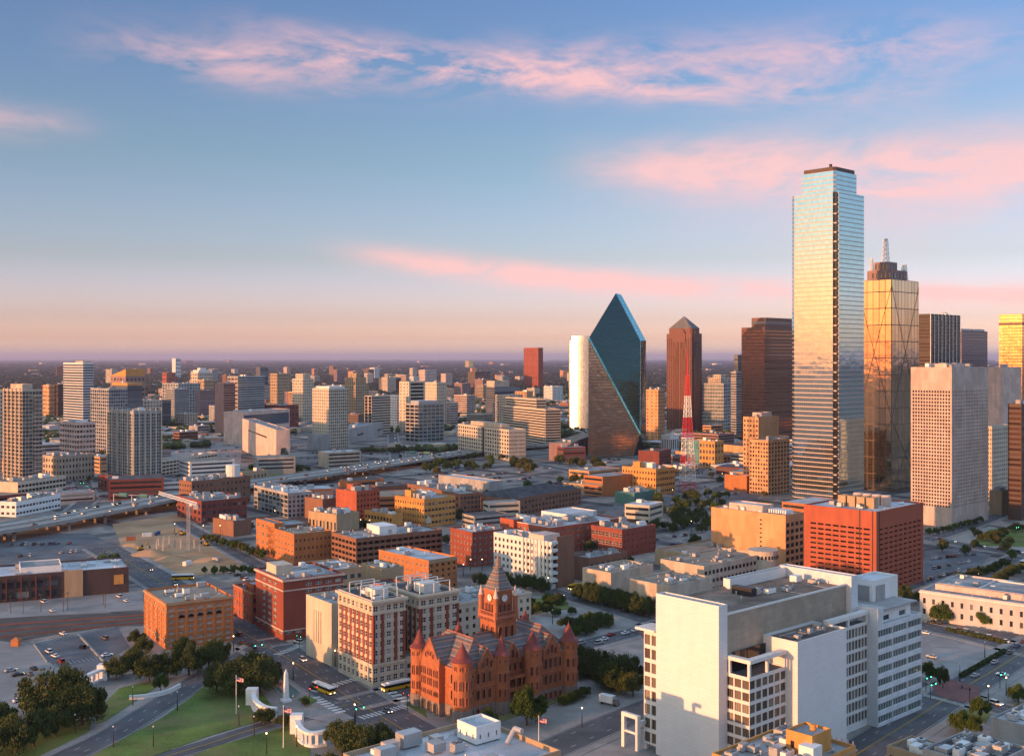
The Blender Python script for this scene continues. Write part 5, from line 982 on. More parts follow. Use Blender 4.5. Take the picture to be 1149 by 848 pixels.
def offs(P, d):
    out = []
    for i, p in enumerate(P):
        a = P[max(i-1, 0)]; c = P[min(i+1, len(P)-1)]; t = Vector((c.x-a.x, c.y-a.y)).normalized(); out.append(Vector((p.x-t.y*d, p.y+t.x*d, p.z)))
    return out
def ribbon(b, P, d0, d1, z0, z1=None, m=0):
    A, B = offs(P, d0), offs(P, d1)
    for i in range(len(P)-1):
        q = [A[i+1], A[i], B[i], B[i+1]]; q = q if d1 < d0 else q[::-1]
        q = [B[i], B[i+1], A[i+1], A[i]] if d0 > d1 else [A[i], A[i+1], B[i+1], B[i]]
        if z1 is None: b.poly([(p.x, p.y, p.z+z0) for p in q], m)
        else: b.hexa([(p.x, p.y, p.z+z0) for p in q], [(p.x, p.y, p.z+z1) for p in q], m)
def dashes(b, P, d, w, on, off, z, m=0):
    acc = 0; i = 0; pts = []
    for i in range(len(P)-1):
        L = (P[i+1]-P[i]).length; n = max(1, int(L/.5))
        for k in range(n): pts.append((acc+L*k/n, P[i].lerp(P[i+1], k/n)))
        acc += L
    seg = []
    for s, p in pts:
        if s % (on+off) < on: seg.append(p)
        elif seg:
            if len(seg) > 1: ribbon(b, [seg[0], seg[-1]], d+w/2, d-w/2, z, None, m)
            seg = []
LAYER = [0]
def road(pts, w, lanes=2, mid='y', walk=(3.5, 3.5), curve=False, marks=True, name='road', m='asphalt', ends=(0, 0)):
    P = [gp(*p) if not isinstance(p, Vector) else p for p in pts]
    if curve: P = smooth(P)
    LAYER[0] += 1; z = .04+LAYER[0]*.004
    b = MB(); ribbon(b, P, w/2, -w/2, z); structure(b.build(name, M[m]))
    if marks:
        b = MB()
        if mid == 'y': ribbon(b, P, .30, .12, .16); ribbon(b, P, -.12, -.30, .16); structure(b.build('centre_line', M['line_y']))
        elif mid == 'd': dashes(b, P, 0, .2, 3, 6, .16); structure(b.build('centre_line', M['line']))
        b = MB()
        for k in range(1, lanes):
            d = -w/2+w*k/lanes
            if abs(d) > .5: dashes(b, P, d, .18, 3, 7, .165)
        ribbon(b, P, w/2-.5, w/2-.65, .162); ribbon(b, P, -w/2+.65, -w/2+.5, .162); structure(b.build('lane_marking', M['line']))
    for sgn, wk in ((1, walk[0]), (-1, walk[1])):
        if wk:
            b = MB(); ribbon(b, P, sgn*(w/2+.3), sgn*(w/2), 0, .16); structure(b.build('kerb', M['kerb'])); b = MB(); ribbon(b, P, sgn*(w/2+.3+wk), sgn*(w/2+.3), 0, .15); structure(b.build('pavement', M['pavement']))
    return P
def zebra(a, c, w, n=10):
    A, C = gp(*a), gp(*c); d = (C-A); L = d.length; d = d/L; q = Vector((-d.y, d.x, 0)); b = MB()
    for i in range(n):
        p = A+d*L*(i+.2)/n; e = A+d*L*(i+.75)/n; b.poly([(*(p-q*w/2)[:2], .20), (*(e-q*w/2)[:2], .20), (*(e+q*w/2)[:2], .20), (*(p+q*w/2)[:2], .20)])
    structure(b.build('crosswalk', M['line']))
# broad paved zones under the nearer blocks
patch('pavement', 'pavement', [(-60, 860), (-20, 735), (160, 700), (330, 690), (560, 655), (760, 640), (900, 650), (1040, 690), (1200, 760), (1240, 900)], .02)
patch('car_park', 'asphalt_lot', [(-10, 600), (100, 598), (128, 612), (60, 640), (-10, 645)], .03)
patch('car_park', 'concrete_lot', [(-10, 674), (144, 661), (160, 668), (162, 684), (-10, 694)], .03)
patch('railway', 'ballast', [(-10, 693), (162, 686), (162, 702), (131, 702), (-10, 722)], .028)
patch('car_park', 'asphalt_lot', [(38, 722), (131, 701), (146, 726), (118, 742), (90, 760), (53, 742)], .034)
patch('car_park', 'concrete_lot', [(-10, 718), (36, 722), (52, 743), (88, 762), (60, 800), (-10, 800)], .032)
patch('construction_ground', 'dirt', [(126, 588), (200, 576), (292, 628), (262, 643), (182, 647), (141, 624)], .03)
patch('lawn', 'grass', [(103, 848), (141, 827.5), (182, 805), (215, 782), (228, 770), (255, 764), (292, 775), (312, 800), (290, 809), (230, 827), (170, 849)], h=.18)
patch('lawn', 'grass', [(196, 856), (240, 838), (290, 823.5), (333, 812), (330, 826), (348, 838), (350, 860)], h=.18)
patch('lawn', 'grass', [(-10, 856), (40, 850), (80, 831), (100, 820), (104, 806), (60, 812), (-10, 815)], h=.17)
patch('lawn', 'grass', [(108, 812), (120, 808), (148, 789), (175, 771), (190, 766), (160, 766), (134, 772), (116, 790)], h=.17)
patch('lawn', 'dry_grass', [(555, 812), (640, 783), (652, 776), (625, 776), (560, 796), (535, 808)], h=.2)
patch('lawn', 'grass', [(455, 790), (470, 800), (480, 806), (477, 798), (462, 786)], h=.2)
patch('lawn', 'grass', [(582, 690), (640, 683), (634, 670), (590, 672)], h=.2)
patch('lawn', 'grass', [(1083, 612), (1149, 613), (1149, 588), (1110, 594)], .05)
patch('plaza', 'kerb', [(1060, 607), (1085, 614), (1160, 622), (1160, 616), (1090, 611), (1120, 592), (1110, 590)], .045)
patch('car_park', 'asphalt_lot', [(1037, 618), (1078, 614), (1112, 622), (1096, 640), (1058, 656), (1037, 660)], .034)
patch('car_park', 'concrete_lot', [(1036, 706), (1060, 710), (1126, 727), (1076, 757), (1036, 745)], .034)
patch('lawn', 'grass', [(1085, 796), (1112, 800), (1106, 812), (1078, 806)], h=.2)
patch('car_park', 'asphalt_lot', [(810, 540), (862, 540), (850, 560), (800, 562)], .034)
patch('car_park', 'asphalt_lot', [(690, 566), (758, 556), (735, 590), (668, 584)], .034)
patch('car_park', 'asphalt_lot', [(430, 540), (560, 536), (560, 548), (440, 556)], .034)
patch('car_park', 'concrete_lot', [(180, 498), (272, 494), (270, 520), (180, 522)], .034)
patch('lawn', 'grass', [(182, 490), (262, 486), (240, 497), (182, 500)], .034)
patch('lawn', 'grass', [(280, 522), (345, 524), (330, 536), (270, 533)], .034)
patch('plaza', 'pavement', [(650, 770), (655, 740), (700, 722), (735, 712), (735, 800), (690, 806)], .035)
patch('car_park', 'asphalt_lot', [(500, 672), (545, 655), (600, 662), (570, 682)], .034)
R1 = road([(40, 868), (75, 849), (121, 827), (160, 803), (197, 780), (224, 762), (252, 746), (296, 724)], 12, 3, None, (3, 0), True)
R2 = road([(120, 872), (182, 850), (232, 835), (290, 816.5), (340, 804), (392, 790)], 9.5, 2, 'y', (0, 0), True)
R2b = road([(392, 790), (470, 770.5), (560, 748), (650, 725), (730, 704), (800, 686)], 13, 4, None, (2.5, 2.5))
R3 = road([(115, 614), (160, 640), (262, 703), (330, 743), (390, 781), (470, 829), (520, 862)], 22, 5, 'y', (3, 2))
R3b = road([(296, 722), (345, 714), (420, 703)], 12, 3, None, (2, 2))
R4 = road([(540, 876), (610, 844), (667, 819), (723, 796), (800, 765)], 15, 4, None, (3, 3))
R5 = road([(560, 640), (606, 660), (657, 674), (727, 696), (790, 716)], 13, 3, None, (3, 3))
R7 = road([(960, 683), (1036, 702), (1085, 713), (1149, 729), (1200, 742)], 14, 3, 'd', (3, 3))
R8 = road([(900, 884), (960, 847), (1020, 810), (1075, 775), (1110, 755), (1149, 731), (1190, 708)], 16, 4, 'y', (3, 3))
R9 = road([(990, 757), (1048, 775), (1149, 802), (1200, 815)], 13, 3, 'd', (2, 2))
R10 = road([(980, 592), (1036, 603), (1085, 612), (1149, 622), (1200, 630)], 14, 3, 'd', (2, 2))
R11 = road([(1020, 672), (1076, 650), (1125, 632), (1149, 621)], 11, 2, 'd', (2, 0))
R12 = road([(880, 560), (1000, 590), (1036, 600)], 14, 3, 'd', (2, 2)); R13 = road([(1040, 606), (1090, 590), (1130, 575)], 12, 3, 'd', (2, 2))
R14 = road([(200, 585), (300, 640), (360, 672)], 11, 2, 'd', (2, 2)); R15 = road([(90, 535), (100, 560), (70, 585)], 16, 3, 'd', (2, 2)); R15b = road([(112, 500), (100, 520), (90, 536)], 16, 3, None, (2, 2))
R16 = road([(780, 560), (826, 540), (850, 524), (862, 512)], 14, 3, 'd', (2, 2)); R17 = road([(440, 480), (442, 500), (446, 520)], 14, 3, 'd', (2, 2)); R18 = road([(600, 520), (720, 545), (800, 566), (880, 590)], 14, 3, 'd', (2, 2))
R19 = road([(200, 574), (300, 600), (420, 640), (520, 672), (580, 690)], 11, 2, 'd', (2, 2))
zebra((350, 776), (412, 758), 4, 13); zebra((404, 806), (456, 792), 4, 12); zebra((414, 762), (458, 788), 4, 9); zebra((352, 782), (384, 800), 4, 8); zebra((310, 735), (338, 724), 4, 8)
patch('crossing_pavers', 'paver', [(1046, 770), (1066, 762), (1100, 771), (1098, 786), (1080, 788), (1050, 780)], .19); patch('crossing_pavers', 'paver', [(712, 706), (736, 700), (745, 708), (722, 716)], .19)
patch('pavement', 'pavement', [(303, 790), (318, 762), (360, 786), (398, 806), (372, 812), (340, 804)], .17)
# parking bay lines
def bays(a, c, depth, n):
    A, C = gp(*a), gp(*c); d = C-A; L = d.length; d = d/L; q = Vector((-d.y, d.x, 0)); b = MB()
    for i in range(n+1):
        p = A+d*L*i/n; b.poly([(*(p-d*.08)[:2], .06), (*(p+d*.08)[:2], .06), (*(p+d*.08+q*depth)[:2], .06), (*(p-d*.08+q*depth)[:2], .06)])
    structure(b.build('parking_line', M['line']))
for a, c, d_, n in (((2, 796), (30, 788), 5, 8), ((60, 748), (120, 738), 5, 12), ((50, 722), (128, 704), 5, 18), ((1040, 650), (1092, 634), 5, 12), ((1040, 626), (1100, 622), -5, 14), ((1044, 742), (1100, 722), 5, 14), ((700, 580), (745, 574), 6, 14), ((1040, 720), (1066, 712), 5, 6)): bays(a, c, d_, n)
def kerb_line(pts, w=.8, h=.5):
    P = [gp(*p) for p in pts]; b = MB(); ribbon(b, P, w/2, -w/2, 0, h); structure(b.build('kerb', M['kerb']))
kerb_line([(88, 712), (116, 742)]); kerb_line([(36, 720), (53, 743)], .5, .4); kerb_line([(1078, 758), (1128, 728)], 1.5, .5)
# rails
for v0, v1 in ((698, 690), (705, 694), (712, 698)):
    b = MB(); P = [gp(-12, v0+4), gp(162, v1)]
    ribbon(b, P, .8, .65, .05, .25); ribbon(b, P, -.65, -.8, .05, .25); structure(b.build('railway_track', M['copper']))
    b = MB(); d = (P[1]-P[0]); n = int(d.length/1.6)
    for i in range(n): p = P[0]+d*i/n; e = d.normalized(); ribbon(b, [p, p+e*.5], 1.3, -1.3, .03, .10)
    structure(b.build('railway_sleepers', M['umber']))
# ------------------------------------------------------------------ elevated freeway
FW = smooth([Vector(p) for p in ((-560, 500, 8), (-440, 630, 8), (-354, 770, 8), (-322, 850, 8), (-288, 945, 8), (-243, 1052, 8), (-188, 1151, 8), (-140, 1250, 7.6), (-78, 1380, 6.5), (-10, 1500, 5), (85, 1610, 2), (200, 1720, .3))], 4)
def freeway():
    r = empty('freeway_bridge', (FW[8].x, FW[8].y, 0), 0, 'long elevated concrete freeway curving from the left edge past the towers', 'bridge'); o = Vector((FW[8].x, FW[8].y, 0)); P = [p-o for p in FW]
    b = MB(); ribbon(b, P, 18, -18, -1.4, 0); b.build('deck', M['deck'], r)
    for s, w in ((17.9, .4), (-17.5, .4), (.3, .6)):
        b = MB(); ribbon(b, P, s, s-w, 0, .95); b.build('barrier', M['kerb'], r)
    b = MB()
    for k in range(1, 10):
        d = -17+34*k/10
        if abs(d) > 1: dashes(b, P, d, .25, 4, 9, .02)
    b.build('lane_marking', M['line'], r)
    acc = 0
    for i in range(4, len(P)-8, 2):
        t = (P[i+1]-P[i]).normalized(); n = Vector((-t.y, t.x, 0)); z = P[i].z-1.4
        b = MB()
        for s in (-14, -5, 5, 14): c = P[i]+n*s; b.box(c.x-.9, c.x+.9, c.y-.9, c.y+.9, 0, z-1.2)
        a0, a1 = P[i]+n*17, P[i]-n*17; e = t*1.0
        b.hexa([(*(a0-e)[:2], z-1.2), (*(a1-e)[:2], z-1.2), (*(a1+e)[:2], z-1.2), (*(a0+e)[:2], z-1.2)][::1], [(*(a0-e)[:2], z-.01), (*(a1-e)[:2], z-.01), (*(a1+e)[:2], z-.01), (*(a0+e)[:2], z-.01)]); b.build('pier_bent', M['pavement'], r)
    for i in (14, 30):
        t = (P[i+1]-P[i]).normalized(); n = Vector((-t.y, t.x, 0)); b = MB(); z = P[i].z
        for s in (-17.6, 0, 17.6): c = P[i]+n*s; b.box(c.x-.3, c.x+.3, c.y-.3, c.y+.3, z, z+7.5)
        b.bar(P[i]+n*17.6+Vector((0, 0, 7)), P[i]-n*17.6+Vector((0, 0, 7)), .3); g = b.build('sign_gantry', M['metal'], r)
        for s in (-12, 8): c = P[i]+n*s; b = MB(); b.bar(c+n*4-t*.5+Vector((0, 0, 7)), c-n*4-t*.5+Vector((0, 0, 7)), 1.5); b.build('sign_panel', M['greenwall'], g)
freeway()
# ------------------------------------------------------------------ trees
def leafmat(name, c0, c1, c2):
    m = bpy.data.materials.new(name); m.use_nodes = True; t = m.node_tree; b = t.nodes['Principled BSDF']; b.inputs['Roughness'].default_value = .8; b.inputs['Specular IOR Level'].default_value = .15
    ge = t.nodes.new('ShaderNodeNewGeometry'); oi = t.nodes.new('ShaderNodeObjectInfo'); r = t.nodes.new('ShaderNodeValToRGB'); e = r.color_ramp.elements
    a = t.nodes.new('ShaderNodeMath'); a.operation = 'MULTIPLY_ADD'; t.links.new(oi.outputs['Random'], a.inputs[0]); a.inputs[1].default_value = .5; t.links.new(ge.outputs['Random Per Island'], a.inputs[2])
    d = t.nodes.new('ShaderNodeMath'); d.operation = 'DIVIDE'; t.links.new(a.outputs[0], d.inputs[0]); d.inputs[1].default_value = 1.5; t.links.new(d.outputs[0], r.inputs[0])
    e[0].color = (*c0, 1); e[1].color = (*c2, 1); q = e.new(.5); q.color = (*c1, 1); t.links.new(r.outputs[0], b.inputs['Base Color']); return m
LEAF = {'oak': leafmat('oak_leaves', (.028, .042, .014), (.065, .088, .028), (.12, .13, .04)), 'green': leafmat('green_leaves', (.035, .060, .014), (.070, .110, .024), (.12, .16, .035)), 'olive': leafmat('olive_leaves', (.05, .055, .018), (.10, .095, .026), (.16, .13, .035))}
LEAF['far'] = leafmat('far_leaves', (.018, .022, .014), (.034, .036, .022), (.06, .055, .03))
M['bark'] = mat('bark', (.085, .06, .045))
def crown_mesh(seed, n, leaf, lobes, kind, flat=.85):
    rn = random.Random(seed); L = []
    for i in range(lobes):
        a = rn.random()*2*pi; q = sqrt(rn.random())*.76; L.append((cos(a)*q, sin(a)*q, .28+.52*rn.random()*(1-q*.6), rn.uniform(.15, .34)))
    L.append((0, 0, .62, .40)); b = MB()
    for i in range(n):
        x, y, z, r = L[rn.randrange(len(L))]; u = rn.uniform(-1, 1); a = rn.random()*2*pi; s = sqrt(1-u*u); rr = r*(rn.random()**.33)*rn.uniform(.85, 1.12)
        p = Vector((x+rr*s*cos(a), y+rr*s*sin(a), z+rr*u*flat*.8)); 
        if p.z < .1: continue
        n_ = Vector((rn.gauss(0, 1), rn.gauss(0, 1), rn.gauss(.4, 1))).normalized(); t = n_.orthogonal().normalized(); w = n_.cross(t); k = leaf*rn.uniform(.6, 1.3)
        b.poly([p+t*k, p+w*k*.7, p-t*k, p-w*k*.7])
    return b.mesh('crown', LEAF[kind])
def trunk_mesh(seed):
    rn = random.Random(seed); b = MB(); b.cone(0, 0, -.02, .35, .055, .038, 8); top = (0, 0, .33)
    for i in range(6): a = 2*pi*i/6+rn.random(); q = rn.uniform(.28, .5); b.bar(top, (cos(a)*q, sin(a)*q, rn.uniform(.5, .72)), .018, 0, 5)
    b.bar(top, (0, 0, .75), .022, 0, 5); return b.mesh('trunk', M['bark'])
CR = {k: [crown_mesh(i*7+1, 10000, .030, 24, k) for i in range(3)] for k in ('oak', 'green')}
CRF = {k: [crown_mesh(i*5+90, 1500, .065, 14, k) for i in range(3)] for k in ('oak', 'green', 'olive')}
TR = [trunk_mesh(i) for i in range(3)]
TREES = {}
def tree(p, h, w, kind='oak', near=False, grp=None, rn=random):
    src = (CR if near and kind in CR else CRF)[kind]; i = rn.randrange(3)
    r = empty('leafy_tree', (p[0], p[1], 0), rn.random()*6.28, None, 'tree', None)
    c = link('crown', src[i], r, scale=(w/2*rn.uniform(.92, 1.08), w/2*rn.uniform(.92, 1.08), h*1.02)); t = link('trunk', TR[i], r, scale=(w/2, w/2, h))
    TREES.setdefault(grp, []).append(r); r['_h'] = h; return r
rt = random.Random(11)
for (u, v, h, w, k, g) in [(50, 806, 19, 25, 'oak', 'n1'), (92, 814, 17, 19, 'oak', 'n1'), (75, 802, 20, 18, 'oak', 'n1'), (18, 846, 15, 18, 'oak', 'n1'), (38, 838, 14, 15, 'oak', 'n1'), (-8, 830, 15, 18, 'oak', 'n1'), (105, 800, 11, 11, 'oak', 'n1'), (62, 826, 12, 14, 'oak', 'n1'),
    (150, 756, 12, 13, 'oak', 'n2'), (167, 765, 13, 14, 'oak', 'n2'), (188, 762, 13, 14, 'oak', 'n2'), (212, 758, 14, 15, 'oak', 'n2'), (234, 752, 14, 14, 'oak', 'n2'), (246, 743, 12, 12, 'oak', 'n2'), (205, 742, 12, 12, 'oak', 'n2'), (130, 762, 11, 12, 'oak', 'n2'), (152, 724, 8, 9, 'oak', 'n2'), (163, 733, 9, 10, 'oak', 'n2'), (180, 776, 8, 7, 'green', 'n2b'),
    (243, 776, 13, 15, 'oak', 'n3'), (268, 779, 16, 18, 'oak', 'n3'), (291, 777, 16, 18, 'oak', 'n3'), (280, 765, 14, 15, 'oak', 'n3'), (303, 768, 12, 12, 'oak', 'n3'), (296, 812, 6.5, 9, 'oak', 'n4'), (319, 818, 6.5, 8, 'oak', 'n4'), (342, 792, 4, 4.5, 'oak', 'n4'),
    (390, 846, 12, 15, 'oak', 'n5'), (412, 852, 13, 17, 'oak', 'n5'), (426, 846, 12, 12, 'oak', 'n5'), (378, 838, 10, 11, 'oak', 'n5'), (368, 872, 9, 11, 'oak', 'n5'),
    (591, 813, 15, 14, 'green', 'n6'), (548, 814, 7, 8, 'green', 'n6')]:
    tree(gp(u, v), h, w, k, True, g, rt)
def scatter(n, quad, h, w, kinds, g, near=False, jit=.2):
    a, b, c, d = quad
    for i in range(n):
        s, t = rt.random(), rt.random(); u = (a[0]*(1-s)+b[0]*s)*(1-t)+(d[0]*(1-s)+c[0]*s)*t; v = (a[1]*(1-s)+b[1]*s)*(1-t)+(d[1]*(1-s)+c[1]*s)*t
        k = rt.uniform(1-jit, 1+jit); tree(gp(u, v), h*k, w*k, rt.choice(kinds), near, g, rt)
def row(n, a, c, h, w, kinds, g, near=False):
    for i in range(n):
        t = (i+.5)/n; k = rt.uniform(.85, 1.15); tree(gp(a[0]+(c[0]-a[0])*t+rt.uniform(-1, 1), a[1]+(c[1]-a[1])*t+rt.uniform(-.5, .5)), h*k, w*k, rt.choice(kinds), near, g, rt)
scatter(22, ((648, 748), (722, 758), (722, 784), (650, 768)), 10.5, 11, ['oak'], 'm1', True)
row(13, (646, 672), (738, 694), 10.5, 9.5, ['oak'], 'm2', True); row(9, (655, 668), (735, 690), 9, 9, ['oak'], 'm2', True)
scatter(15, ((582, 680), (636, 672), (642, 690), (588, 696)), 5.5, 7, ['oak', 'green'], 'm3', True); scatter(13, ((632, 706), (676, 694), (690, 706), (646, 724)), 7, 8, ['green', 'oak'], 'm4', True)
row(6, (560, 656), (612, 667), 9.5, 9.5, ['oak'], 'm5', True); row(4, (536, 656), (560, 664), 8, 9, ['oak'], 'm5', True)
row(4, (628, 792), (660, 780), 4.5, 6, ['oak', 'green'], 'm6', True)
scatter(60, ((742, 556), (826, 556), (800, 598), (700, 600)), 9, 10, ['oak', 'oak', 'green'], 'm7'); scatter(20, ((622, 520), (688, 524), (692, 552), (640, 548)), 13, 12, ['oak', 'olive'], 'm8')
scatter(12, ((560, 516), (600, 518), (602, 534), (565, 530)), 11, 12, ['oak', 'olive'], 'm9'); scatter(22, ((462, 516), (548, 512), (556, 530), (470, 530)), 11, 12, ['oak', 'green'], 'm10')
row(8, (172, 566), (205, 568), 10, 10, ['oak', 'green'], 'm11'); row(6, (226, 606), (268, 618), 6.5, 8, ['green', 'olive'], 'm12'); row(7, (255, 614), (298, 628), 7, 8, ['olive', 'green'], 'm12')
row(6, (224, 644), (290, 644), 6, 6, ['green'], 'm13'); scatter(16, ((182, 470), (230, 474), (228, 488), (184, 490)), 13, 16, ['oak'], 'm14'); row(12, (182, 495), (262, 492), 8, 10, ['green', 'oak'], 'm15'); row(12, (280, 528), (348, 530), 9, 10, ['green', 'oak'], 'm16')
row(3, (1010, 672), (1030, 678), 9, 8, ['oak'], 'm17', True); tree(gp(1056, 699), 11, 12, 'green', True, 'm18', rt); tree(gp(1103, 704), 10.5, 11, 'green', True, 'm18', rt)
row(7, (1072, 655), (1132, 636), 7, 9, ['oak', 'green'], 'm19', True); row(6, (1104, 664), (1148, 640), 7, 9, ['oak'], 'm20', True); scatter(16, ((1086, 596), (1149, 590), (1149, 612), (1090, 610)), 6, 8, ['oak', 'olive'], 'm21'); row(9, (1040, 602), (1104, 586), 6, 7, ['oak', 'green'], 'm22')
tree(gp(1043, 762), 8, 8, 'green', True, 'm23', rt); tree(gp(1058, 772), 10, 6, 'oak', True, 'm23', rt); tree(gp(1080, 822), 9, 10, 'green', True, 'm24', rt); tree(gp(1100, 806), 9, 8, 'green', True, 'm24', rt); tree(gp(1090, 824), 8, 8, 'green', True, 'm24', rt)
tree(gp(1143, 788), 8, 9, 'green', True, 'm25', rt); tree(gp(1148, 812), 8, 9, 'green', True, 'm25', rt); row(6, (1040, 670), (1060, 665), 5, 6, ['oak'], 'm26', True); row(9, (4, 674), (134, 664), 5, 5, ['green', 'oak'], 'm27')
row(10, (540, 548), (560, 575), 8, 9, ['oak', 'olive'], 'm28'); row(8, (420, 604), (520, 612), 7, 8, ['oak'], 'm29'); row(5, (470, 590), (520, 584), 7, 9, ['oak'], 'm30')
LBL = {'n1': 'big dark oak in the bottom left clump', 'n2': 'dark oak before the orange brick warehouse', 'n2b': 'bright green sapling by the curved white wall', 'n3': 'oak behind the white colonnade and pool', 'n4': 'clipped round tree by the white colonnade', 'n5': 'oak at the bottom of the wide crossing', 'n6': 'tree on the castle courthouse lawn', 'm1': 'oak in the dense grove right of the castle', 'm2': 'street tree in the rows before the beige hall', 'm3': 'bushy tree in the small garden behind the castle', 'm4': 'tree in the garden island right of the steeple', 'm5': 'tree below the black and white office', 'm6': 'shrub at the castle right end', 'm7': 'tree in the park left of the ochre block', 'm8': 'tree in the grove at the prism foot', 'm9': 'tree beside the beige twin wing office', 'm10': 'tree under the freeway bend', 'm11': 'tree between freeway and red factory', 'm12': 'yellowish tree right of the dirt lot', 'm13': 'sapling behind the orange brick warehouse', 'm14': 'dark park tree below the green condo slab', 'm15': 'tree lining the far lawn and car park', 'm16': 'tree in front of the museum cube', 'm17': 'tree squeezed behind the courthouse addition', 'm18': 'round street tree against the white terminal', 'm19': 'tree along the right car park edge', 'm20': 'tree in the median above the white terminal', 'm21': 'tree in the right hand park', 'm22': 'small tree at the foot of the beige grid tower', 'm23': 'tree at the corner of the empty car park', 'm24': 'tree on the corner lawn, bottom right', 'm25': 'tree cut by the lower right edge', 'm26': 'small tree behind the white terminal corner', 'm27': 'shrub along the maroon hall', 'm28': 'tree between the grey shed and brick flats', 'm29': 'tree above the open deck garage', 'm30': 'tree beside the golden office wall'}
ORD = ['leftmost', 'second from left', 'third from left', 'fourth from left', 'fifth from left', 'sixth from left', 'seventh from left', 'eighth from left', 'ninth from left', 'tenth from left', 'eleventh from left', 'twelfth from left']
def ordinals(objs, text, group):
    objs.sort(key=lambda o: scr(o.location)[0]); n = len(objs)
    for i, o in enumerate(objs):
        if n == 1: o['label'] = text; continue
        s = ORD[i] if i < min(12, (n+1)//2) else ('rightmost' if i == n-1 else ORD[n-1-i].replace('left', 'right') if n-1-i < 12 else f'{i+1}th from left')
        o['label'] = f'{text}, {s}'; o['group'] = group
def merge_rest(objs, name, label, cat):
    """the smallest in the picture become one mass"""
    b = MB(); ms = []
    for o in objs:
        M0 = Matrix.Translation(o.location) @ Matrix.Rotation(o.rotation_euler.z, 4, 'Z')
        for c in ([c for c in bpy.data.objects if c.parent == o] if o.type == 'EMPTY' else [o]):
            M1 = M0 @ Matrix.LocRotScale(c.location, c.rotation_euler, c.scale) if c is not o else M0; off = len(b.v); b.v += [tuple(M1 @ v.co) for v in c.data.vertices]
            idx = []
            for m in c.data.materials:
                if m not in ms: ms.append(m)
                idx.append(ms.index(m))
            for f in c.data.polygons: b.f.append(tuple(off+i for i in f.vertices)); b.m.append(idx[f.material_index])
            if c is not o: bpy.data.objects.remove(c)
        bpy.data.objects.remove(o)
    tag(b.build(name, ms), label, cat, kind='stuff')
ALLT = sorted([(o['_h']/o.location.y, o.name, g) for g, objs in TREES.items() for o in objs], reverse=True)
cut = {x[1] for x in ALLT[235:]}; gone = []
for g in list(TREES):
    gone += [o for o in TREES[g] if o.name in cut]; TREES[g] = [o for o in TREES[g] if o.name not in cut]
    if not TREES[g]: del TREES[g]
merge_rest(gone, 'distant_trees', 'smaller trees of the far groves, too many to tell apart', 'trees')
for g, objs in TREES.items():
    ordinals(objs, LBL[g], 'trees: '+LBL[g])
    for o in objs: del o['_h']
# ------------------------------------------------------------------ far city: low blocks between the towers, suburbs to the horizon
rf = random.Random(23); LOW = {}
MARKS = [(scr(o.location)[0], scr(o.location)[1], o.name.split('.')[0].replace('_', ' ')) for o in bpy.data.objects if o.parent is None and o.get('category') and o['category'] != 'tree' and 380 < o.location.y < 9000]
ROOFC = {'roof_grey': 'grey', 'roof_light': 'pale', 'roof_tan': 'tan', 'roof_dark': 'dark'}
for q_ in ((210, 606, 45), (150, 600, 40), (250, 620, 30), (60, 610, 60), (110, 620, 40), (70, 672, 40), (140, 670, 30), (90, 705, 50), (20, 750, 40), (765, 578, 60), (1075, 635, 40), (1115, 602, 50), (1080, 730, 40), (1050, 715, 30), (610, 680, 25), (660, 705, 25), (825, 552, 40), (720, 576, 40), (460, 525, 60), (230, 508, 70), (1085, 690, 30), (530, 664, 25), (60, 585, 50), (300, 650, 25), (700, 740, 40), (560, 640, 20), (1100, 575, 60), (1020, 590, 40), (500, 542, 60), (285, 635, 20), (655, 532, 75), (582, 524, 55), (545, 560, 35)): q__ = gp(q_[0], q_[1]); FOOT.append((q__.x, q__.y, q_[2]))
def clear(x, y, r): return all((x-a)**2+(y-b)**2 > (r+c)**2 for a, b, c in FOOT) and all((x-p.x)**2+(y-p.y)**2 > (r+30)**2 for p in FW)
def lowrise(u, v, w, l, h, wall, roof, detail):
    p = gp(u, v)
    if not clear(p.x, p.y, max(w, l)*.5): return False
    th = radians(rf.choice([43, 43, 33, 60, 20])); r = empty('low_building', (p.x, p.y, 0), th)
    if detail:
        mb = MB(); panes = []; nz = max(1, int(h/4))
        for i, (a, b_) in enumerate((((0, 0), (w, 0)), ((w, 0), (w, l)), ((w, l), (0, l)), ((0, l), (0, 0)))):
            sp_ = S(1, nz, .92, .45, m1=.9) if i in (0, 3) and rf.random() < .8 else None; facade(mb, a, b_, 0, h, sp_, panes)
        mb.build('wall', M[wall], r); b = MB(); b.poly([(0, 0, h-.3), (w, 0, h-.3), (w, l, h-.3), (0, l, h-.3)]); b.build('roof', M[roof], r); put_panes(r, panes[:8], M[rf.choice(['glass', 'glass_dark', 'glass_blind'])])
        for k in range(rf.randint(0, 2)): x, y = rf.uniform(2, w-6), rf.uniform(2, l-6); block(r, 'rooftop_unit', x, x+rf.uniform(3, 6), y, y+rf.uniform(3, 5), h-.3, h+rf.uniform(1.5, 3), rf.choice(['metal', 'whitewall', 'grey']))
    else:
        b = MB(); b.box(0, w, 0, l, 0, h); b.build('wall', M[wall], r); b = MB(); b.box(-.2, w+.2, -.2, l+.2, h+.02, h+.8); b.build('roof', M[roof], r)
    FOOT.append((p.x, p.y, max(w, l)*.55))
    cu, cv = scr(r.location); mk = min(MARKS, key=lambda m: (m[0]-cu)**2+((m[1]-cv)*1.5)**2)
    side = 'left of' if cu < mk[0] else 'right of'; r['category'] = 'building'
    LOW.setdefault(f'{ROOFC.get(roof, "grey")} roofed {M[wall].name.split("_")[0]} low block {side} the {mk[2]}', []).append(r); return True
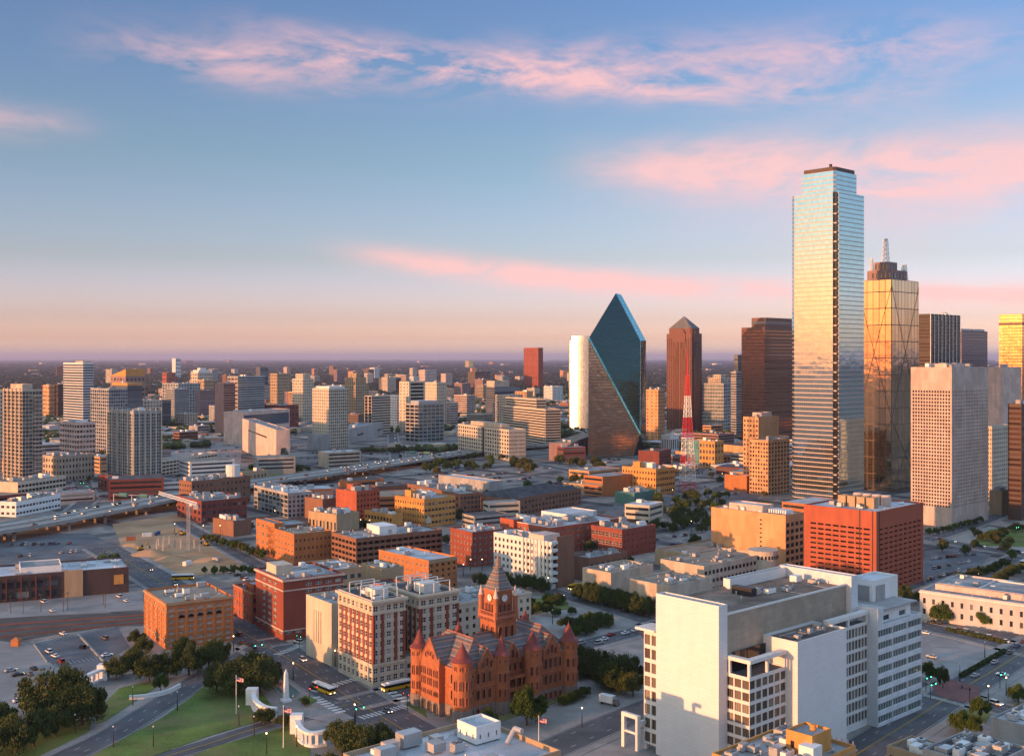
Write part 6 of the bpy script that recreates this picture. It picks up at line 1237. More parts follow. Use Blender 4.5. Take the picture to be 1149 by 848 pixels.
WL = ['beige', 'cream', 'grey', 'brown_brick', 'tan_brick', 'white', 'pink', 'dark_brick', 'ochre', 'orange_brick']; RL = ['roof_grey', 'roof_light', 'roof_tan', 'roof_dark']
n = 0
for _ in range(6000):
    if n > 185: break
    v = rf.uniform(442, 530) if n < 150 else rf.uniform(520, 600); u = rf.uniform(-10, 1149); s = rf.uniform(.6, 1.2)
    n += lowrise(u, v, 42*s, 30*s*rf.uniform(.7, 1.3), rf.choice([6, 8, 10, 14, 18]), rf.choice(WL), rf.choice(RL), True)
n = 0
for _ in range(600):
    if n > 108: break
    v = 402+rf.uniform(1, 6.5)**2; u = rf.uniform(-10, 1149); D = F*H/(v-HY); s = rf.uniform(.5, 1.4)*D/1250
    n += lowrise(u, v, 7*s, 5*s, max(8, min(rf.choice([1.0, 1.4, 2, 3.0])*D/1250, 70)), rf.choice(WL), rf.choice(RL), False)
MID = {}
rm_ = random.Random(31); n = 0
for _ in range(7000):
    if n > 112: break
    v = rm_.uniform(419, 482); u = rm_.uniform(60, 650) if rm_.random() < .8 else rm_.uniform(0, 1149); p = gp(u, v); w, l = rm_.uniform(24, 46), rm_.uniform(20, 40); h = rm_.choice([22, 28, 35, 45, 60])*(1 if v > 435 else 1.2)
    if not clear(p.x, p.y, max(w, l)*.5): continue
    wl_ = rm_.choice(['cream', 'beige', 'tan_brick', 'pink', 'grey', 'mauve', 'brown_brick', 'ochre', 'white']); st = rm_.random(); g_ = rm_.choice(['glass_dark', 'glass_teal', 'glass_blue', 'glass'])
    sp1, sp2 = (RB(4.5, .5), RB(4.5, .5)) if st < .4 else (S(max(3, int(l/5)), -4.5, .55, .5), S(max(3, int(w/5)), -4.5, .55, .5))
    o, *_r = core('midrise_block', 'x', 'building', p.x, p.y, w, l, h, rm_.choice([43, 30, 55, 65]), wl_, Ls=sp1, Rs=sp2, gm=g_, kit=2, cap=24, roof=rm_.choice(RL)); FOOT.append((p.x, p.y, 30))
    cu, cv = scr(o.location); mk = min(MARKS, key=lambda m: (m[0]-cu)**2+((m[1]-cv)*1.5)**2); MID.setdefault(f'{M[wl_].name.split("_")[0]} mid rise {"left" if cu < mk[0] else "right"} of the {mk[2]}', []).append(o); n += 1
for t, objs in list(LOW.items())+list(MID.items()): ordinals(objs, t, t)
BYT = {}
n = 0
for _ in range(4000):
    if n >= 60: break
    v = rf.uniform(505, 640); u = rf.uniform(60, 1149); p = gp(u, v)
    if not all((p.x-a)**2+(p.y-b)**2 > (c*.9+4)**2 for a, b, c in FOOT): continue
    TREES['tmp'] = []; k = rf.uniform(.8, 1.3); o = tree(p, 8*k, 8.5*k, rf.choice(['oak', 'oak', 'green', 'olive']), False, 'tmp', rf); del o['_h']; n += 1
    mk = min(MARKS, key=lambda m: (m[0]-u)**2+((m[1]-v)*1.5)**2); BYT.setdefault(f'small street tree {"left" if u < mk[0] else "right"} of the {mk[2]}', []).append(o)
for t, objs in BYT.items(): ordinals(objs, t, t)
# small houses too many to count, one mass between the trees
def suburb_mass():
    b = MB(); r_ = random.Random(4)
    for i in range(12000):
        v = 402+r_.uniform(2.2, 10.2)**2; D = F*H/(v-HY); x = (r_.uniform(-40, 1190)-CX)*D/F; s = r_.uniform(.5, 1.3); w, l, h = 24*s, 17*s, r_.uniform(4, 10)
        if not clear(x, D, 20): continue
        a = r_.random()*3; c, s_ = cos(a), sin(a); q = [(x+c*p-s_*t, D+s_*p+c*t) for p, t in ((-w/2, -l/2), (w/2, -l/2), (w/2, l/2), (-w/2, l/2))]; m = r_.randrange(5)
        b.hexa([(*p, 0) for p in q], [(*p, h) for p in q], m)
    tag(b.build('distant_houses', [M['roof_light'], M['beige'], M['pink'], M['roof_grey'], M['brown_brick']]), 'scattered pale houses filling the far suburbs', 'houses', kind='stuff')
suburb_mass()
def woodland():
    rn = random.Random(9); ring = [(cos(2*pi*i/6), sin(2*pi*i/6)) for i in range(6)]
    from mathutils import noise as mnoise
    for nm, n, v0, v1, R0 in (('far_woodland', 26000, 1.15, 6.6, 1), ('suburban_trees', 26000, 6.0, 10.3, 0)):
        b = MB()
        for i in range(n):
            v = 402+rn.uniform(v0, v1)**2; D = F*H/(v-HY); x = (rn.uniform(-60, 1210)-CX)*D/F
            if R0: r = D*.0026*rn.uniform(.5, 1.5); h = rn.uniform(9, 17)+r*.05
            else:
                r = rn.uniform(3.5, 7.5); h = rn.uniform(6, 12)
                if mnoise.noise(Vector((x*.006, D*.006, 3))) < -.03+(v-440)*.0016: continue
                if not clear(x, D, r): continue
            k = len(b.v); ph = rn.random()
            for zz, rr in ((.15, .7), (.55, 1.0), (.86, .62)):
                for a, c in ring: j = rn.uniform(.75, 1.2); b.v.append((x+(a*cos(ph)-c*sin(ph))*r*rr*j, D+(a*sin(ph)+c*cos(ph))*r*rr*j, h*zz*rn.uniform(.88, 1.12)))
            b.v.append((x, D, h))
            for g in (0, 6):
                for q in range(6): b.f.append((k+g+q, k+g+(q+1) % 6, k+g+6+(q+1) % 6, k+g+6+q)); b.m.append(0)
            for q in range(6): b.f.append((k+12+q, k+12+(q+1) % 6, k+18)); b.m.append(0)
        tag(b.build(nm, LEAF['far' if R0 else 'oak']), 'dark woodland running to the horizon' if R0 else 'street trees and yards merging between the far towers', 'woodland', kind='stuff')
woodland()
# ------------------------------------------------------------------ radio mast and tower crane
def radio_mast():
    p = gp(771.5, 551); r = empty('radio_mast', p, radians(20), 'tall red and white lattice radio mast standing behind the park', 'mast')
    h = H-(393-HY)*p.y/F; n = 22; cols = ['tower_red', 'steel_white']; M['tower_red'] = mat('red_painted_steel', (.62, .03, .035), .5, .05); k = [0, 3, 7, 9.5, 13, 17, 22]; k = [0, 2, 5, 7, 10, 14, 18, 22]
    w0 = 7.2*p.y/1250; cum = [0]
    lattice(r, 'lattice_section', 0, 0, 0, h*.83, w0, 1.0, n, .25, [], seg=[(a, c, cols[i % 2]) for i, (a, c) in enumerate(zip(k, k[1:]))])
    b = MB(); b.cone(0, 0, h*.83, h, .8, .25, 8); b.build('antenna', M['tower_red'], r)
    for i in (5, 10): z = h*.83*i/n; w = w0*(1-i/n)+1.0*i/n; b = MB(); b.box(-w-1, w+1, -w-1, w+1, z, z+.5); b.build('platform', M['steel_white'], r)
    for i in range(5): b = MB(); b.cone(1.5*w0*.3, -w0*.5, 20+i*6, 22+i*6, .4, 1.7, 10); b.build('dish', M['steel_white'], r)
radio_mast()
def crane():
    p = gp(211.5, 619); r = empty('tower_crane', p, 0, 'tower crane with a long pale jib over the dirt lot', 'crane'); s = p.y/F; zj = H-(563-HY)*s
    lattice(r, 'crane_mast', 0, 0, 0, zj, .9, .9, 18, .12, ['metal'])
    a, c = Vector(((164-211.5)*s, 26, H-(541-HY)*(p.y+26)/F-0)), Vector(((225-211.5)*s, -8, zj-1.2)); a.z = zj+2; b = MB()
    for o in ((0, -1, 0), (0, 1, 0), (0, 0, 1.7)): b.bar(a+Vector(o), c+Vector(o), .18)
    for i in range(22):
        q, w = a.lerp(c, i/22), a.lerp(c, (i+1)/22); b.bar(q+Vector((0, -1, 0)), w+Vector((0, 0, 1.7)), .15); b.bar(q+Vector((0, 0, 1.7)), w+Vector((0, 1, 0)), .15)
    b.build('crane_jib', M['steel_white'], r); b = MB(); b.box(c.x-2, c.x+1, c.y-1.2, c.y+1.2, c.z-2.4, c.z-.2); b.build('counterweight', M['grey'], r); b = MB(); b.box(.6, 2.4, -1, 1, zj-2.6, zj-.4); b.build('cab', M['whitewall'], r)
crane()
# dirt lot clutter
for i, (u, v) in enumerate([(178, 612), (184, 613), (190, 614), (196, 614), (203, 615), (218, 617), (224, 618), (176, 616), (183, 618)]):
    b = MB(); h = 5+i % 3; b.box(-.5, .5, -.5, .5, 0, h); b.cone(0, 0, h, h+1.4, .12, .12, 5); o = b.build('concrete_column', M['grey'], None, loc=gp(u, v)); tag(o, None, 'column'); LOW.setdefault('x', [])
cols_ = [o for o in bpy.data.objects if o.name.startswith('concrete_column')]; ordinals(cols_, 'unfinished concrete column rising from the dirt lot', 'columns in the dirt lot')
for i, (u, v, r_, h) in enumerate([(170, 622, 9, 3.5), (195, 628, 8, 3), (232, 628, 10, 2.5), (150, 612, 6, 2)]):
    rn = random.Random(i); b = MB(); n = 18
    b.v.append((0, 0, h))
    for k, (rr, zz) in enumerate(((.35, .8), (.7, .4), (1, 0))):
        for j in range(n): a = 2*pi*j/n; q = rr*r_*rn.uniform(.85, 1.15); b.v.append((q*cos(a)*1.4, q*sin(a), h*zz*rn.uniform(.8, 1.1)))
    for j in range(n): b.f.append((0, 1+j, 1+(j+1) % n)); b.m.append(0)
    for k in range(2):
        for j in range(n): b.f.append((1+k*n+j, 1+(k+1)*n+j, 1+(k+1)*n+(j+1) % n, 1+k*n+(j+1) % n)); b.m.append(0)
    tag(b.build('dirt_mound', M['dirt'], None, True, loc=gp(u, v)), ['brown dirt mound in front of the unfinished columns', 'dirt mound nearest the brick warehouse roof', 'flat dirt mound at the right of the lot', 'small dirt mound by the freeway end of the lot'][i], 'mound')
def digger(u, v, rz, label):
    r = empty('excavator', gp(u, v), rz, label, 'excavator'); M.setdefault('cat_yellow', mat('machine_yellow', (.55, .30, .03), .5))
    for s in (-1, 1): b = MB(); b.hexa([(-2, s*1.2-.3, .1), (2, s*1.2-.3, .1), (2, s*1.2+.3, .1), (-2, s*1.2+.3, .1)], [(-1.7, s*1.2-.3, .9), (1.7, s*1.2-.3, .9), (1.7, s*1.2+.3, .9), (-1.7, s*1.2+.3, .9)]); b.build('track', M['black'], r)
    b = MB(); b.box(-2, 1.2, -1.3, 1.3, 1, 2.2); b.build('body', M['cat_yellow'], r); b = MB(); b.box(0, 1.3, -1.25, -.1, 2.2, 3.3); b.build('cab', M['glass_dark'], r)
    b = MB(); b.bar((1, .4, 1.8), (4, .4, 4.6), .3); b.bar((4, .4, 4.6), (6, .4, 2), .22); b.build('arm', M['cat_yellow'], r); b = MB(); b.hexa([(5.6, -.2, .8), (6.4, -.2, .8), (6.4, 1, .8), (5.6, 1, .8)], [(5.5, -.2, 2), (6.1, -.2, 2.1), (6.1, 1, 2.1), (5.5, 1, 2)]); b.build('bucket', M['black'], r)
for i, (u, v, m_, lb) in enumerate([(165, 602, 'bus_white', 'white site cabin at the back of the dirt lot'), (176, 600, 'car_blue', 'blue shipping container at the back of the dirt lot'), (243, 630, 'grey', 'grey site container at the right of the dirt lot'), (147, 606, 'copper', 'rust coloured skip near the freeway piers'), (210, 634, 'bus_white', 'white site cabin nearest the brick warehouse')]):
    M.setdefault('bus_white', mat('white_sheet', (.78, .78, .78), .4)); M.setdefault('car_blue', mat('blue_sheet', (.04, .10, .25), .4)); r = empty('site_container', gp(u, v), .4+i, lb, 'container'); b = MB(); b.box(-3, 3, -1.2, 1.2, .15, 2.6)
    for k in range(14): b.box(-2.95+k*.43, -2.75+k*.43, -1.26, -1.2, .2, 2.5)
    b.build('container_body', M[m_], r); b = MB(); b.box(3, 3.06, -.9, .9, .3, 2.4); b.build('door', M['metal'], r); b = MB(); b.box(-2.8, -2.4, -1, 1, 0, .15); b.box(2.4, 2.8, -1, 1, 0, .15); b.build('skid', M['dgrey'], r)
digger(158, 617, .6, 'yellow excavator at the left of the dirt lot'); digger(232, 612, 2.4, 'yellow excavator at the far right of the dirt lot'); digger(205, 600, 4, 'yellow excavator at the back of the dirt lot')
# ------------------------------------------------------------------ vehicles
def emis(name, col, st):
    m = bpy.data.materials.new(name); m.use_nodes = True; b = m.node_tree.nodes['Principled BSDF']; b.inputs['Emission Color'].default_value = (*col, 1); b.inputs['Emission Strength'].default_value = st; b.inputs['Base Color'].default_value = (*col, 1); return m
M['lamp'] = emis('lit_lamp', (1, .62, .28), 3.5); M['head'] = emis('lit_headlight', (1, .85, .6), 3); M['tail'] = emis('tail_light', (.35, .02, .01), .06); M['signal_green'] = emis('green_signal', (.05, 1, .45), 5); M['signal_red'] = emis('red_signal', (1, .03, .02), 5)
PAINT = {'white': (.75, .75, .76), 'silver': (.42, .44, .46), 'black': (.02, .02, .025), 'red': (.35, .02, .02), 'blue': (.04, .08, .22), 'grey': (.14, .15, .16)}
for k, c in PAINT.items(): M['car_'+k] = mat('car_paint_'+k, c, .3, .03, spec=.6)
M['rubber'] = mat('rubber', (.02, .02, .02), .9)
def car_body(b, m, h=1.45, L=4.5, suv=False):
    w = .9; prof = [(-L/2, .35), (L/2, .35), (L/2, .72), (L/2-.15, .85), (L*.22, .95), (-L*.40, 1.0), (-L/2+.05, .92), (-L/2, .6)]
    lo = [(x, -w, z) for x, z in prof]; hi = [(x, w, z) for x, z in prof]; b.hexa(hi, lo, m)
def car_cabin(b, m, m2, L=4.5, top=1.45, suv=False):
    x0, x1, t0, t1 = (-L*.45, L*.24, -L*.42, L*.10) if suv else (-L*.40, L*.22, -L*.26, L*.05)
    b.hexa([(x0, -.84, .96), (x1, -.84, .94), (x1, .84, .94), (x0, .84, .96)], [(t0, -.66, top), (t1, -.66, top), (t1, .66, top), (t0, .66, top)], m)
    b.hexa([(t0-.02, -.68, top), (t1+.02, -.68, top), (t1+.02, .68, top), (t0-.02, .68, top)], [(t0+.05, -.6, top+.06), (t1-.05, -.6, top+.06), (t1-.05, .6, top+.06), (t0+.05, .6, top+.06)], m2)
CARFAR = {}; CARNEAR = {}
WH = MB(); WH.hexa([(.32*cos(2*pi*i/12), -.11, .32*sin(2*pi*i/12)) for i in range(12)][::-1], [(.32*cos(2*pi*i/12), .11, .32*sin(2*pi*i/12)) for i in range(12)][::-1]); WHM = WH.mesh('wheel', M['rubber'])
CARS = []
def car(p, rz, col, near=False, z=0, suv=None):
    suv = rf.random() < .4 if suv is None else suv; key = (col, suv)
    if not near:
        if key not in CARFAR:
            b = MB(); car_body(b, 0); car_cabin(b, 1, 0, top=1.75 if suv else 1.45, suv=suv)
            for x in (-1.4, 1.4):
                for y in (-.82, .82): b.box(x-.33, x+.33, y-.1, y+.1, 0, .62, 2)
            for y in (-.6, .6): b.box(2.2, 2.28, y-.2, y+.2, .6, .75, 3); b.box(-2.28, -2.2, y-.2, y+.2, .6, .8, 4)
            CARFAR[key] = b.mesh('car', [M['car_'+col], M['glass_dark'], M['rubber'], M['head'], M['tail']])
        o = link('car', CARFAR[key], None, (p[0], p[1], z+.05), rz); o['category'] = 'car'; CARS.append((o, col, suv)); return o
    if key not in CARNEAR:
        q = []
        b = MB(); car_body(b, 0); q.append(('body', b.mesh('body', [M['car_'+col]]), (0, 0, 0)))
        b = MB(); car_cabin(b, 0, 1, top=1.75 if suv else 1.45, suv=suv); q.append(('cabin', b.mesh('cabin', [M['glass_dark'], M['car_'+col]]), (0, 0, 0)))
        for x in (-1.4, 1.4):
            for y in (-.84, .84): q.append(('wheel', WHM, (x, y, .32)))
        for nm, x, m in (('headlight', 2.22, 'head'), ('tail_light', -2.24, 'tail')):
            for y in (-.62, .62): b = MB(); b.box(-.05, .05, -.2, .2, -.08, .08); q.append((nm, b.mesh(nm, M[m]), (x, y, .7)))
        CARNEAR[key] = q
    r = empty('car', (p[0], p[1], z+.05), rz, None, 'car')
    for nm, me, loc in CARNEAR[key]: link(nm, me, r, loc)
    CARS.append((r, col, suv)); return r
CC = ['white', 'silver', 'black', 'grey', 'red', 'blue', 'white', 'black', 'silver']
def along(P, d, s0, s1, n, near=False, flip=0, z=0, jit=.4):
    L = [0]
    for a, c in zip(P, P[1:]): L.append(L[-1]+(c-a).length)
    used = []
    for k in range(n*6):
        if len(used) >= n: break
        s = rf.uniform(s0, s1)*L[-1]
        if any(abs(s-u) < 7 for u in used): continue
        used.append(s); i = max(j for j in range(len(L)) if L[j] <= s); i = min(i, len(P)-2); t = (s-L[i])/max(.01, L[i+1]-L[i]); p = P[i].lerp(P[i+1], t); e = (P[i+1]-P[i]).normalized()
        car((p.x-e.y*d, p.y+e.x*d), atan2(e.y, e.x)+(pi if flip else 0)+rf.uniform(-.03, .03), rf.choice(CC), near, p.z+z)
for d in (-15.2, -11.8, -8.4, -5, 5, 8.4, 11.8, 15.2): along(FW, d, .18, .97, 13, False, d > 0)
near_cars = [(57, 762, 'grey'), (38, 751, 'black'), (33, 757, 'grey'), (20, 758, 'black'), (12, 753, 'silver'), (22, 787, 'white'), (120, 736, 'white'), (71, 712, 'white'), (55, 732, 'white'), (62, 737, 'white'), (69, 743, 'red'), (93, 727, 'black'), (118, 717, 'grey'), (49, 676, 'white'), (59, 686, 'white'), (134, 670, 'white'), (142, 675, 'white'),
             (272, 722, 'black'), (280, 724, 'black'), (268, 713, 'grey'), (335, 721, 'white'), (372, 773, 'white'), (672, 722, 'silver'), (678, 718, 'white'), (702, 711, 'white'), (713, 708, 'white'), (652, 722, 'silver'), (1094, 759, 'silver'), (1116, 744, 'silver'), (1125, 758, 'white'), (1133, 733, 'grey'), (1046, 738, 'silver'), (1038, 711, 'white'), (940, 846, 'white'), (655, 669, 'black'), (663, 672, 'blue'), (671, 674, 'black'), (681, 678, 'blue'), (693, 683, 'black'), (700, 686, 'black'), (728, 683, 'blue'), (1045, 699, 'black'), (1052, 700, 'black')]
for u, v, c in near_cars:
    ang = {True: radians(43), False: radians(133)}[u in (702, 713, 672, 678, 652, 1094, 1116, 1133, 940, 372, 22, 120, 20, 12, 57)]
    car(gp(u, v), ang+rf.uniform(-.08, .08), c, True)
for i in range(9): car(gp(1076+i*6.4, 707.5+i*1.6), radians(135), ['red', 'white', 'black', 'silver', 'grey', 'white', 'red', 'black', 'white'][i], True)
def lot(a, c, n, ang, near=False, fill=.7):
    for i in range(n):
        if rf.random() < fill: t = (i+.5)/n; car(gp(a[0]+(c[0]-a[0])*t, a[1]+(c[1]-a[1])*t), radians(ang)+rf.uniform(-.05, .05), rf.choice(CC), near)
lot((1040, 628), (1095, 622), 13, 60); lot((1040, 640), (1090, 630), 9, 60, fill=.4); lot((1040, 652), (1078, 640), 9, 60); lot((510, 664), (560, 659), 12, 70); lot((505, 670), (560, 666), 12, 70); lot((735, 606), (775, 600), 10, 60); lot((745, 612), (780, 607), 9, 60)
lot((10, 612), (80, 610), 16, 90, fill=.5); lot((20, 625), (100, 618), 14, 90, fill=.5); lot((700, 574), (745, 570), 14, 70); lot((690, 580), (740, 577), 14, 70); lot((812, 545), (850, 545), 12, 70); lot((806, 555), (848, 553), 12, 70)
lot((190, 502), (262, 498), 22, 80); lot((186, 508), (266, 505), 22, 80); lot((184, 515), (266, 512), 20, 80); lot((330, 508), (400, 510), 18, 80); lot((336, 514), (400, 516), 16, 80); lot((440, 545), (550, 540), 14, 80, fill=.5); lot((600, 524), (622, 526), 8, 70); lot((255, 640), (285, 655), 9, 60); lot((1040, 570), (1100, 566), 9, 50)
along(R8, 5, .3, .9, 2, True); along(R3, 4, .1, .9, 5, True); along(R3, -7, .35, .95, 5, True, 1); along(R2b, 3, .3, .95, 5, True); along(R5, -3, .1, .8, 4, True); along(R9, 3, .3, .9, 2, True); along(R12, 3, .1, .9, 6); along(R10, 3, .3, .95, 6); along(R16, 3, .1, .9, 6); along(R19, 2, .1, .7, 6); along(R17, 3, .1, .9, 5)
for i in range(520):                                   # filler traffic and parking far back
    v = rf.uniform(478, 560); u = rf.uniform(0, 1140); p = gp(u, v)
    if all((p.x-a)**2+(p.y-b_)**2 > (c*.75+3)**2 for a, b_, c in FOOT): 
        for k in range(4):
            q = p+Vector((cos(.75), sin(.75), 0))*2.9*k; car(q, radians(43)+pi/2, rf.choice(CC))
CARS.sort(key=lambda c: c[0].location.y)
rest_ = [c[0] for c in CARS[290:]]; CARS = CARS[:290]
merge_rest(rest_, 'distant_cars', 'rows of tiny parked cars and traffic between the far blocks', 'cars')
BYC = {}
for o, col, suv in CARS:
    cu, cv = scr(o.location); onb = o.location.z > 1
    mk = 'elevated freeway' if onb else min([m for m in MARKS], key=lambda m: (m[0]-cu)**2+((m[1]-cv)*1.5)**2)[2]
    BYC.setdefault(f'{col} {"tall car" if suv else "car"} {"on" if onb else "near"} the {mk}', []).append(o)
for t, objs in BYC.items(): ordinals(objs, t, t)
M['bus_yellow'] = mat('bus_yellow', (.72, .42, .02), .4); M['bus_white'] = mat('bus_white', (.78, .78, .78), .4)
def bus(u, v, rz, label, white=True, L=12):
    r = empty('bus', gp(u, v)+Vector((0, 0, .05)), rz, label, 'bus')
    b = MB(); b.box(-L/2, L/2, -1.27, 1.27, .35, 1.5); b.build('lower_body', M['bus_yellow'], r)
    b = MB(); b.box(-L/2+.05, L/2-.05, -1.24, 1.24, 1.5, 2.5); b.build('window_band', M['glass_dark'], r); b = MB(); b.box(-L/2, L/2, -1.27, 1.27, 2.5, 2.95); b.box(-L/2+1.5, L/2-2, -.9, .9, 2.95, 3.2); b.build('roof', M['bus_white' if white else 'bus_yellow'], r)
    for x in (-L*.3, L*.33):
        for y in (-1.2, 1.2): link('wheel', WHM, r, (x, y, .48), scale=(1.5, 1.5, 1.5))
    for y in (-.9, .9): b = MB(); b.box(L/2, L/2+.06, y-.2, y+.2, .7, .95); b.build('headlight', M['head'], r)
bus(363, 776, radians(133-180), 'yellow and white city bus at the crosswalk beside the pool'); bus(445, 773, radians(218), 'yellow and white city bus passing the castle courthouse'); bus(645, 661, radians(222), 'small yellow bus at the far plaza crossing', False, 8); bus(1151, 633, radians(43), 'yellow bus cut by the right edge near the park', True); bus(205, 650, radians(10), 'purple white bus parked behind the brick warehouse', True, 12)
# ------------------------------------------------------------------ plaza pieces, bottom left
def colonnade(pts, h, label, end):
    P = [gp(*p) for p in pts]; o = P[0].copy(); r = empty('white_colonnade', o, 0, label, 'colonnade'); Q = smooth([p-o for p in P], 5)
    b = MB(); ribbon(b, Q, .9, -.9, h-.9, h); b.build('top_beam', M['whitewall'], r); b = MB(); ribbon(b, Q, .7, -.7, 0, .9); b.build('plinth', M['whitewall'], r)
    for i in range(0, len(Q), 2): b = MB(); q = Q[i]; b.box(q.x-.5, q.x+.5, q.y-.5, q.y+.5, .9, h-.9); b.build('pillar', M['whitewall'], r)
    for e in end: q = Q[e]; b = MB(); b.box(q.x-2, q.x+2, q.y-1.6, q.y+1.6, 0, h+1.4); b.build('end_pavilion', M['whitewall'], r)
colonnade([(84, 775), (94, 771), (104, 767), (116, 762)], 4.6, 'curved white open colonnade beside the big oaks', (-1,))
colonnade([(333, 822), (337, 832), (348, 838), (366, 836)], 5.0, 'curved white wall with openings below the pool, nearest the camera', (0,))
colonnade([(283, 790), (287, 799), (297, 806), (310, 808)], 4.5, 'smaller curved white wall left of the obelisk, half hidden by trees', (0,))
def low_wall():
    P = [gp(145, 785), gp(165, 783), gp(188, 778), gp(202, 771)]; b = MB(); ribbon(b, smooth(P), .5, -.5, 0, 1.6); tag(b.build('garden_wall', M['whitewall']), 'long low white garden wall under the warehouse trees', 'wall')
low_wall()
b = MB(); o_ = gp(321, 787); b.hexa([(-.9, -.9, 1), (.9, -.9, 1), (.9, .9, 1), (-.9, .9, 1)], [(-.55, -.55, 10.5), (.55, -.55, 10.5), (.55, .55, 10.5), (-.55, .55, 10.5)]); b.box(-1.6, 1.6, -1.6, 1.6, 0, 1); b.cone(0, 0, 10.5, 12, .75, .02, 4, ph=pi/4); tag(b.build('obelisk', M['whitewall'], None, loc=o_, rz=.6), 'slim white obelisk beside the teal pool', 'obelisk')
patch('pool', 'water', [(303, 768), (318, 762), (337, 778), (322, 786)], .2); kerb_line([(303, 768), (318, 762), (337, 778), (322, 786), (303, 768)], .5, .45)
patch('lawn', 'grass', [(334, 785), (344, 781), (356, 786), (346, 792)], h=.45)
b = MB(); 
def flagpole(u, v, h, label, flag=('tower_red', 'steel_white')):
    r = empty('flagpole', gp(u, v), 0, label, 'flagpole'); b = MB(); b.cone(0, 0, 0, h, .16, .08, 8); b.cone(0, 0, h, h+.3, .18, .05, 8); b.build('pole', M['steel_white'], r)
    f = MB(); n = 8; w, d = 2.4, 1.5
    for k in range(7):
        for i in range(n):
            x0, x1 = w*i/n, w*(i+1)/n; y0, y1 = .12*sin(i*1.1), .12*sin((i+1)*1.1); z0, z1 = h-.3-d*(k+1)/7-x0*.25, h-.3-d*k/7-x0*.25; zz0, zz1 = h-.3-d*(k+1)/7-x1*.25, h-.3-d*k/7-x1*.25
            m = 2 if (k < 4 and x0 < w*.4) else k % 2; f.hexa([(x0+.1, y0-.02, z0), (x1+.1, y1-.02, zz0), (x1+.1, y1+.02, zz0), (x0+.1, y0+.02, z0)], [(x0+.1, y0-.02, z1), (x1+.1, y1-.02, zz1), (x1+.1, y1+.02, zz1), (x0+.1, y0+.02, z1)], m)
    f.build('flag', [M[flag[0]], M[flag[1]], M['car_blue']], r)
flagpole(265, 801, 13.5, 'flagpole with a red white flag on the left lawn'); flagpole(318, 839, 13.5, 'flagpole in front of the curved white wall'); flagpole(604.5, 842, 11, 'flagpole flying the striped flag beside the castle lawn')
# street lamps and signals
LAMPS = []
def lamp(u, v, h=7, lit=True):
    r = empty('street_lamp', gp(u, v), 0, None, 'street lamp'); 
    if 'lamp' not in PANE:
        b = MB(); b.cone(0, 0, 0, .6, .22, .16, 8); b.cone(0, 0, .6, 1, .09, .06, 8); PANE['lamp'] = b.mesh('post', M['black']); b = MB(); b.cone(0, 0, -.05, .35, .20, .34, 10); b.cone(0, 0, .35, .6, .34, .08, 10); PANE['lh'] = b.mesh('lantern', M['lamp']); PANE['lh0'] = b.mesh('lantern', M['whitewall'])
    o = link('post', PANE['lamp'], r, scale=(1, 1, h)); link('lantern', PANE['lh' if lit else 'lh0'], r, (0, 0, h), scale=(.8, .8, .8)); LAMPS.append(r)
for u, v, l in [(149, 791, 0), (199, 797, 0), (127, 838, 0), (172, 838, 0), (268, 814, 0), (285, 826, 0), (84, 824, 0), (329, 763, 1), (398, 812, 1), (417, 768, 0), (376, 748, 1), (262, 731, 1), (709, 688, 1), (653, 816, 1), (906, 800, 0), (333, 838, 1), (299, 846, 1), (1129, 780, 1), (1105, 738, 0), (1109, 790, 1), (1077, 764, 0), (520, 646, 1), (598, 660, 1), (606, 664, 1), (590, 655, 1), (615, 662, 1), (528, 640, 1), (541, 640, 1), (505, 636, 1), (445, 612, 1), (382, 590, 1), (292, 618, 1), (247, 600, 1), (213, 590, 1), (196, 598, 1), (228, 600, 1), (300, 652, 0), (620, 700, 0), (735, 725, 0), (1048, 690, 0), (1098, 657, 0)]: lamp(u, v, 6.5, l)
for i in range(46):
    u, v = rf.uniform(60, 1140), rf.uniform(505, 600)
    p = gp(u, v)
    if clear(p.x, p.y, 2): lamp(u, v, 9)
BYL = {}
for o in LAMPS:
    cu, cv = scr(o.location); mk = min(MARKS, key=lambda m: (m[0]-cu)**2+((m[1]-cv)*1.5)**2)[2]; BYL.setdefault(f'street lamp on a dark post near the {mk}', []).append(o)
for t, objs in BYL.items(): ordinals(objs, t, t)
SIG = []
for u, v, g in [(347, 790, 0), (409, 764, 0), (457, 798, 0), (399, 812, 1), (1039, 776, 1), (1044, 784, 1), (1122, 772, 1), (1088, 790, 0), (286, 738, 1), (336, 728, 1), (90, 548, 1), (80, 556, 0), (98, 552, 1), (1070, 600, 1), (1092, 596, 1), (1140, 600, 1)]:
    r = empty('traffic_signal', gp(u, v), rf.choice([.7, 2.3]), None, 'traffic light'); b = MB(); b.cone(0, 0, 0, 5.5, .13, .1, 8); b.bar((0, 0, 5.3), (3, 0, 5.6), .08); b.build('pole', M['black'], r)
    for x in (0, 3): b = MB(); b.box(x-.2, x+.2, -.35, -.05, 4.9, 6.1); q = b.build('signal_head', M['black'], r); b = MB(); b.cone(x, -.4, 5.1 if g else 5.7, 5.35 if g else 5.95, .16, .16, 8); b.build('signal_light', M['signal_green' if g else 'signal_red'], q)
    SIG.append(r)
ordinals(SIG, 'traffic light on a dark pole at a street crossing', 'traffic lights')
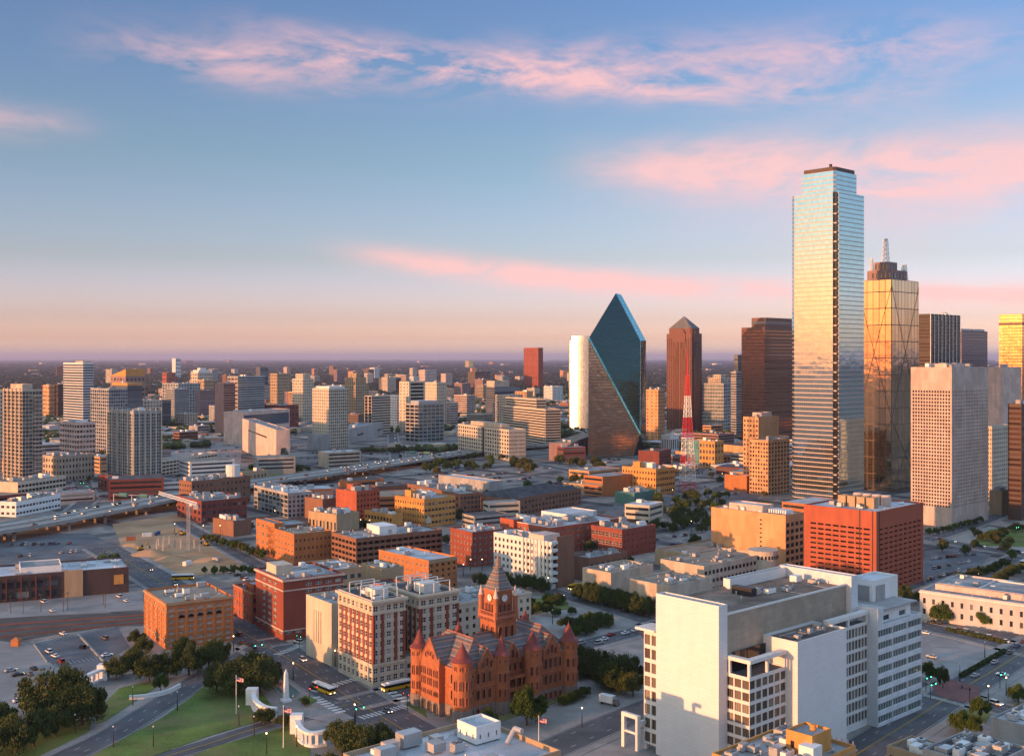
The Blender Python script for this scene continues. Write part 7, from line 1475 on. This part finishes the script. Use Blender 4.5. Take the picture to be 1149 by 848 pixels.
# power poles by the tracks
PP = []
for u, v in [(12, 688), (26, 688), (46, 686), (71, 686), (76, 684), (116, 678), (118, 682), (30, 676)]:
    r = empty('utility_pole', gp(u, v), .9, None, 'pole'); b = MB(); b.cone(0, 0, 0, 9, .16, .1, 7); b.box(-1, 1, -.08, .08, 8.2, 8.4); b.build('pole', M['umber'], r); PP.append(r)
ordinals(PP, 'dark utility pole beside the railway tracks', 'poles by the railway')
b = MB(); b.box(-1.6, 1.6, -1.6, 1.6, 0, 2.6); b.hexa([(-1.8, -1.8, 2.6), (1.8, -1.8, 2.6), (1.8, 1.8, 2.6), (-1.8, 1.8, 2.6)], [(-.1, -.1, 3.8), (.1, -.1, 3.8), (.1, .1, 3.8), (-.1, .1, 3.8)]); tag(b.build('ticket_hut', M['orange_brick'], None, loc=gp(18, 724)), 'small orange hut in the left car park', 'hut')
for lb, q in (('clipped dark hedge under the maroon hall windows', [(-12, 671), (134, 659)]), ('low dark hedge edging the empty car park', [(1078, 760), (1128, 731)]), ('hedge strip at the edge of the white terminal car park', [(1062, 707), (1128, 722)])):
    P = [gp(*k) for k in q]; d = P[1]-P[0]; L = d.length; b = MB(); rn = random.Random(2)
    for i in range(int(L*70)):
        c = P[0]+d*rn.random(); e = Vector((-d.y, d.x, 0)).normalized(); p = c+e*rn.uniform(-.9, .9)+Vector((0, 0, rn.uniform(.05, 1.5))); n_ = Vector((rn.gauss(0, 1), rn.gauss(0, 1), rn.gauss(0, 1))).normalized(); t = n_.orthogonal().normalized()*.3; w = n_.cross(t); b.poly([p+t, p+w, p-t, p-w])
    tag(b.build('hedge', LEAF['oak']), lb, 'hedge')
b = MB(); o_ = gp(683, 790); 
r = empty('white_truck', o_+Vector((0, 0, .05)), radians(-35), 'white box truck parked on the path right of the castle', 'truck'); b.box(-3.4, 2.2, -1.2, 1.2, .9, 3.4); b.build('cargo_box', M['bus_white'], r); b = MB(); b.hexa([(2.25, -1.1, .5), (4.1, -1.1, .5), (4.1, 1.1, .5), (2.25, 1.1, .5)], [(2.25, -1.1, 2.6), (3.5, -1.1, 2.6), (3.5, 1.1, 2.6), (2.25, 1.1, 2.6)]); b.build('cab', M['car_grey'], r)
for x in (-2.2, 3): 
    for y in (-1.1, 1.1): link('wheel', WHM, r, (x, y, .45), scale=(1.4, 1.4, 1.4))
# ------------------------------------------------------------------ air
def haze(d):
    b = MB(); b.box(-62000, 62000, -3200, 96000, -1, 420); o = b.build('haze', None) if 0 else None
    me = bpy.data.meshes.new('haze'); me.from_pydata(b.v, [], b.f); o = link('haze', me); m = bpy.data.materials.new('haze'); m.use_nodes = True; t = m.node_tree; t.nodes.remove(t.nodes['Principled BSDF']); v = t.nodes.new('ShaderNodeVolumePrincipled'); v.inputs['Density'].default_value = d; v.inputs['Color'].default_value = (.74, .70, .92, 1); v.inputs['Anisotropy'].default_value = .3
    t.links.new(v.outputs[0], [n for n in t.nodes if n.type == 'OUTPUT_MATERIAL'][0].inputs['Volume']); me.materials.append(m); tag(o, 'thin rose haze over the far city', 'haze', kind='stuff')
haze(2.6e-5)
